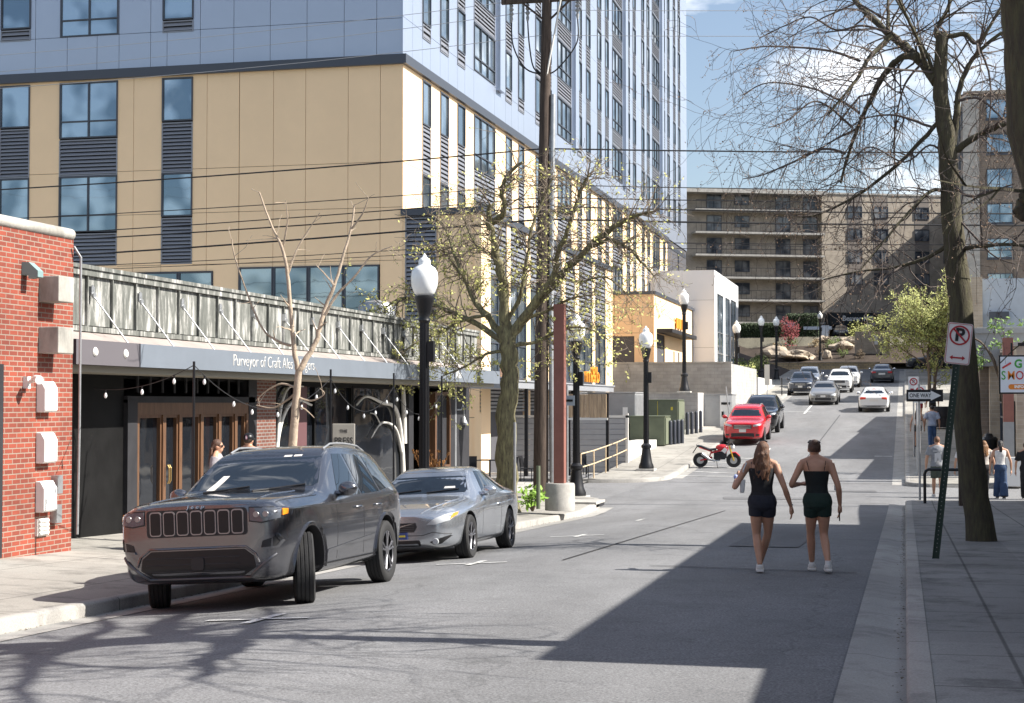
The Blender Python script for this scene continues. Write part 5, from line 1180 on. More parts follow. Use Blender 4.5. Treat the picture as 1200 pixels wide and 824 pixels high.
# ---------------------------------------------------------------- overhead wires along the side street
def wire(pl, sag, r, label, m='wire', n=14):
    P_ = []
    for (a, s_, bq) in [(Vector(pl[i]), sag[i], Vector(pl[i+1])) for i in range(len(pl) - 1)]:
        for k in range(n): q = k / n; p = a.lerp(bq, q); p.z -= 4 * s_ * q * (1 - q); P_.append(p)
    P_.append(Vector(pl[-1])); b = MB(); b.tube(P_, r * .75, 5); o = b.build('overhead_cable', MT[m], smooth=60)
    return tag(o, label, 'cable', 'overhead cables along the side street')
pole = lambda z: (-9.6, 43.45, z)
W_ = [(8.55, 8.25, 8.3, .028), (7.55, 7.5, 7.2, .017), (7.2, 6.65, 6.95, .02), (6.95, 6.5, 6.55, .026), (6.6, 5.75, 6.35, .034), (6.0, 6.0, 6.05, .015), (5.85, 5.95, 5.9, .013)]
for k, (zp, zl, zr_, r) in enumerate(W_):
    wire([(-58, 46.6, zl + .45), pole(zp), (34, 48.5, zr_ + .35)], (.55, .45), r, 'black overhead cable, number %s counted down from the highest black one on the utility pole' % ('one', 'two', 'three', 'four', 'five', 'six', 'seven')[k])
for k, (zp, zl) in enumerate([(12.75, 12.4), (12.4, 11.6), (11.7, 11.4)]):
    wire([(-58, 46.6, zl + 1.3), (-9.6, 43.45, zp), (34, 48.5, zp + .6)], (.9, .6), .011, ('uppermost', 'middle', 'lowest')[k] + ' of three thin pale cables crossing the blue grey panels', 'wiregrey')

# ---------------------------------------------------------------- right side: shading row of shops just outside the frame
def shop(name, label, x0, x1, y0, y1, z0, z1, m, wins=(), cat='building', side=-1):
    t = thing(name, label, cat, ((x0 + x1) / 2, (y0 + y1) / 2, z0)); b = MB(); b.box(x0, x1, y0, y1, z0 - .6, z1); part(b, 'wall', m, t)
    b = MB(); b.box(x0 - .08, x1, y0 - .03, y1 + .03, z1, z1 + .14); part(b, 'parapet_cap', MT['concrete'], t)
    fm = fmat((x0, 0, 0), (0, 1, 0), (-1, 0, 0))
    for a0, a1, zz0, zz1 in wins:
        b = MB(fm); window(b, a0, a1, zz0, zz1, 2, .7, .06, .07); part(b, 'shop_window', [MT['darkmetal'], MT['glassdark']], t)
    return t
shop('corner_shop', 'low brick shop front at the near right, beside the foreground pavement', 3.6, 16, -14, 12.2, .2, 3.55, MT['brickdark'], [(-12 + 5 * k, -8.4 + 5 * k, .6, 2.7) for k in range(5)])
shop('brick_shop', 'taller brown brick shop front shading the foreground street', 3.6, 16, 12.22, 35.0, -.8, 5.04, MT['taupe2'], [(13 + 4.4 * k, 16.4 + 4.4 * k, -.1, 2.3) for k in range(5)])
shop('low_shop', 'low shop on the near right corner of the side street', 3.6, 16, 35.02, 46.0, -1.2, 2.85, MT['taupe'], [(36 + 4.6 * k, 39.6 + 4.6 * k, -.6, 1.7) for k in range(2)])
shop('shop_wing', 'low stone shop on the far right corner behind the white planter', 3.75, 16, 58.2, 67.95, -1.2, 3.5, MT['taupe'], [(59 + 4.2 * k, 62.4 + 4.2 * k, -.4, 1.6) for k in range(2)])
t = shop('canopy_shop', 'brown stone shop with a flat grey canopy fascia, right side beyond the side street', 2.95, 16, 68, 81.7, -.9, 4.45, MT['taupe2'], [(69 + 4.2 * k, 72.2 + 4.2 * k, .0, 2.4) for k in range(3)])
b = MB(); b.box(2.6, 6, 66.8, 68.0, 3.0, 4.3); b.box(2.5, 6, 66.7, 68, 4.3, 4.5); part(b, 'fascia', mat('grey_fascia', (.27, .275, .28), .6, var=.08), t)
for x in (3.3, 4.1):
    b = MB(); b.box(x, x + .38, 67.2, 67.8, -1.0, 3.0); part(b, 'stone_pier', MT['taupe'], t)
shop('end_shop', 'plain shop block further uphill on the right side', 3.3, 16, 81.75, 94, .0, 4.9, MT['taupe'], [(83 + 5 * k, 86.2 + 5 * k, .9, 3.2) for k in range(2)])
# gable roof with grey door colour far right
t = thing('garage_building', 'pale blue garage front with dark wall lanterns below the brown tower', 'building', (7.0, 108, 2)); b = MB(); b.box(4.6, 14, 108, 116, 1.0, 9.5); part(b, 'wall', mat('pale_blue_render', (.42, .48, .55), .7, var=.05), t)
b = MB(); b.box(4.2, 4.9, 107.7, 108, 1, 9.6); part(b, 'corner_pier', MT['taupe'], t)
for z in (5.7, 6.9):
    b = MB(); b.box(5.3, 6.5, 107.5, 107.98, z, z + .45); part(b, 'lantern_bar', MT['darkmetal'], t)
b = MB(); b.prism([(6.2, 106.9, 4.6), (8.6, 106.9, 6.8), (8.6, 106.9, 4.6)], (0, .15, 0)); part(b, 'timber_gable', MT['offwhite'], t)
b = MB(); b.prism([(6.1, 106.8, 4.6), (8.7, 106.8, 6.95), (8.7, 106.8, 6.7), (6.35, 106.8, 4.6)], (0, .3, 0)); part(b, 'gable_trim', MT['wood'], t)
# brown tower behind
at = thing('brown_tower', 'tall brown brick apartment tower at the right edge behind the bare tree', 'building', (10, 130, 3)); b = MB(); b.box(4.7, 32, 130, 168, 9.0, 25.4); b.box(4.7, 6.4, 130, 168, 2.4, 9.0); b.box(6.4, 32, 133, 168, 2.4, 9.0); part(b, 'wall', MT['taupe2'], at)
b = MB(); b.box(4.6, 32, 129.85, 168, 25.4, 25.7); part(b, 'parapet', MT['taupe'], at); b = MB(); b.box(4.55, 5.75, 129.8, 129.998, 2.4, 25.3); part(b, 'pilaster', MT['concrete'], at)
for r in range(6):
    for x in (6.3, 9.6, 13):
        b = MB(fmat((0, 130, 0), (1, 0, 0), (0, -1, 0))); z = 10.0 + 2.7 * r; window(b, x, x + 1.9, z, z + 1.5, 2, 0, .055); b.box(x - .05, x + 1.95, 0, .1, z - .14, z - .02, 0); part(b, 'window', [MT['darkmetal'], MT['glass']], at)
    for y in (133, 139, 145, 151, 157):
        b = MB(fmat((4.7, 0, 0), (0, 1, 0), (-1, 0, 0))); z = 10.0 + 2.7 * r; window(b, y, y + 1.9, z, z + 1.5, 2, 0, .055); part(b, 'window', [MT['darkmetal'], MT['glass']], at)
b = MB(); b.box(5.9, 32, 128.6, 130, 8.75, 9.0); part(b, 'slab_edge', MT['darkmetal'], at)

# ---------------------------------------------------------------- right pavement furniture and signs
ns = thing('no_parking_sign', 'large no parking sign on a leaning green perforated post, nearest the camera', 'sign', (.38, 22.04, -.5))
T_ = frame((0, 0, 0), Vector((.11, 0, 1)).cross(Vector((0, 1, 0))).normalized() * -1, (0, 1, 0), Vector((.11, 0, 1)).normalized())
ax = Vector((.112, 0, 1)).normalized(); ay = Vector((0, 1, 0)); axx = ay.cross(ax).normalized(); T_ = frame((0, 0, 0), axx, ay, ax)
b = MB(T_); 
b.box(-.035, .035, .0, .012, -.2, 3.1); b.box(-.045, -.035, -.028, .012, -.2, 3.1); b.box(.035, .045, -.028, .012, -.2, 3.1); b.build('post', mat('green_post', (.02, .045, .03), .5), ns)
b = MB(T_)
for k in range(52): b.lathe([(.007, -.003), (.007, .001)], 8, (0, 0, .1 + k * .055), 'y')
b.build('punched_holes', mat('hole_glint', (.30, .31, .28), .6), ns)
b = MB(T_); b.prism([(x, -.034, z + 2.84) for x, z in rrect(-.16, .16, -.27, .27, .03)], (0, .004, 0)); pl = b.build('plate', MT['white'], ns)
red = mat('sign_red', (.42, .02, .03), .5)
def ringm(b, r0, r1, cz, y, a0=0, a1=360, n=40):
    A = [math.radians(a0 + (a1 - a0) * k / n) for k in range(n + 1)]
    for p, q in zip(A, A[1:]): b.prism([(r0 * math.cos(p), y, cz + r0 * math.sin(p)), (r1 * math.cos(p), y, cz + r1 * math.sin(p)), (r1 * math.cos(q), y, cz + r1 * math.sin(q)), (r0 * math.cos(q), y, cz + r0 * math.sin(q))], (0, .003, 0))
b = MB(T_); ringm(b, .108, .130, 2.95, -.039); b.prism([(-.092, -.043, 3.024), (-.076, -.043, 3.04), (.092, -.043, 2.876), (.076, -.043, 2.86)], (0, .003, 0))
ro = rrect(-.152, .152, -.262, .262, .028); ri = rrect(-.146, .146, -.256, .256, .024)
for k in range(len(ro)):
    k2 = (k + 1) % len(ro); b.prism([(ro[k][0], -.039, ro[k][1] + 2.84), (ro[k2][0], -.039, ro[k2][1] + 2.84), (ri[k2][0], -.039, ri[k2][1] + 2.84), (ri[k][0], -.039, ri[k][1] + 2.84)], (0, .003, 0))
b.prism([(-.1, -.039, 2.655), (-.06, -.039, 2.685), (-.06, -.039, 2.665), (.06, -.039, 2.665), (.06, -.039, 2.685), (.1, -.039, 2.655), (.06, -.039, 2.625), (.06, -.039, 2.645), (-.06, -.039, 2.645), (-.06, -.039, 2.625)], (0, .003, 0))
b.build('red_symbol', red, pl)
text_mesh('letter_p', 'P', .235, MT['black'], T_ @ frame((0, -.041, 2.95), (1, 0, 0), (0, 0, 1), (0, -1, 0)), pl, .001, 1.0, bold=.008)
ow = post_sign('one_way_sign', 'black and white ONE WAY arrow sign on a thin steel post by the bike rack', (.38, 44.75, -1.05), 3.1, r=.03, cat='sign')
b = MB(); b.box(-.33, .62, -.045, -.04, 2.63, 2.95); b.build('plate', MT['black'], ow)
b = MB(); b.prism([(-.28, -.05, 2.7), (.3, -.05, 2.7), (.3, -.05, 2.655), (.57, -.05, 2.79), (.3, -.05, 2.925), (.3, -.05, 2.88), (-.28, -.05, 2.88)], (0, .004, 0)); ar_ = b.build('arrow', MT['white'], ow)
text_mesh('lettering', 'ONE WAY', .15, MT['black'], frame((.03, -.0525, 2.79), (1, 0, 0), (0, 0, 1), (0, -1, 0)), ar_, .001, .80, bold=.002)
for x, y, z0, zs, l, dx in [(.42, 58.2, -1.05, 2.9, 'no parking sign half hidden just above the ONE WAY arrow', .1), (.35, 66, -.62, 2.9, 'small no parking sign furthest up the right pavement, left of the leafing tree', 0)]:
    t = post_sign('no_parking_sign', l, (x, y, z0), zs + .3, r=.035, cat='sign', group=None)
    b = MB(); b.prism([(xx, -.05, zz + zs) for xx, zz in rrect(-.2 + dx, .2 + dx, -.3, .3, .03)], (0, .01, 0)); b.build('plate', MT['white'], t)
    b = MB(); ringm(b, .11, .15, zs + .1, -.058); b.prism([(-.1, -.06, zs + .18), (-.08, -.06, zs + .2), (.1, -.06, zs + .02), (.08, -.06, zs)], (0, .005, 0)); b.box(-.12, .12, -.058, -.052, zs - .22, zs - .17); o = b.build('red_symbol', red, t); o.location.x = dx
    b = text_mesh('letter_p', 'P', .2, MT['black'], frame((dx, -.054, zs + .1), (1, 0, 0), (0, 0, 1), (0, -1, 0)), t, .001)
br = thing('bike_rack', 'black tubular bike rack hoop on the right corner', 'bike rack', (1.0, 44.0, -1.1)); b = MB(); P_, R_ = [(-.5, 0, 0), (-.5, 0, .78), (-.47, 0, .86), (-.4, 0, .9), (.5, 0, .9), (.57, 0, .86), (.6, 0, .78), (.6, 0, 0)], .04; b.tube(P_, R_, 10); b.build('hoop', MT['black'], br, smooth=60)
for x in (-.5, .6):
    b = MB(); b.lathe([(.09, 0), (.09, .015)], 12, (x, 0, 0)); b.build('foot_plate', MT['black'], br)
post_sign('timber_post', 'short brown post in front of the bike rack, left of the big bare tree', (1.35, 42.0, -1.02), 2.1, r=.06, m='polewood', cat='post')
sp = thing('shop_sign', 'illuminated style shop sign with colourful letters G and SMOK hanging at the right edge', 'sign', (3.22, 52.3, -1.1))
b = MB(); b.box(-.38, 1.5, .0, .16, 2.92, 4.12); b.build('frame', MT['black'], sp, bevel=.01)
b = MB(); b.box(-.33, 1.45, -.012, .0, 2.97, 4.07); fc = b.build('face', mat('sign_face', (.62, .66, .72), .35), sp)
greenL = mat('letter_green', (.05, .30, .04), .5); redL = mat('letter_red', (.45, .03, .03), .5); oraL = mat('letter_orange', (.65, .2, .02), .5)
for ch, x, m_l in (('S', -.24, greenL), ('M', -.01, oraL), ('O', .24, redL), ('K', .47, greenL)): text_mesh('letter', ch, .38, m_l, frame((x, -.016, 3.48), (1, 0, 0), (0, 0, 1), (0, -1, 0)), fc, .003, .8, bold=.003)
text_mesh('letter', 'G', .36, greenL, frame((.2, -.016, 3.84), (1, 0, 0), (0, 0, 1), (0, -1, 0)), fc, .003, .9, bold=.012)
b = MB(); b.prism([(x, -.018, z) for x, z in rrect(-.1, 1.2, 3.06, 3.22, .08)], (0, .006, 0)); b.build('pill', oraL, fc)
text_mesh('letter', 'INFO - E', .12, MT['white'], frame((.3, -.02, 3.14), (1, 0, 0), (0, 0, 1), (0, -1, 0)), fc, .002, 1.0, bold=.006)
b = MB(); b.tube([(-.27, -.02, 3.72), (-.02, -.02, 3.88)], [.025, .03], 8); b.build('cigar_emblem', redL, fc)
b = MB(); b.box(-.02, .04, .05, .11, 4.12, 4.5); b.box(.2, 1.2, .05, .11, 4.4, 4.5); b.build('bracket', MT['black'], sp)
rc_ = thing('steel_column', 'column painted red above and grey below, holding the colourful shop sign', 'column', (3.42, 57.4, -1.15)); b = MB(); b.box(-.17, .17, -.17, .17, 2.05, 4.9); b.build('red_shaft', MT['redsteel'], rc_); b = MB(); b.box(-.17, .17, -.17, .17, 0, 2.048); b.build('grey_shaft', MT['greymetal'], rc_)
t = thing('planter', 'white square planter behind the two women at the right edge', 'planter', (3.35, 54.9, -1.15)); b = MB(); b.prism([(-.3, -.3, 0), (.3, -.3, 0), (.36, -.36, .95), (-.36, -.36, .95)], (0, .7, 0)); b.build('pot', MT['white'], t, bevel=.02); b = MB(); b.box(-.28, .28, -.28, .3, .93, .955); b.build('soil', MT['soil'], t)
t = thing('litter_bin', 'black cylindrical litter bin beside the red and grey column', 'bin', (3.05, 63.5, -.75)); b = MB(); b.lathe([(.3, 0), (.34, .9), (.36, .92), (.3, 1.02)], 16); b.build('drum', MT['black'], t, smooth=40); b = MB(); b.lathe([(.2, 1.0), (.14, 1.14), (.02, 1.16)], 16); b.build('lid', MT['black'], t, smooth=40)
t = thing('cafe_barrel', 'dark slatted barrel planter on the right pavement near the far pedestrians', 'planter', (1.75, 82, .35)); b = MB(); b.lathe([(.4, 0), (.55, .5), (.52, 1.0), (.45, 1.02)], 14); b.build('tub', MT['charcoal'], t, smooth=40); b = MB(); b.lathe([(.56, .45), (.57, .55)], 14); b.build('band', MT['black'], t)
t = thing('iron_railing', 'black iron railing panel in front of the canopy shop', 'railing', (2.6, 74, -.2)); b = MB()
for k in range(14): b.tube([(0, -2 + k * .3, 0), (0, -2 + k * .3, 1.1)], .014, 5)
b.build('balusters', MT['black'], t); b = MB(); b.tube([(0, -2.1, 1.1), (0, 2.1, 1.1)], .025, 6); b.tube([(0, -2.1, .12), (0, 2.1, .12)], .02, 6); b.build('rails', MT['black'], t)

# ---------------------------------------------------------------- apartment block on the hill
bh = thing('hill_apartments', 'long beige brick apartment block with balconies and black entrance canopy topping the street', 'building', (-9.7, 195, 9))
c_, s_ = math.cos(math.radians(23)), math.sin(math.radians(23))
B = frame((-9.7, 195, 0), (c_, s_, 0), (s_, -c_, 0), (0, 0, 1))
b = MB(B); b.box(-30, 0, -14, -.0, 8, 26.0); b.box(0, 26, -14, .9, 12.2, 26.2); b.box(0, .6, -14, .9, 8, 12.2); b.box(6.4, 26, -14, .9, 8, 12.2); b.box(.6, 6.4, -14, -5, 8, 12.2); part(b, 'wall', MT['taupe'], bh)
b = MB(B); b.box(-30, .2, -14, 1.9, 26.0, 26.45); b.box(.2, 26.2, -14, 1.0, 26.2, 26.4); part(b, 'roof_edge', MT['concrete'], bh)
spm = mat('grey_spandrel', (.22, .19, .165), .8)
for a in (3.2, 6.45, 11.6):
    for k in range(5): b = MB(B); b.box(a, a + 1.8, .9, .93, 12.9 + 2.63 * k + 1.45, 12.9 + 2.63 * (k + 1) - .05); part(b, 'spandrel', spm, bh)
for k in range(6):
    z = 10.75 + 2.63 * k
    b = MB(B); b.box(-15.6, .15, 0, 1.6, z, z + .22); sl_ = part(b, 'balcony_slab', MT['concrete'], bh)
    b = MB(B)
    for q in range(27): x = -15.5 + q * .6; b.box(x, x + .03, 1.5, 1.53, z + .22, z + 1.25)
    b.box(-15.55, .1, 1.49, 1.54, z + 1.22, z + 1.28); b.box(-15.55, .1, 1.49, 1.53, z + .3, z + .34); b.box(.06, .1, .02, 1.5, z + 1.22, z + 1.28)
    part(b, 'balcony_railing', MT['charcoal'], bh)
    for a0, a1, z0, z1 in ((-13.8, -12.0, .24, 2.25), (-10.4, -8.6, .9, 2.25), (-5.4, -3.6, .24, 2.25), (-2.0, -.25, .24, 2.25)):
        b = MB(B); window(b, a0, a1, z + z0, z + z1, 2, 0, .055, .06); part(b, 'balcony_door' if z0 < .5 else 'window', [MT['darkmetal'], MT['hillglass']], bh)
    for a in (3.2, 6.45, 11.6, 15.2):
        if k == 0 and a < 6.6: continue
        b = MB(B); z2 = 12.9 + 2.63 * (k - 0) - (2.63 if k == 0 else 2.63); window(b, a, a + 1.8, z2 + 2.63, z2 + 2.63 + 1.4, 2, 0, .96, .06) if k < 5 else window(b, a, a + 1.8, 12.9, 14.3, 2, 0, .965, .06); part(b, 'window', [MT['darkmetal'], MT['hillglass']], bh) if k < 5 else None
b = MB(); b.box(6.6, 20, 184, 204, 8, 26.3); part(b, 'side_wing', MT['taupe2'], bh)
rn = random.Random(11)
b = MB(B); b.box(.3, 6.5, .9, 3.4, 10.6, 12.0); part(b, 'entrance_canopy', mat('black_awning', (.012, .02, .025), .7), bh)
text_mesh('canopy_lettering', 'Beaver Hill', .85, MT['white'], Matrix.Translation(-bh.location) @ B @ frame((3.4, 3.42, 11.35), (1, 0, 0), (0, 0, 1), (0, 1, 0)), bh, .02, 1.0, bold=.02)
# planted slope in front
sheet('rock_garden', frange(-34, 14, 2), [169.1, 171, 174, 177, 181, 188, 196, 214], lambda x, y: 5.55 + (min(y, 181) - 169.1) * .27 + max(0, y - 181) * .02 + .15 * noise.noise((x * .5, y * .5, 0)), MT['soil'])
gz = lambda y: 5.55 + (min(y, 181) - 169.1) * .27 + max(0, y - 181) * .02
sw_ = thing('stone_wall', 'low golden stone retaining wall below the rock garden', 'wall', (-8, 168.8, 4.9)); b = MB(); b.box(-12, 5.6, -.2, .3, -.2, .72); b.build('stones', MT['stonewall'], sw_); b = MB(); b.box(-12.05, 5.65, -.25, .35, .72, .8); b.build('coping', MT['boulder'], sw_)
rw_ = thing('retaining_wall', 'beige stepped retaining wall with a pillar beside the garden steps', 'wall', (-3.4, 173, 6)); b = MB(); b.box(-1.6, 1.2, 0, .4, -.5, 3.0); b.build('wall', MT['taupe'], rw_); b = MB(); b.box(1.2, 2.0, -.5, .5, -.6, 2.9); b.box(1.1, 2.1, -.6, .6, 2.9, 3.05); b.build('pillar', MT['taupe'], rw_)
b = MB(); b.box(.4, .75, -.42, -.4, 1.6, 2.6); b.build('sign_plate', MT['white'], rw_)
for k, (x, y, rx_, rz_, l) in enumerate([(-13.0, 172.5, 1.6, .95, 'big pale boulder at the left end of the rock garden'), (-10.6, 171.4, 2.3, .7, 'long flat pale boulder tilted in the rock garden'), (-7.8, 171.6, .75, .75, 'round pale boulder right of the far street lamp'), (-6.6, 175.4, 1.5, .7, 'cracked pale boulder in mid slope'), (-5.6, 178.3, 1.4, .6, 'flat boulder below the dark blue parked car'), (-8.6, 179, 1.0, .5, 'small grey boulder beside the trimmed hedge')]):
    rn = random.Random(k + 20); bm = bmesh.new(); bmesh.ops.create_icosphere(bm, subdivisions=3, radius=1)
    for v in bm.verts:
        n_ = noise.noise(v.co * 1.3 + Vector((k * 7, 0, 0))) * .35 + noise.noise(v.co * 3 + Vector((k * 7, 0, 0))) * .12; v.co *= 1 + n_; v.co.z = max(v.co.z, -.4); v.co = Vector((v.co.x * rx_, v.co.y * rx_ * .7, v.co.z * rz_))
    me = bpy.data.meshes.new('boulder'); bm.to_mesh(me); bm.free(); me.materials.append(MT['boulder']); o = bpy.data.objects.new('boulder', me); COL.objects.link(o); o.location = (x, y, gz(y) + .1); o.rotation_euler = (0, .15 if k == 1 else 0, k)
    tag(o, l, 'boulder', 'pale boulders in the rock garden')
def hedge(label, x0, x1, y, z0, h_, seed):
    t = thing('hedge', label, 'hedge', ((x0 + x1) / 2, y, z0)); rn = random.Random(seed); b = MB(); w = (x1 - x0) / 2; c = MB(); c.box(-w * .93, w * .93, -.85, .85, 0, h_ * .94); c.build('core', MT['hedge'], t)
    for k in range(2200):
        p = Vector((rn.uniform(-1, 1) * w, rn.uniform(-1, 1), rn.random() * h_))
        f_ = rn.randrange(3)
        if f_ == 0: p.y = -1 + rn.gauss(0, .06)
        elif f_ == 1: p.z = h_ + rn.gauss(0, .06)
        else: p.x = math.copysign(w, p.x) + rn.gauss(0, .06)
        u = Vector((rn.gauss(0, 1), rn.gauss(0, 1), rn.gauss(0, 1))).normalized(); v = u.orthogonal(); z = .09
        b.f([b.v(p + u * z), b.v(p + v * z * .6), b.v(p - u * z), b.v(p - v * z * .6)])
    b.build('foliage', MT['hedge'], t, recalc=False)
hedge('tall clipped dark hedge block behind the rock garden', -12.6, -9.1, 181.5, gz(181), 2.5, 1)
hedge('lower clipped dark hedge left of the tall hedge block', -17.5, -13.0, 181, gz(181), 1.5, 2)
leafball('shrub', 'dark red leaved shrub before the clipped hedge', (-12.0, 177, gz(177)), (1.5, 1.2, 2.3), 900, MT['redleaf'], seed=3, lsize=.1)
leafball('shrub', 'bright yellow green shrub below the black entrance canopy', (-4.6, 178, gz(178)), (1.5, 1.2, 1.7), 800, MT['leafy'], seed=5, lsize=.1)
rn = random.Random(9)
for k in range(14):
    x, y = rn.uniform(-13, -3.5), rn.uniform(170, 178.5); g_ = k % 3
    leafball('shrub', ('low dry brown shrub of the rock garden', 'low green shrub of the rock garden', 'pale straw coloured tuft of the rock garden')[g_], (x, y, gz(y)), (.7, .6, .8), 160, (mat('brown_shrub', (.11, .08, .05), .9, var=.4), MT['shrub'], MT['drygrass'])[g_], seed=30 + k, lsize=.09, group=('brown shrubs in the rock garden', 'green shrubs in the rock garden', 'straw tufts in the rock garden')[g_])
for k in range(6):
    y = 108 + k * 8; leafball('shrub', 'green shrub on the planted bank left of the uphill pavement', (-11.9 - (k % 2) * .8, y, zg(y) + .5), (1.2, 1.6, 1.2), 420, MT['shrub'] if k % 2 else MT['leafy'], seed=60 + k, lsize=.09, group='shrubs on the planted bank')
for x, z, w_, h_, l in ((-9.2, 9.55, 1.9, .35, 'long pale blue sign board behind the clipped hedge'), (-12.1, 9.75, .5, .6, 'small pale blue sign left of the long sign board'), (-8.35, 8.3, .5, 1.7, 'narrow pale notice sign beside the far street lamp')):
    t = thing('garden_sign', l, 'sign', (x, 180.3 if w_ > .6 else 180.0, gz(180))); b = MB(); b.box(-w_ / 2 * 1.6, w_ / 2 * 1.6, -.03, .03, z - gz(180), z - gz(180) + h_); b.build('board', mat('pale_blue_board', (.5, .58, .7), .5), t); b = MB(); b.box(-.04, .04, .03, .09, -.2, z - gz(180) + .1); b.build('post', MT['black'], t)
make_car('parked_car', 'dark blue car facing the street under the black entrance canopy', 'sedan', 4.6, 1.82, 1.45, P_blue, (-6.9, 186.3, gz(186)), math.radians(4), .33, cheap=True)
make_car('parked_car', 'grey blue car parked right of the dark blue one under the entrance canopy', 'sedan', 4.6, 1.82, 1.45, P_slate, (-3.6, 186.8, gz(186) + .3), math.radians(-28), .33, cheap=True)
# ---------------------------------------------------------------- trees: main limbs as measured centre lines (start radius, end radius, points)
RT = [
(0.235,0.095,[(1.18,26.5,-0.83),(1.03,26.5,0.37),(0.91,26.5,2.52),(0.8,26.5,3.87),(0.72,26.5,5.23),(0.64,26.5,6.04),(0.59,26.5,6.66),(0.62,26.5,7.41)]),
(0.1,0.035,[(0.54,26.5,6.66),(0.37,26.74,6.95),(0.11,26.99,7.29),(-0.23,27.23,7.65),(-0.57,27.47,8.05),(-0.93,27.72,8.52)]),
(0.065,0.02,[(0.24,26.5,7.07),(0.07,26.68,7.12),(-0.12,26.87,7.07),(-0.33,27.05,6.85),(-0.54,27.24,6.47),(-0.72,27.42,6.12),(-0.9,27.61,5.65),(-1.02,27.79,5.25)]),
(0.05,0.015,[(-0.16,26.5,7.42),(-0.33,26.33,7.22),(-0.51,26.16,7.01),(-0.65,25.99,6.71),(-0.87,25.81,6.39),(-1.13,25.64,6.04)]),
(0.055,0.02,[(0.78,26.5,5.63),(0.84,26.5,6.17),(0.88,26.49,6.51),(1.02,26.49,6.87),(1.22,26.49,7.13),(1.51,26.48,7.36),(1.8,26.48,7.45)]),
(0.06,0.03,[(0.79,26.5,5.52),(1.01,26.46,5.68),(1.34,26.43,5.84),(1.66,26.39,5.94),(2.04,26.36,6.03)]),
(0.04,0.012,[(0.53,26.5,5.98),(0.23,26.61,5.67),(-0.24,26.71,5.25),(-0.78,26.82,4.88),(-1.31,26.92,4.65),(-1.62,27.03,4.6)]),
(0.04,0.012,[(0.67,26.5,4.03),(0.35,26.7,3.86),(-0.12,26.9,3.74),(-0.7,27.11,3.7),(-1.29,27.31,3.59)]),
(0.035,0.01,[(0.66,26.5,4.89),(0.42,26.22,4.87),(0.02,25.93,4.44),(-0.37,25.65,3.95),(-0.68,25.36,3.54)]),
(0.04,0.02,[(0.87,26.5,3.98),(1.18,26.17,3.98),(1.54,25.84,3.97),(1.89,25.51,3.89)]),
(0.05,0.02,[(0.61,26.5,7.14),(0.55,26.74,7.53),(0.75,26.97,7.99),(0.86,27.21,8.53)]),
(0.045,0.02,[(0.62,26.5,7.34),(0.96,26.45,7.38),(1.15,26.41,7.22),(1.35,26.36,7.47),(1.61,26.31,7.92)]),
(0.04,0.015,[(-0.21,26.5,7.45),(-0.21,26.68,7.91),(-0.19,26.87,8.44)]),
(0.04,0.015,[(0.37,26.5,6.9),(0.24,26.15,7.28),(0.05,25.8,7.62),(-0.14,25.45,8.01)]),
(0.035,0.012,[(0.59,26.5,6.59),(0.37,26.46,7.11),(0.15,26.42,7.55),(-0.08,26.39,7.97),(-0.28,26.35,8.31)]),
(0.025,0.008,[(-0.67,26.5,6.2),(-0.97,26.66,6.44),(-1.46,26.81,6.7),(-2.16,26.97,6.85),(-2.6,27.12,6.69)]),
(0.025,0.008,[(-0.65,26.5,7.04),(-1.09,26.31,7.18),(-1.62,26.12,7.23),(-2.14,25.93,7.23),(-2.6,25.74,7.14)]),
(0.025,0.008,[(-0.9,26.5,5.56),(-1.26,26.81,5.69),(-1.76,27.12,5.54),(-2.28,27.44,5.39),(-2.66,27.75,5.37)]),
(0.025,0.008,[(0.49,26.5,5.91),(0.03,26.78,6.15),(-0.24,27.06,6.25),(-0.65,27.34,6.24),(-1.01,27.62,6.02)]),
(0.02,0.008,[(-0.77,26.5,5.96),(-1.15,26.17,6.27),(-1.4,25.84,6.29),(-1.72,25.51,5.97),(-2.02,25.19,5.8)]),
(0.02,0.008,[(0.5,26.5,6.8),(0.04,26.17,6.8),(-0.35,25.84,6.78),(-0.67,25.5,6.66),(-0.98,25.17,6.28),(-1.22,24.84,5.71)]),
(0.022,0.008,[(-0.22,26.5,7.48),(-0.62,26.53,7.62),(-1.03,26.56,7.58),(-1.44,26.59,7.82),(-1.85,26.62,7.71),(-2.27,26.64,7.53)]),
(0.022,0.008,[(0.3,26.5,6.95),(0.04,26.81,6.68),(-0.1,27.11,6.18),(-0.13,27.42,5.67),(-0.11,27.73,5.21)]),
(0.02,0.008,[(0.69,26.5,5.43),(0.42,26.42,5.63),(0.03,26.33,5.36),(-0.5,26.25,5.61),(-0.89,26.17,5.3),(-1.29,26.08,5.03)]),
(0.025,0.01,[(0.8,26.5,6.31),(1.14,26.3,6.33),(1.39,26.1,6.08),(1.62,25.9,5.77),(1.8,25.71,5.54)]),
(0.02,0.008,[(1.22,26.5,7.11),(1.34,26.45,6.68),(1.34,26.39,6.13),(1.27,26.34,5.59)]),
(0.025,0.01,[(0.71,26.5,5.09),(0.99,26.17,4.77),(1.3,25.84,4.79),(1.65,25.51,4.86)]),
(0.02,0.008,[(0.76,26.5,4.55),(1.06,26.31,4.18),(1.37,26.11,3.82),(1.67,25.92,3.67)]),
]
NT = [
(0.230,0.125,[(1.48,13.00,-1.07),(1.3,13.00,0.72),(1.12,13.00,2.67),(0.94,13.00,3.86),(0.89,13.00,4.66),(0.8,13.00,5.46)]),
(0.09,0.05,[(1.02,13.00,3.4),(0.96,13.00,3.17),(0.9,13.00,3.05),(0.92,13.00,2.97)]),
]
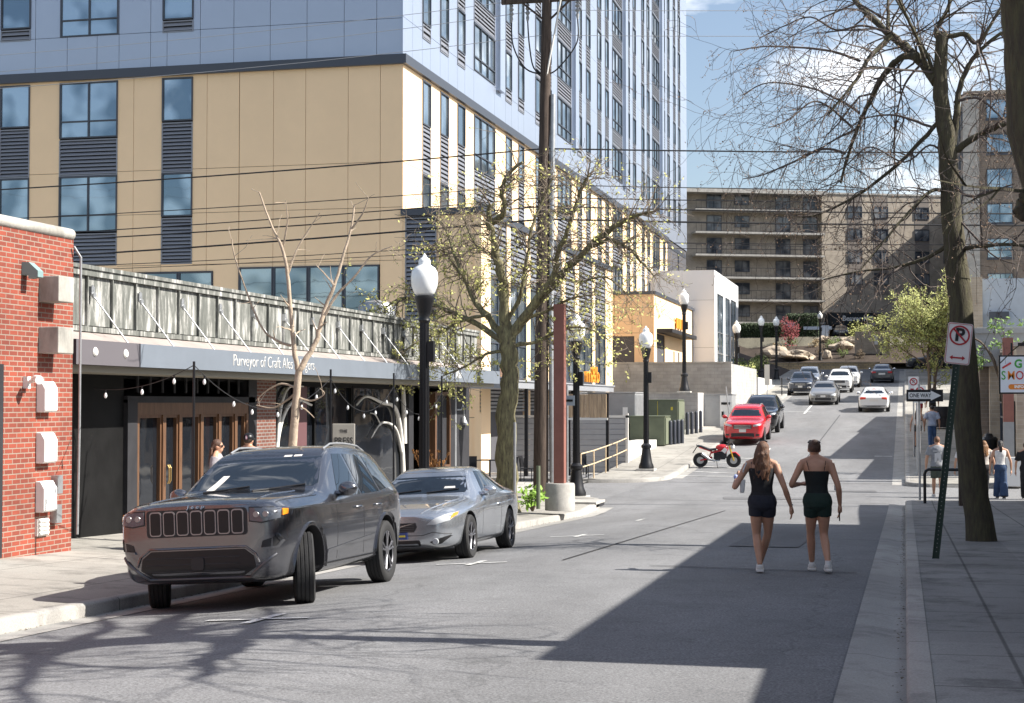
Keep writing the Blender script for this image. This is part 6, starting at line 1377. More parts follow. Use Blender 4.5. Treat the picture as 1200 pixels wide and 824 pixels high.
LT = [
(0.27,0.19,[(-9.37,38.3,-1.18),(-9.4,38.3,-0.27),(-9.42,38.3,0.97),(-9.35,38.3,2.01),(-9.33,38.3,2.73),(-9.48,38.3,3.46)]),
(0.15,0.05,[(-9.44,38.3,3.25),(-9.44,38.14,4.18),(-9.51,37.98,4.89),(-9.64,37.82,5.61),(-9.7,37.65,5.94),(-9.6,37.49,6.29)]),
(0.09,0.03,[(-9.8,38.3,5.93),(-9.44,38.13,6.15),(-9.44,37.96,6.65),(-9.25,37.79,7.04),(-8.85,37.63,7.31)]),
(0.13,0.03,[(-9.31,38.3,3.04),(-8.88,38.28,3.66),(-8.09,38.25,4.58),(-7.35,38.23,5.28),(-6.83,38.2,5.68),(-6.3,38.18,5.97),(-5.79,38.15,6.09)]),
(0.06,0.02,[(-7.36,38.3,5.29),(-6.88,38.17,5.43),(-6.39,38.05,5.24),(-5.96,37.92,4.82),(-5.68,37.8,4.5)]),
(0.1,0.03,[(-9.35,38.3,3.15),(-8.67,38.01,3.95),(-8.08,37.73,4.64),(-7.92,37.44,5.12),(-7.59,37.15,5.75),(-7.29,36.86,6.45),(-7.03,36.58,6.8)]),
(0.1,0.03,[(-9.48,38.3,3.15),(-9.96,38.5,3.69),(-10.34,38.71,4.12),(-10.73,38.91,4.78),(-11.12,39.11,5.23),(-11.51,39.31,5.59)]),
(0.08,0.02,[(-9.52,38.3,3.05),(-10.14,38.33,3.47),(-10.8,38.37,3.77),(-11.46,38.4,4.02),(-12.14,38.44,4.13),(-12.59,38.47,3.89)]),
(0.06,0.02,[(-9.48,38.3,3.36),(-9.07,38.39,4.19),(-8.94,38.47,5.13),(-8.79,38.56,5.97),(-8.49,38.64,6.71),(-8.3,38.73,7.13)]),
(0.05,0.015,[(-9.91,38.3,3.68),(-10.4,38.11,3.57),(-10.99,37.92,3.25),(-11.48,37.73,3.04),(-11.96,37.55,2.63)]),
(0.05,0.015,[(-10.56,38.3,4.69),(-10.86,38.6,5.4),(-11.17,38.89,5.97),(-11.59,39.19,6.33)]),
(0.05,0.015,[(-9.27,38.3,2.94),(-8.68,38.52,3.05),(-8.09,38.73,3.36),(-7.49,38.95,3.36),(-7.00,39.16,3.06)]),
(0.05,0.015,[(-9.35,38.3,2.84),(-9.85,38.07,2.73),(-10.33,37.85,2.42),(-10.8,37.62,2.21)]),
(0.04,0.015,[(-8.1,38.3,4.58),(-7.56,38.2,4.46),(-6.91,38.1,4.55),(-6.38,38.00,4.12)]),
(0.04,0.012,[(-9.7,38.3,5.13),(-10.16,38.43,5.36),(-10.46,38.57,5.85),(-10.67,38.7,6.36)]),
(0.05,0.015,[(-8.88,38.3,3.62),(-8.45,38.43,3.77),(-7.84,38.55,4.08),(-7.23,38.68,4.18)]),
]
TT = [
(0.085,0.055,[(-9.13,23.2,-0.26),(-9.07,23.2,0.41),(-9.04,23.2,0.93),(-8.99,23.2,1.58),(-8.95,23.2,2.03)]),
(0.045,0.012,[(-8.95,23.2,2.03),(-9.02,23.18,2.35),(-9.07,23.17,2.87),(-9.12,23.15,3.52),(-9.21,23.14,3.92),(-9.37,23.12,4.25),(-9.57,23.11,4.77)]),
(0.05,0.012,[(-8.95,23.2,2.03),(-8.81,23.27,2.29),(-8.7,23.33,2.55),(-8.62,23.4,2.95),(-8.48,23.46,3.34),(-8.36,23.53,3.8),(-8.25,23.6,4.27),(-8.23,23.66,4.6)]),
(0.025,0.008,[(-8.54,23.2,2.87),(-8.35,23.23,3.19),(-8.09,23.27,3.45),(-7.83,23.3,3.77),(-7.51,23.34,3.92)]),
(0.025,0.008,[(-9.08,23.2,2.42),(-9.28,23.16,2.49),(-9.51,23.12,2.68),(-9.74,23.08,3.2),(-9.94,23.04,3.79),(-9.97,23.00,4.05)]),
(0.02,0.006,[(-9.14,23.2,3.5),(-9.04,23.22,3.79),(-8.91,23.24,4.05),(-8.64,23.25,4.44)]),
(0.02,0.006,[(-8.99,23.2,1.77),(-9.26,23.28,1.84),(-9.54,23.35,1.73),(-9.74,23.43,1.58)]),
(0.022,0.006,[(-8.98,23.2,1.71),(-9.18,23.27,1.58),(-9.42,23.34,1.47),(-9.73,23.41,1.51)]),
(0.018,0.005,[(-8.96,23.2,1.64),(-8.74,23.2,1.58),(-8.54,23.2,1.68),(-8.61,23.2,1.77)]),
(0.018,0.005,[(-8.99,23.2,1.51),(-8.85,23.22,1.45),(-8.71,23.24,1.32)]),
(0.018,0.005,[(-9.22,23.2,3.9),(-9.11,23.11,4.3),(-9.1,23.01,4.62)]),
(0.018,0.005,[(-8.11,23.2,4.18),(-7.92,23.15,4.4),(-7.81,23.1,4.63)]),
(0.018,0.005,[(-8.38,23.2,3.32),(-8.57,23.26,3.52),(-8.73,23.32,3.66)]),
]
def smooth_line(pts, sub=5):
    pts = [Vector(p) for p in pts]; P_ = []
    for i in range(len(pts) - 1):
        p0, p1, p2, p3 = pts[max(i-1, 0)], pts[i], pts[i+1], pts[min(i+2, len(pts)-1)]
        for t in range(sub):
            q = t / sub; P_.append(.5 * ((2*p1) + (-p0 + p2) * q + (2*p0 - 5*p1 + 4*p2 - p3) * q*q + (-p0 + 3*p1 - 3*p2 + p3) * q**3))
    return P_ + [pts[-1]]
def twig(b, p, d, r, L, lvl, rn, droop, wander, ends, split=3, sides=4, minr=.003):
    n = 6; P_ = [p.copy()]; d = d.normalized(); q = p.copy()
    for k in range(n):
        d = (d + Vector((rn.gauss(0, wander), rn.gauss(0, wander), rn.gauss(0, wander) + droop))).normalized(); q = q + d * (L / n); P_.append(q.copy())
    b.tube(P_, [max(minr, r * (1 - .8 * k / n)) for k in range(n + 1)], sides)
    if lvl <= 0:
        ends += [(P_[k], d) for k in (3, 4, 5, 6)]
    else:
        for s in range(split):
            k = rn.randint(1, n); t = (P_[min(k+1, n)] - P_[k-1]).normalized()
            side = t.cross(Vector((rn.gauss(0, 1), rn.gauss(0, 1), rn.gauss(0, 1)))).normalized()
            twig(b, P_[k], t * .75 + side * rn.uniform(.5, 1.0), r * .55, L * rn.uniform(.35, .7), lvl - 1, rn, droop, wander, ends, split, max(3, sides - 1), minr)
        ends.append((P_[-1], d))
def limb_tree(name, label, limbs, m, base, seed, tw=(7, .5, 1.6), droop=-.05, wander=.16, lvl=1, split=3, budm=None, bud=.03, budn=1, budfilter=None, rough=.06, minr=.003, trunk_tw=False, group=None, twm=None, leafname='buds'):
    rn = random.Random(seed); t = thing(name, label, 'tree', base, group=group); T = MB(); W = MB(); ends = []
    for i, (r0, r1, pts) in enumerate(limbs):
        P_ = smooth_line(pts); n = len(P_)
        for k in range(1, n - 1): P_[k] += Vector((rn.gauss(0, 1), rn.gauss(0, 1), rn.gauss(0, .6))) * (r0 + (r1 - r0) * k / n) * rough * (1.2 if i == 0 else 3)
        R_ = [(r0 + (r1 - r0) * k / (n - 1)) * (1 + rn.gauss(0, rough * (.6 if i == 0 else 1))) for k in range(n)]
        if i == 0: R_[0] *= 1.35; R_[1] *= 1.12
        (T if r0 > .03 else W).tube(P_, R_, 12 if r0 > .15 else (8 if r0 > .04 else 5))
        if i == 0 and not trunk_tw: continue
        L = sum((P_[k+1] - P_[k]).length for k in range(n - 1)); cnt = int(tw[0] * L)
        for _ in range(cnt):
            k = rn.randint(int(n * .25), n - 1); tg = (P_[min(k+1, n-1)] - P_[max(k-1, 0)]).normalized()
            side = tg.cross(Vector((rn.gauss(0, 1), rn.gauss(0, 1), rn.gauss(0, 1)))).normalized()
            twig(W, P_[k], tg * rn.uniform(.3, 1) + side, max(minr * 1.3, min(R_[k] * .5, .02)), rn.uniform(tw[1], tw[2]), lvl, rn, droop, wander, ends, split, 4, minr)
    part(T, 'trunk', m, t, smooth=60); part(W, 'twigs', twm or m, t, smooth=60)
    if budm:
        B_ = MB()
        for p, d in ends:
            if budfilter and not budfilter(p, rn): continue
            for _ in range(budn):
                c = p + Vector((rn.gauss(0, 1), rn.gauss(0, 1), rn.gauss(0, 1))) * bud * .9; u = Vector((rn.gauss(0, 1), rn.gauss(0, 1), rn.gauss(0, 1))).normalized(); v = u.orthogonal().normalized(); z = bud * rn.uniform(.5, 1.2)
                B_.f([B_.v(c + u * z), B_.v(c + v * z * .55), B_.v(c - u * z), B_.v(c - v * z * .55)])
        part(B_, leafname, budm, t, recalc=False)
    return t
limb_tree('bare_tree', 'big leafless tree with drooping limbs, its trunk right of the leaning no parking post', RT, MT['barkdark'], (1.17, 26.5, -.62), 3, tw=(8, .5, 1.9), droop=-.07, wander=.17, lvl=2, split=2, budm=mat('brown_bud', (.16, .10, .06), .8), bud=.018, rough=.05, twm=mat('dark_twig', (.10, .08, .07), .9))
# overhanging near tree: trunk in frame at the top right, crown above the picture throwing branch shadows on the road
rn = random.Random(21); NTL = list(NT)
for k in range(19):
    a = rn.uniform(0, 6.28); p = Vector((.45 + rn.uniform(-.15, .3), 13, 4.9 + rn.uniform(0, 1.6))); d = Vector((math.cos(a) * 1.0, math.sin(a) * .9, rn.uniform(.05, .7))).normalized()
    if d.x < -.3: d.z = abs(d.z) + .35; d.normalize()
    L = rn.uniform(2.2, 4.6); P_ = [tuple(p)]
    for q in range(5):
        d = (d + Vector((rn.gauss(0, .16), rn.gauss(0, .16), rn.gauss(0, .1)))).normalized(); p = p + d * L / 5; P_.append(tuple(p))
    NTL.append((.14 if k % 2 else .09, .025, P_))
limb_tree('overhanging_tree', 'dark leaning tree trunk cutting the top right corner of the view', NTL, MT['barkdark'], (1.7, 13, -.2), 5, tw=(5, .6, 1.5), droop=.0, wander=.14, lvl=1, split=3, minr=.005)
limb_tree('budding_tree', 'gnarled street tree with yellow green buds behind the silver coupe', LT, MT['barkmoss'], (-9.4, 38.3, -.95), 8, tw=(15, .35, 1.2), droop=-.03, wander=.22, lvl=2, split=2, budm=MT['bud'], bud=.042, budn=2, rough=.08, minr=.0045,
          budfilter=lambda p, rn: rn.random() < max(.12, min(.9, .98 - (p.z - 2.6) * .26 - max(0, p.x + 9.4) * .12)), twm=mat('grey_twig', (.21, .17, .13), .9))
limb_tree('young_tree', 'thin pale young tree with bare white branches in front of the storefront', TT, MT['barkpale'], (-9.1, 23.2, -.5), 2, tw=(3, .15, .5), droop=.02, wander=.12, lvl=0, rough=.04, minr=.004)
# leafing tree up the hill on the right pavement
rn = random.Random(4); LTr = [(.13, .09, [(1.6, 110, 1.9), (1.6, 110, 3.5), (1.5, 110, 5)]), (.12, .08, [(1.9, 110.2, 1.9), (2.0, 110.2, 3.6), (2.3, 110.2, 5.2)])]
for k in range(16):
    a = rn.uniform(0, 6.28); p = Vector((rn.choice((1.5, 2.3)), 110.1, rn.uniform(3.8, 5.2))); d = Vector((math.cos(a), math.sin(a), rn.uniform(1.0, 2.4))).normalized(); L = rn.uniform(2.8, 4.9); P_ = [tuple(p)]
    for q in range(4): d = (d + Vector((rn.gauss(0, .12), rn.gauss(0, .12), rn.gauss(0, .1)))).normalized(); p = p + d * L / 4; P_.append(tuple(p))
    LTr.append((.05, .015, P_))
limb_tree('leafing_tree', 'pale yellow green leafing tree on the right pavement up the hill', LTr, MT['bark'], (1.4, 110, 2.0), 6, tw=(9, .5, 1.2), droop=.04, wander=.15, lvl=1, split=3, budm=MT['leafy'], bud=.085, budn=2, minr=.008, leafname='foliage')
# small leafy saplings at the right edge behind the sign
rn = random.Random(14)
for x, y, h_, l in ((3.0, 60.5, 3.6, 'thin leafy branch spray hanging over the colourful shop sign'), ):
    limbs = [(.05, .03, [(x + .5, y, -1.1), (x + .45, y, 1.0), (x + .3, y, 2.4), (x - .2, y, 3.6), (x - .9, y, 4.0)]), (.03, .01, [(x + .35, y, 2.2), (x + .1, y, 3.2), (x - .3, y, 3.5), (x - .9, y, 3.2)]), (.03, .01, [(x + .3, y, 2.5), (x + .5, y, 3.6), (x + .4, y, 4.4)])]
    limb_tree('sapling', l, limbs, MT['bark'], (x + .5, y, -1.1), 3, tw=(7, .3, .8), lvl=1, split=2, budm=mat('sapling_leaf', (.14, .24, .05), .7, var=.3), bud=.075, budn=2, droop=-.05, leafname='foliage')
# ---------------------------------------------------------------- people
def fuse(b, name, m, parent, vox=.011, sm=6):
    """fuse overlapping forms into one continuous smooth skin"""
    o = b.build(name, m, None); r = o.modifiers.new('r', 'REMESH'); r.mode = 'VOXEL'; r.voxel_size = vox
    s = o.modifiers.new('s', 'SMOOTH'); s.factor = .5; s.iterations = sm
    bpy.context.view_layer.update()
    me = bpy.data.meshes.new_from_object(o.evaluated_get(bpy.context.evaluated_depsgraph_get())); me.name = name
    o.modifiers.clear(); o.data = me
    for p in me.polygons: p.use_smooth = True
    o.parent = parent; return o
def ell(b, rings, n=20, mi=None):
    """stacked elliptical sections (x, y, z, rx, ry)"""
    I = [[b.v((x + rx * math.cos(2*PI*j/n), y + ry * math.sin(2*PI*j/n), z)) for j in range(n)] for x, y, z, rx, ry in rings]
    for p, q in zip(I, I[1:]):
        for j in range(n): b.f((p[j], p[(j+1) % n], q[(j+1) % n], q[j]), mi)
    b.f(I[0][::-1], mi); b.f(I[-1], mi)
TORSO = [(.465, .085, .075), (.49, .165, .115), (.53, .178, .122), (.565, .165, .11), (.605, .132, .092), (.65, .128, .09), (.71, .145, .1), (.76, .16, .108), (.80, .172, .098), (.825, .16, .08), (.842, .10, .065), (.858, .06, .056)]
def seg(b, P_, R_, n=12): b.tube(smooth_line(P_, 3) if len(P_) > 2 else P_, [R_[0]] if 0 else (lambda Q: [R_[min(int(i / 3), len(R_) - 2)] + (R_[min(int(i / 3) + 1, len(R_) - 1)] - R_[min(int(i / 3), len(R_) - 2)]) * ((i / 3) % 1 if int(i / 3) < len(R_) - 1 else 1) for i in range(Q)])((len(P_) - 1) * 3 + 1) if len(P_) > 2 else R_, n)
def hand(b, wrist, d, side, s=1.0, curl=.35):
    """palm, four unequal bent fingers and a thumb leaving the side of the palm"""
    d = Vector(d).normalized(); u = Vector((0, 1, 0)); u = (u - d * u.dot(d)).normalized(); n = d.cross(u)      # u spans the knuckles, n = palm normal
    w = Vector(wrist); K = w + d * .085 * s
    b.tube([w, w + d * .03 * s, w + d * .06 * s, K], [.024 * s, .03 * s, .034 * s, .03 * s], 10, flat=.6)
    for k, (o, L) in enumerate(((-.029, .068), (-.010, .078), (.010, .073), (.028, .056))):
        p = K + u * o * s - d * .01; c = n * side
        q1 = p + (d + c * curl * .5).normalized() * L * .45 * s; q2 = q1 + (d + c * curl * 1.4).normalized() * L * .32 * s; q3 = q2 + (d * .8 + c * curl * 2.4).normalized() * L * .26 * s
        b.tube([p, q1, q2, q3], [.0098 * s, .009 * s, .0082 * s, .006 * s], 8)
    p = w + d * .03 * s + u * -.03 * s; q = p + (d * .7 - u * .7 + n * side * .3).normalized() * .035 * s; r = q + (d * .95 - u * .2 + n * side * .4).normalized() * .03 * s
    b.tube([p + u * .012, p, q, r], [.014 * s, .013 * s, .011 * s, .008 * s], 8)
def person(label, loc, rz, H, skin, top=None, bottom=None, hair=None, shoe=None, pose=None, group=None, vox=.012, extras=None, female=True):
    """standing/walking figure facing local +y; pose gives elbows, wrists, knees, ankles in units of H"""
    t = thing('person', label, 'person', loc, rz, group=group)
    P = dict(le=(-.165, -.01, .635), lw=(-.175, .02, .49), re=(.165, -.01, .635), rw=(.175, .02, .49), lk=(-.052, .02, .285), la=(-.05, -.02, .045), rk=(.052, .0, .285), ra=(.05, .0, .045), lean=(0, 0), head=(0, .01), lh=(0, .1, -1), rh=(0, .1, -1), turn=0); P.update(pose or {})
    S_ = lambda p: Vector(p) * H
    ws = 1.0 if female else 1.06; lx, ly = P['lean']
    def lean(z): return (lx * (z - .47) / .4, ly * (z - .47) / .4)
    tor = [(lean(z)[0] * H, lean(z)[1] * H, z * H, rx * H / 1.7 * (ws if female else (1.08 if z > .68 else (1.12 if .58 < z < .68 else .96))) * 1.0, ry * H / 1.7) for z, rx, ry in TORSO]
    b = MB(); ell(b, tor, 22)
    # neck, head with a face
    nx, ny = lean(.86); hx, hy = nx + P['head'][0], ny + P['head'][1]
    b.tube([S_((nx, ny - .005, .82)), S_((nx, ny, .85)), S_((hx, hy, .885))], [.045 * H, .033 * H, .034 * H], 12)
    hd = Matrix.Translation(S_((hx, hy, .922))) @ Matrix.Rotation(P['turn'], 4, 'Z'); b.m = hd; k = H / 1.7
    b.ball((0, -.005 * k, .012 * k), (.074 * k, .092 * k, .098 * k), 18); b.ball((0, .03 * k, -.05 * k), (.055 * k, .058 * k, .062 * k), 14)
    b.tube([(0, .088 * k, .02 * k), (0, .112 * k, -.018 * k), (0, .088 * k, -.028 * k)], [.009 * k, .014 * k, .01 * k], 8)                  # nose
    b.tube([(-.022 * k, .082 * k, -.055 * k), (0, .089 * k, -.053 * k), (.022 * k, .082 * k, -.055 * k)], [.006 * k, .009 * k, .006 * k], 6)    # mouth
    for sx in (-1, 1): b.ball((sx * .076 * k, -.005 * k, -.01 * k), (.012 * k, .022 * k, .032 * k), 8)
    b.m = None
    # arms
    sh = .812
    for sx in (-1, 1): b.tube([S_((nx, ny - .006, .868)), S_((nx + sx * .05, ny - .004, .842)), S_((lean(sh)[0] + sx * .108 * ws, lean(sh)[1], sh))], [.026 * H, .026 * H, .033 * H], 10)
    for sx, e, w, hv in ((-1, P['le'], P['lw'], P['lh']), (1, P['re'], P['rw'], P['rh'])):
        s0 = Vector((lean(sh)[0] + sx * .105 * ws, lean(sh)[1], sh))
        seg(b, [S_(s0), S_(s0.lerp(Vector(e), .5)), S_(e), S_(Vector(e).lerp(Vector(w), .35)), S_(w)], [x * H * (1 if female else 1.2) for x in (.032, .0265, .0215, .023, .0145)], 12)
        hand(b, S_(w), Vector(hv), -sx, H / 1.7 * 1.18)
    # legs
    for sx, kn, an in ((-1, P['lk'], P['la']), (1, P['rk'], P['ra'])):
        hp = Vector((sx * .046, 0, .50)); an = Vector(an); kn = Vector(kn)
        seg(b, [S_(hp + Vector((0, 0, .03))), S_(hp.lerp(kn, .12)), S_(hp.lerp(kn, .5)), S_(kn), S_(kn.lerp(an, .35)), S_(an)], [x * H for x in (.044, .0515, .045, .031, .0325, .0185)], 14)
        b.tube([S_(an), S_(an + Vector((0, .03, -.028))), S_(an + Vector((0, .085, -.034)))], [.018 * H, .02 * H, .015 * H], 10)
    # weld eyes later: dark insets
    body = fuse(b, 'body', skin, t, vox)
    b = MB(hd)
    for sx in (-1, 1): b.ball((sx * .03 * k, .077 * k, .012 * k), (.013 * k, .008 * k, .007 * k), 8)
    b.build('eyes', MT['black'], body, smooth=60)
    # clothing follows the same forms, slightly inflated
    def wear(name, m, z0, z1, inf=.008, legs=None, sleeves=None, vx=vox, flare=0, straps=None):
        c = MB(); rr_ = []
        for i in range(len(tor) - 1):
            (x0, y0, q0, a0, c0), (x1, y1, q1, a1, c1) = tor[i], tor[i+1]
            for s in range(4):
                f_ = s / 4; z = q0 + (q1 - q0) * f_
                if z0 * H <= z <= z1 * H: rr_.append((x0 + (x1-x0)*f_, y0 + (y1-y0)*f_, z, a0 + (a1-a0)*f_ + inf, c0 + (c1-c0)*f_ + inf))
        ell(c, rr_, 22)
        if legs is not None:
            for sx, kn, an in ((-1, P['lk'], P['la']), (1, P['rk'], P['ra'])):
                hp = Vector((sx * .046, 0, .50)); kn = Vector(kn); an = Vector(an); pts = [hp, hp.lerp(kn, .5), kn, kn.lerp(an, .35), an]; rad = [.058, .05, .036, .037, .023]
                n_ = min(5, 2 + int(legs * 3)) if legs >= 1 else 2
                if legs < 1: pts = [hp + Vector((0, 0, .03)), hp.lerp(kn, .1), hp.lerp(kn, legs)]; rad = [.044, .0525, .0535 - .012 * legs]
                else: pts[0] = hp + Vector((0, 0, .02)); rad = [.046, .050, .042 + flare * .3, .042 + flare * .6, .036 + flare]; pts[-1] = an + Vector((0, 0, -.01))
                c.tube([S_(p) for p in pts], [r * H + inf for r in rad], 14)
        if sleeves:
            for sx, e, w in ((-1, P['le'], P['lw']), (1, P['re'], P['rw'])):
                s0 = Vector((lean(sh)[0] + sx * .102 * ws, lean(sh)[1], sh + .002)); e = Vector(e); w = Vector(w)
                pts = [s0, s0.lerp(e, min(1, sleeves))]; rad = [.037, .036 if female else .042]
                if sleeves > 1: pts += [e.lerp(w, sleeves - 1)]; rad += [.026]
                c.tube([S_(p) for p in pts], [r * H + inf for r in rad], 12)
        if straps:
            for sx in (-1, 1):
                P_ = [S_((lean(z)[0] + sx * x, lean(z)[1] + y, z)) for x, y, z in straps]
                c.tube(P_, straps_r, 6)
        return fuse(c, name, m, t, vx, 4) if not straps else fuse(c, name, m, t, min(vx, .009), 2)
    straps_r = .008
    api = dict(t=t, H=H, hd=hd, k=k, S=S_, P=P, wear=wear, body=body, lean=lean, vox=vox)
    if top: wear('top', *top[:1], **top[1])
    if bottom: wear('bottoms', *bottom[:1], **bottom[1])
    # shoes: sole and upper
    if shoe:
        for sx, an in ((-1, P['la']), (1, P['ra'])):
            a = S_(an); dn = .045 * H - 0 if False else None
            c = MB(); c.tube([a + Vector((0, -.03 * k, -.04 * k)), a + Vector((0, .03 * k, -.035 * k)), a + Vector((0, .10 * k, -.048 * k)), a + Vector((0, .175 * k, -.056 * k))], [.042 * k, .05 * k, .048 * k, .032 * k], 12)
            c.tube([a + Vector((0, -.01 * k, .0)), a + Vector((0, 0, -.03 * k))], [.037 * k, .046 * k], 12)
            f_ = fuse(c, 'shoe', shoe, t, .008, 3)
            c = MB(); c.prism([(a.x + x * k, a.y + y * k, a.z - .086 * k) for x, y in ((-.044, -.075), (.044, -.075), (.048, .0), (.054, .1), (.042, .185), (.0, .212), (-.042, .185), (-.054, .1), (-.048, .0))], (0, 0, .024 * k)); c.build('sole', MT['offwhite'], f_, bevel=.005)
    if hair: hair(api)
    if extras: extras(api)
    return t
def hair_cap(col, style='short', seed=1):
    m = mat('hair_' + style, col, .55, var=.5, scale=14, stretch=(6, 6, .8), bump=.5, bscale=30, col2=tuple(min(1, c * 2.2) for c in col))
    def f_(a):
        k = a['k']; rn = random.Random(seed); b = MB(a['hd'])
        b.ball((0, -.018 * k, .03 * k), (.084 * k, .094 * k, .096 * k), 16)
        if style in ('long', 'pony'): b.ball((0, -.04 * k, .0), (.082 * k, .075 * k, .09 * k), 14)
        if style == 'long':
            for q in range(46):
                x = rn.uniform(-.085, .085); y0 = -.045 - .045 * math.sqrt(max(0, 1 - (x / .09) ** 2)); L = rn.uniform(.22, .40); ph = rn.random() * 6; am = rn.uniform(.006, .018)
                P_ = [Vector((x * .8, y0 + .03, .06)) * k, Vector((x, y0, .0)) * k]
                for s in range(1, 7): P_.append(Vector((x * (1 + .12 * s / 2) + am * math.sin(ph + s * 1.3), y0 - .006 * s + am * math.cos(ph + s * 1.1) - .01, -L * s / 6)) * k)
                b.tube(P_, [.012 * k, .016 * k, .018 * k, .017 * k, .016 * k, .014 * k, .011 * k, .005 * k], 6)
        if style == 'bun': b.ball((0, -.075 * k, .085 * k), (.045 * k, .042 * k, .042 * k), 12)
        if style == 'pony':
            b.ball((0, -.095 * k, .03 * k), (.03 * k, .03 * k, .035 * k), 10)
            for q in range(14):
                x = rn.uniform(-.02, .02); b.tube([Vector((x, -.1, .03)) * k, Vector((x * 1.6, -.125, -.05)) * k, Vector((x * 1.8 + rn.gauss(0, .006), -.12, -.16)) * k, Vector((x, -.115, -.30)) * k], [.012 * k, .016 * k, .014 * k, .004 * k], 6)
        fuse(b, 'hair', m, a['body'], .009, 2)
    return f_
def c_(n, col, **k): return mat(n, col, .85, var=.2, scale=9, bump=.6, bscale=9, **k)
blk = c_('black_knit', (.012, .012, .014)); navy = c_('navy_black', (.014, .016, .026)); dgreen = c_('deep_green', (.008, .026, .02)); blkgreen = c_('black_green', (.007, .012, .012))
denim = c_('blue_denim', (.055, .11, .23)); ddenim = c_('dark_denim', (.03, .06, .13)); whitec = c_('white_cotton', (.70, .69, .68)); greytee = c_('grey_tee', (.26, .27, .29)); shoew = mat('trainer_white', (.66, .65, .62), .6)
# --- left woman
def exL(a):
    S_, k = a['S'], a['k']; t = a['t']
    b = MB(); b.prism([S_((-.17, -.03, .60)), S_((-.135, -.03, .60)), S_((-.125, -.035, .70)), S_((-.165, -.035, .70))], S_((0, .11, 0))); bag = b.build('handbag', mat('white_bag', (.62, .62, .60), .5), t, bevel=.015)
    b = MB(); b.tube([S_((-.15, .0, .70)), S_((-.14, -.045, .78)), S_((-.12, -.03, .825)), S_((-.13, .05, .78)), S_((-.15, .06, .70))], .011, 6); b.build('strap', mat('white_strap', (.62, .62, .60), .5), bag)
    b = MB(); b.ball(S_((-.2, .10, .715)), (.03, .04, .035), 8); b.build('held_bottle', mat('blue_wrap', (.25, .32, .6), .5), t)
    b = MB(); w = Vector(a['P']['rw']); b.tube([S_(w + Vector((-.001, 0, .012))), S_(w + Vector((0, 0, .018)))], .031, 12); b.build('bracelet', MT['galv'], t)
    b = MB(a['hd']); b.tube([(-.05 * k, .03 * k, .115 * k), (0, .04 * k, .125 * k), (.05 * k, .03 * k, .115 * k)], .012 * k, 6); b.build('sunglasses', MT['black'], a['body'])
zz = lambda x, y: zr(x, y)
person('woman with long wavy brown hair and black tank top carrying a white handbag', (-1.76, 20.75, zz(-1.7, 20.75)), math.radians(5), 1.665, MT['skintan'],
       top=(blk, dict(z0=.55, z1=.79, inf=.008, straps=[(.08, .075, .77), (.08, .045, .825), (.078, .0, .845), (.075, -.045, .83), (.08, -.075, .77)])), bottom=(navy, dict(z0=.46, z1=.585, inf=.013, legs=.34)), hair=hair_cap((.060, .026, .012), 'long', 3), shoe=shoew,
       pose=dict(le=(-.205, -.03, .645), lw=(-.195, .115, .70), lh=(.2, .8, .4), re=(.168, -.035, .64), rw=(.215, .03, .50), rh=(.12, .12, -1), lk=(-.045, .02, .285), la=(-.02, -.10, .066), rk=(.04, .07, .29), ra=(-.02, .17, .05), head=(.012, .012), turn=-.15, lean=(-.005, 0)), extras=exL, vox=.009)
# --- right woman
def exR(a):
    S_, k = a['S'], a['k']; t = a['t']
    b = MB(); w = Vector(a['P']['rw']) + Vector((.0, .0, -.065)); b.prism([S_(w + Vector(p)) for p in ((-.008, -.02, .03), (-.008, .022, .03), (-.008, .022, -.055), (-.008, -.02, -.055))], S_((.008, 0, 0))); b.build('phone', MT['black'], t, bevel=.003)
    b = MB(); b.prism([S_(p) for p in ((.125, .02, .61), (.155, .02, .61), (.16, .02, .70), (.13, .02, .71))], S_((0, .09, 0))); b.build('white_bag', mat('white_bag', (.62, .62, .60), .5), t, bevel=.015)
    b = MB(a['hd']); b.tube([(-.075 * k, .0, .085 * k), (-.05 * k, .06 * k, .105 * k), (.05 * k, .06 * k, .105 * k), (.075 * k, .0, .085 * k)], .01 * k, 6); b.build('sunglasses', MT['black'], a['body'])
    for sx in (-1, 1):
        c = MB(); an = Vector(a['P']['la' if sx < 0 else 'ra']); c.tube([S_(an + Vector((0, 0, -.005))), S_(an + Vector((0, 0, .025)))], [.023 * a['H'], .023 * a['H']], 12); c.build('sock', MT['white'], t, smooth=60)
person('woman with dark hair in a bun, strappy top and dark green shorts holding a phone', (-1.08, 20.95, zz(-1.1, 20.95)), math.radians(5), 1.69, MT['skintan'],
       top=(blkgreen, dict(z0=.575, z1=.765, inf=.008, straps=[(.07, .075, .76), (.07, .045, .825), (.07, .0, .846), (.07, -.045, .83), (.055, -.075, .76)])), bottom=(dgreen, dict(z0=.46, z1=.60, inf=.013, legs=.36)), hair=hair_cap((.035, .018, .012), 'bun', 5), shoe=shoew,
       pose=dict(le=(-.195, -.035, .655), lw=(-.125, .10, .655), lh=(.9, .5, .05), re=(.152, -.035, .64), rw=(.165, .02, .505), rh=(-.02, .1, -1), lk=(-.05, .085, .29), la=(-.04, .15, .052), rk=(.045, .035, .285), ra=(.07, -.13, .075), head=(-.012, .01), turn=.1, lean=(-.012, 0)), extras=exR, vox=.009)
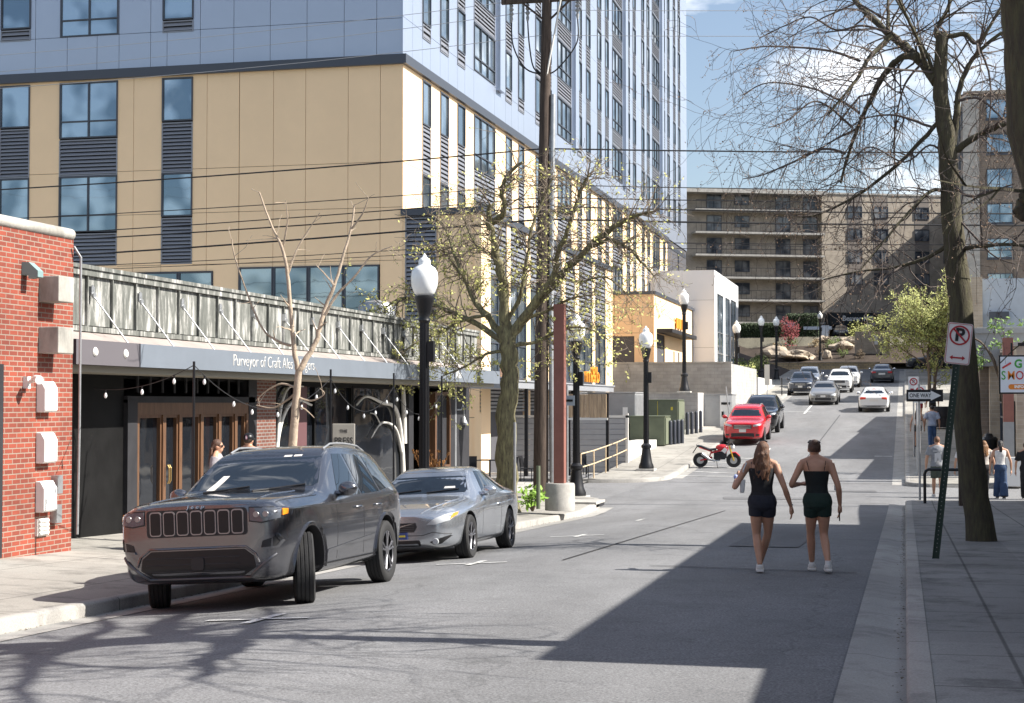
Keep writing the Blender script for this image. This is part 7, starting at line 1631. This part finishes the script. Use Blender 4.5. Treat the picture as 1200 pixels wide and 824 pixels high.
# --- people at the crossing
def walker(label, x, y, rz, H, top, bottom, hair, female=True, pose=None, z=None, extras=None, group=None):
    return person(label, (x, y, zz(0, y) if z is None else z), rz, H, MT['skin'], top, bottom, hair, mat('dark_shoe', (.05, .045, .045), .6) if female else shoew, pose, group, .016, extras, female)
w1 = dict(lk=(-.05, .05, .285), la=(-.05, .09, .05), rk=(.05, -.01, .285), ra=(.05, -.08, .055)); w2 = dict(lk=(-.05, -.01, .285), la=(-.05, -.08, .055), rk=(.05, .05, .285), ra=(.05, .09, .05))
def tee_print(a):
    b = MB(); S_ = a['S']; b.prism([S_((x, -.117, z)) for x, z in ((-.05, .58), (-.02, .58), (-.0, .66), (.03, .58), (.06, .58), (.05, .72), (.02, .74), (-.05, .72))], S_((0, .004, 0))); b.build('shirt_print', mat('pale_print', (.55, .56, .57), .8), a['t'])
    b = MB(); b.box(-.14, .14, -.118 * a['H'], -.114 * a['H'], .752 * a['H'], .765 * a['H']); b.build('shirt_lettering', mat('pale_print', (.55, .56, .57), .8), a['t'])
walker('man in a washed grey printed T-shirt and green shorts crossing by the bike rack', .93, 49.9, math.radians(4), 1.82, (greytee, dict(z0=.50, z1=.862, inf=.022, sleeves=.72)), (c_('olive_short', (.06, .075, .06)), dict(z0=.46, z1=.54, inf=.02, legs=.85)), hair_cap((.075, .036, .018), 'short', 2), False, w1, extras=tee_print)
walker('person in a white T-shirt and blue jeans crossing, left of the big tree trunk', 1.72, 49.7, 0, 1.66, (whitec, dict(z0=.52, z1=.862, inf=.018, sleeves=.6)), (denim, dict(z0=.46, z1=.57, inf=.012, legs=1.1, flare=.012)), hair_cap((.14, .075, .03), 'short', 2), True, w2)
walker('woman with a long dark ponytail, white sleeveless top and flared jeans at the crossing', 2.72, 49.6, 0, 1.72, (whitec, dict(z0=.56, z1=.825, inf=.012)), (ddenim, dict(z0=.46, z1=.61, inf=.012, legs=1.1, flare=.03)), hair_cap((.012, .01, .01), 'pony', 2), True, w1)
walker('woman with light brown hair and black trousers, beside the one with the ponytail', 2.28, 50.1, .2, 1.70, (c_('cream_top', (.5, .46, .42)), dict(z0=.56, z1=.83, inf=.012, sleeves=.5)), (c_('black_trouser', (.015, .015, .018)), dict(z0=.46, z1=.60, inf=.01, legs=1.1)), hair_cap((.11, .055, .022), 'long', 6), True, w2)
walker('person in a black shirt cut off by the right edge of the view', 3.42, 49.4, -.1, 1.68, (blk, dict(z0=.52, z1=.862, inf=.018, sleeves=.8)), (blk, dict(z0=.46, z1=.57, inf=.012, legs=1.1)), hair_cap((.02, .015, .012), 'short', 2), True, w1)
zk = lambda y: zz(0, y) + .15
walker('man in a pale blue shirt and jeans walking on the far right pavement', 1.12, 70.6, .05, 1.76, (c_('pale_blue_shirt', (.42, .47, .58)), dict(z0=.50, z1=.862, inf=.022, sleeves=.8)), (denim, dict(z0=.46, z1=.55, inf=.015, legs=1.1)), hair_cap((.02, .015, .012), 'short', 4), False, w2, zk(70.6))
walker('long dark haired woman in black shorts left of the man in pale blue shirt', .52, 70.2, .0, 1.62, (c_('pale_top', (.5, .42, .4)), dict(z0=.6, z1=.82, inf=.01)), (blk, dict(z0=.46, z1=.59, inf=.012, legs=.35)), hair_cap((.03, .018, .012), 'long', 7), True, w1, zk(70.2))
walker('distant walker in red shorts partly behind the ONE WAY sign, left of a pair', .75, 87, .0, 1.68, (whitec, dict(z0=.54, z1=.83, inf=.015, sleeves=.6)), (c_('red_short', (.35, .03, .04)), dict(z0=.46, z1=.57, inf=.015, legs=.4)), hair_cap((.06, .03, .015), 'short', 7), True, w1, zk(87))
walker('distant walker in dark shorts partly behind the ONE WAY sign, right of a pair', 1.42, 87.5, .0, 1.74, (c_('navy_top', (.03, .035, .06)), dict(z0=.54, z1=.83, inf=.015, sleeves=.6)), (blk, dict(z0=.46, z1=.57, inf=.015, legs=.4)), hair_cap((.02, .015, .012), 'short', 7), False, w2, zk(87.5))
# --- two heads behind the SUV
def shades(a):
    k = a['k']; b = MB(a['hd'])
    for sx in (-1, 1): b.ball((sx * .033 * k, .086 * k, .012 * k), (.03 * k, .012 * k, .022 * k), 10)
    b.tube([(-.076 * k, .0, .014 * k), (-.06 * k, .07 * k, .016 * k), (.06 * k, .07 * k, .016 * k), (.076 * k, .0, .014 * k)], .005 * k, 5); b.build('sunglasses', MT['black'], a['body'], smooth=60)
def cap_(a):
    k = a['k']; b = MB(a['hd']); b.ball((0, -.008 * k, .04 * k), (.09 * k, .104 * k, .09 * k), 16); b.prism([(-.065 * k, .07 * k, .03 * k), (.065 * k, .07 * k, .03 * k), (.05 * k, .17 * k, .015 * k), (-.05 * k, .17 * k, .015 * k)], (0, 0, .01 * k)); cp_ = b.build('cap', MT['black'], a['body'], smooth=50)
    b = MB(a['hd'])
    b.lathe([(.028 * k, -.113 * k), (.028 * k, -.108 * k)], 14, (0, 0, .05 * k), 'y', sx=1.3, sy=.6); b.build('cap_badge', mat('pink_badge', (.6, .25, .35), .6), cp_)
    b = MB(a['hd']); b.lathe([(.018 * k, -.117 * k), (.018 * k, -.112 * k)], 14, (0, 0, .05 * k), 'y', sx=1.3, sy=.6); b.build('badge_centre', MT['white'], cp_)
person('woman with brown hair and sunglasses whose head shows behind the dark grey SUV, facing right', (-9.62, 21.7, -.42), math.radians(-75), 1.455, MT['skin'], (c_('grey_blouse', (.3, .28, .3)), dict(z0=.52, z1=.862, inf=.015, sleeves=.8)), (ddenim, dict(z0=.46, z1=.57, inf=.012, legs=1.1)), hair_cap((.05, .024, .014), 'long', 9), shoew, None, None, .012, shades)
person('man in a black cap with a round badge standing behind the dark grey SUV', (-9.85, 23.4, -.47), 0, 1.56, MT['skin'], (blk, dict(z0=.50, z1=.862, inf=.02, sleeves=.8)), (ddenim, dict(z0=.46, z1=.55, inf=.015, legs=1.1)), hair_cap((.03, .02, .015), 'short', 9), shoew, None, None, .012, cap_, False)
# --- string lights along the bar front, each strand on two thin black poles
def strand(label, P0, P1, sag, n):
    t = thing('string_lights', label, 'string lights', tuple(P0), group=None); P_ = []
    for k in range(17): q = k / 16; p = Vector(P0).lerp(Vector(P1), q); p.z -= 4 * sag * q * (1 - q); P_.append(p - Vector(P0))
    b = MB(); b.tube(P_, .006, 4); b.build('cord', MT['wire'], t)
    for k in range(n):
        q = P_[int((k + .5) * 16 / n)]; b = MB(); b.lathe([(.011, 0), (.012, -.04), (.01, -.045)], 8, q, mi=1); b.lathe([(.01, -.045), (.021, -.075), (.022, -.095), (.014, -.115), (.004, -.122)], 10, q, mi=0); b.build('bulb', [MT['globe'], MT['black']], t, smooth=50)
for k, (y, l) in enumerate([(20.0, 'thin black pole left of the wooden storefront doors'), (25.3, 'thin black pole before the painted tree window'), (28.7, 'thin black pole right of the menu board sign'), (31.9, 'thin black pole just right of the big street lamp')]):
    t = thing('light_pole', l, 'pole', (-9.2, y, lz(-9.2, y)), group='thin black poles carrying the string lights'); b = MB(); b.tube([(0, 0, 0), (0, 0, 2.1 - lz(-9.2, y))], .018, 8); b.build('post', MT['black'], t); b = MB(); b.lathe([(.16, 0), (.14, .04)], 12); b.build('foot', MT['black'], t)
strand('string of bulbs from the brick wall towards the first thin black pole', (-11.3, 21.2, 1.75), (-9.2, 20.0, 2.05), .12, 3)
strand('string of bulbs between the first thin pole and the painted tree window', (-9.2, 20.0, 2.05), (-9.2, 25.3, 1.95), .55, 6)
strand('string of bulbs between the painted tree window and the menu board pole', (-9.2, 25.3, 1.95), (-9.2, 28.7, 1.85), .5, 5)
strand('string of bulbs hanging in front of the dark bar opening', (-9.2, 28.7, 1.8), (-9.2, 31.9, 1.75), .45, 5)
# ---------------------------------------------------------------- camera, light, sky
cam = bpy.data.cameras.new('camera'); co = bpy.data.objects.new('camera', cam); COL.objects.link(co)
co.location = (0, 0, 1.55); co.rotation_euler = (PI / 2 + math.atan(60 / 1900), 0, math.radians(13.6032))
cam.sensor_width = 36; cam.lens = 1900 / 1200 * 36; cam.clip_end = 3000; cam.clip_start = .1
SC.camera = co
sd = Vector((1.12, .10, 1)).normalized()
sl = bpy.data.lights.new('sun', 'SUN'); sl.energy = 5.0; sl.angle = math.radians(.5); sl.color = (1, .95, .87)
so = bpy.data.objects.new('sun', sl); COL.objects.link(so); so.rotation_euler = sd.to_track_quat('Z', 'Y').to_euler()
w = bpy.data.worlds.new('World'); SC.world = w; w.use_nodes = True
nt = w.node_tree; N, L = nt.nodes, nt.links; bg = N['Background']
sk = N.new('ShaderNodeTexSky'); sk.sky_type = 'NISHITA'; sk.sun_disc = False
sk.sun_elevation = math.asin(sd.z); sk.sun_rotation = math.atan2(sd.x, sd.y); sk.altitude = 100; sk.air_density = 1.0; sk.dust_density = 1.6; sk.ozone_density = 1.5
# fair-weather clouds from noise on the sky sphere
tc = N.new('ShaderNodeTexCoord'); mp = N.new('ShaderNodeMapping'); mp.inputs['Scale'].default_value = (1, 1, 2.6); mp.inputs['Location'].default_value = (CLX, CLY, 0)
L.new(tc.outputs['Generated'], mp.inputs[0])
cn = N.new('ShaderNodeTexNoise'); cn.inputs['Scale'].default_value = 4.2; cn.inputs['Detail'].default_value = 9; cn.inputs['Roughness'].default_value = .55; L.new(mp.outputs[0], cn.inputs['Vector'])
cr = N.new('ShaderNodeMapRange'); cr.inputs[1].default_value = .56; cr.inputs[2].default_value = .68; cr.inputs[3].default_value = .045; L.new(cn.outputs['Fac'], cr.inputs[0])
mx = N.new('ShaderNodeMix'); mx.data_type = 'RGBA'; L.new(cr.outputs[0], mx.inputs[0]); L.new(sk.outputs[0], mx.inputs[6]); mx.inputs[7].default_value = (11.5, 11.6, 11.9, 1)
L.new(mx.outputs[2], bg.inputs['Color']); bg.inputs['Strength'].default_value = .08
SC.view_settings.view_transform = 'Standard'; SC.view_settings.look = 'None'; SC.view_settings.exposure = EXPO; SC.view_settings.gamma = 1
SC.render.engine = 'CYCLES'; SC.cycles.max_bounces = 5; SC.cycles.diffuse_bounces = 3; SC.cycles.glossy_bounces = 3; SC.cycles.use_denoising = True
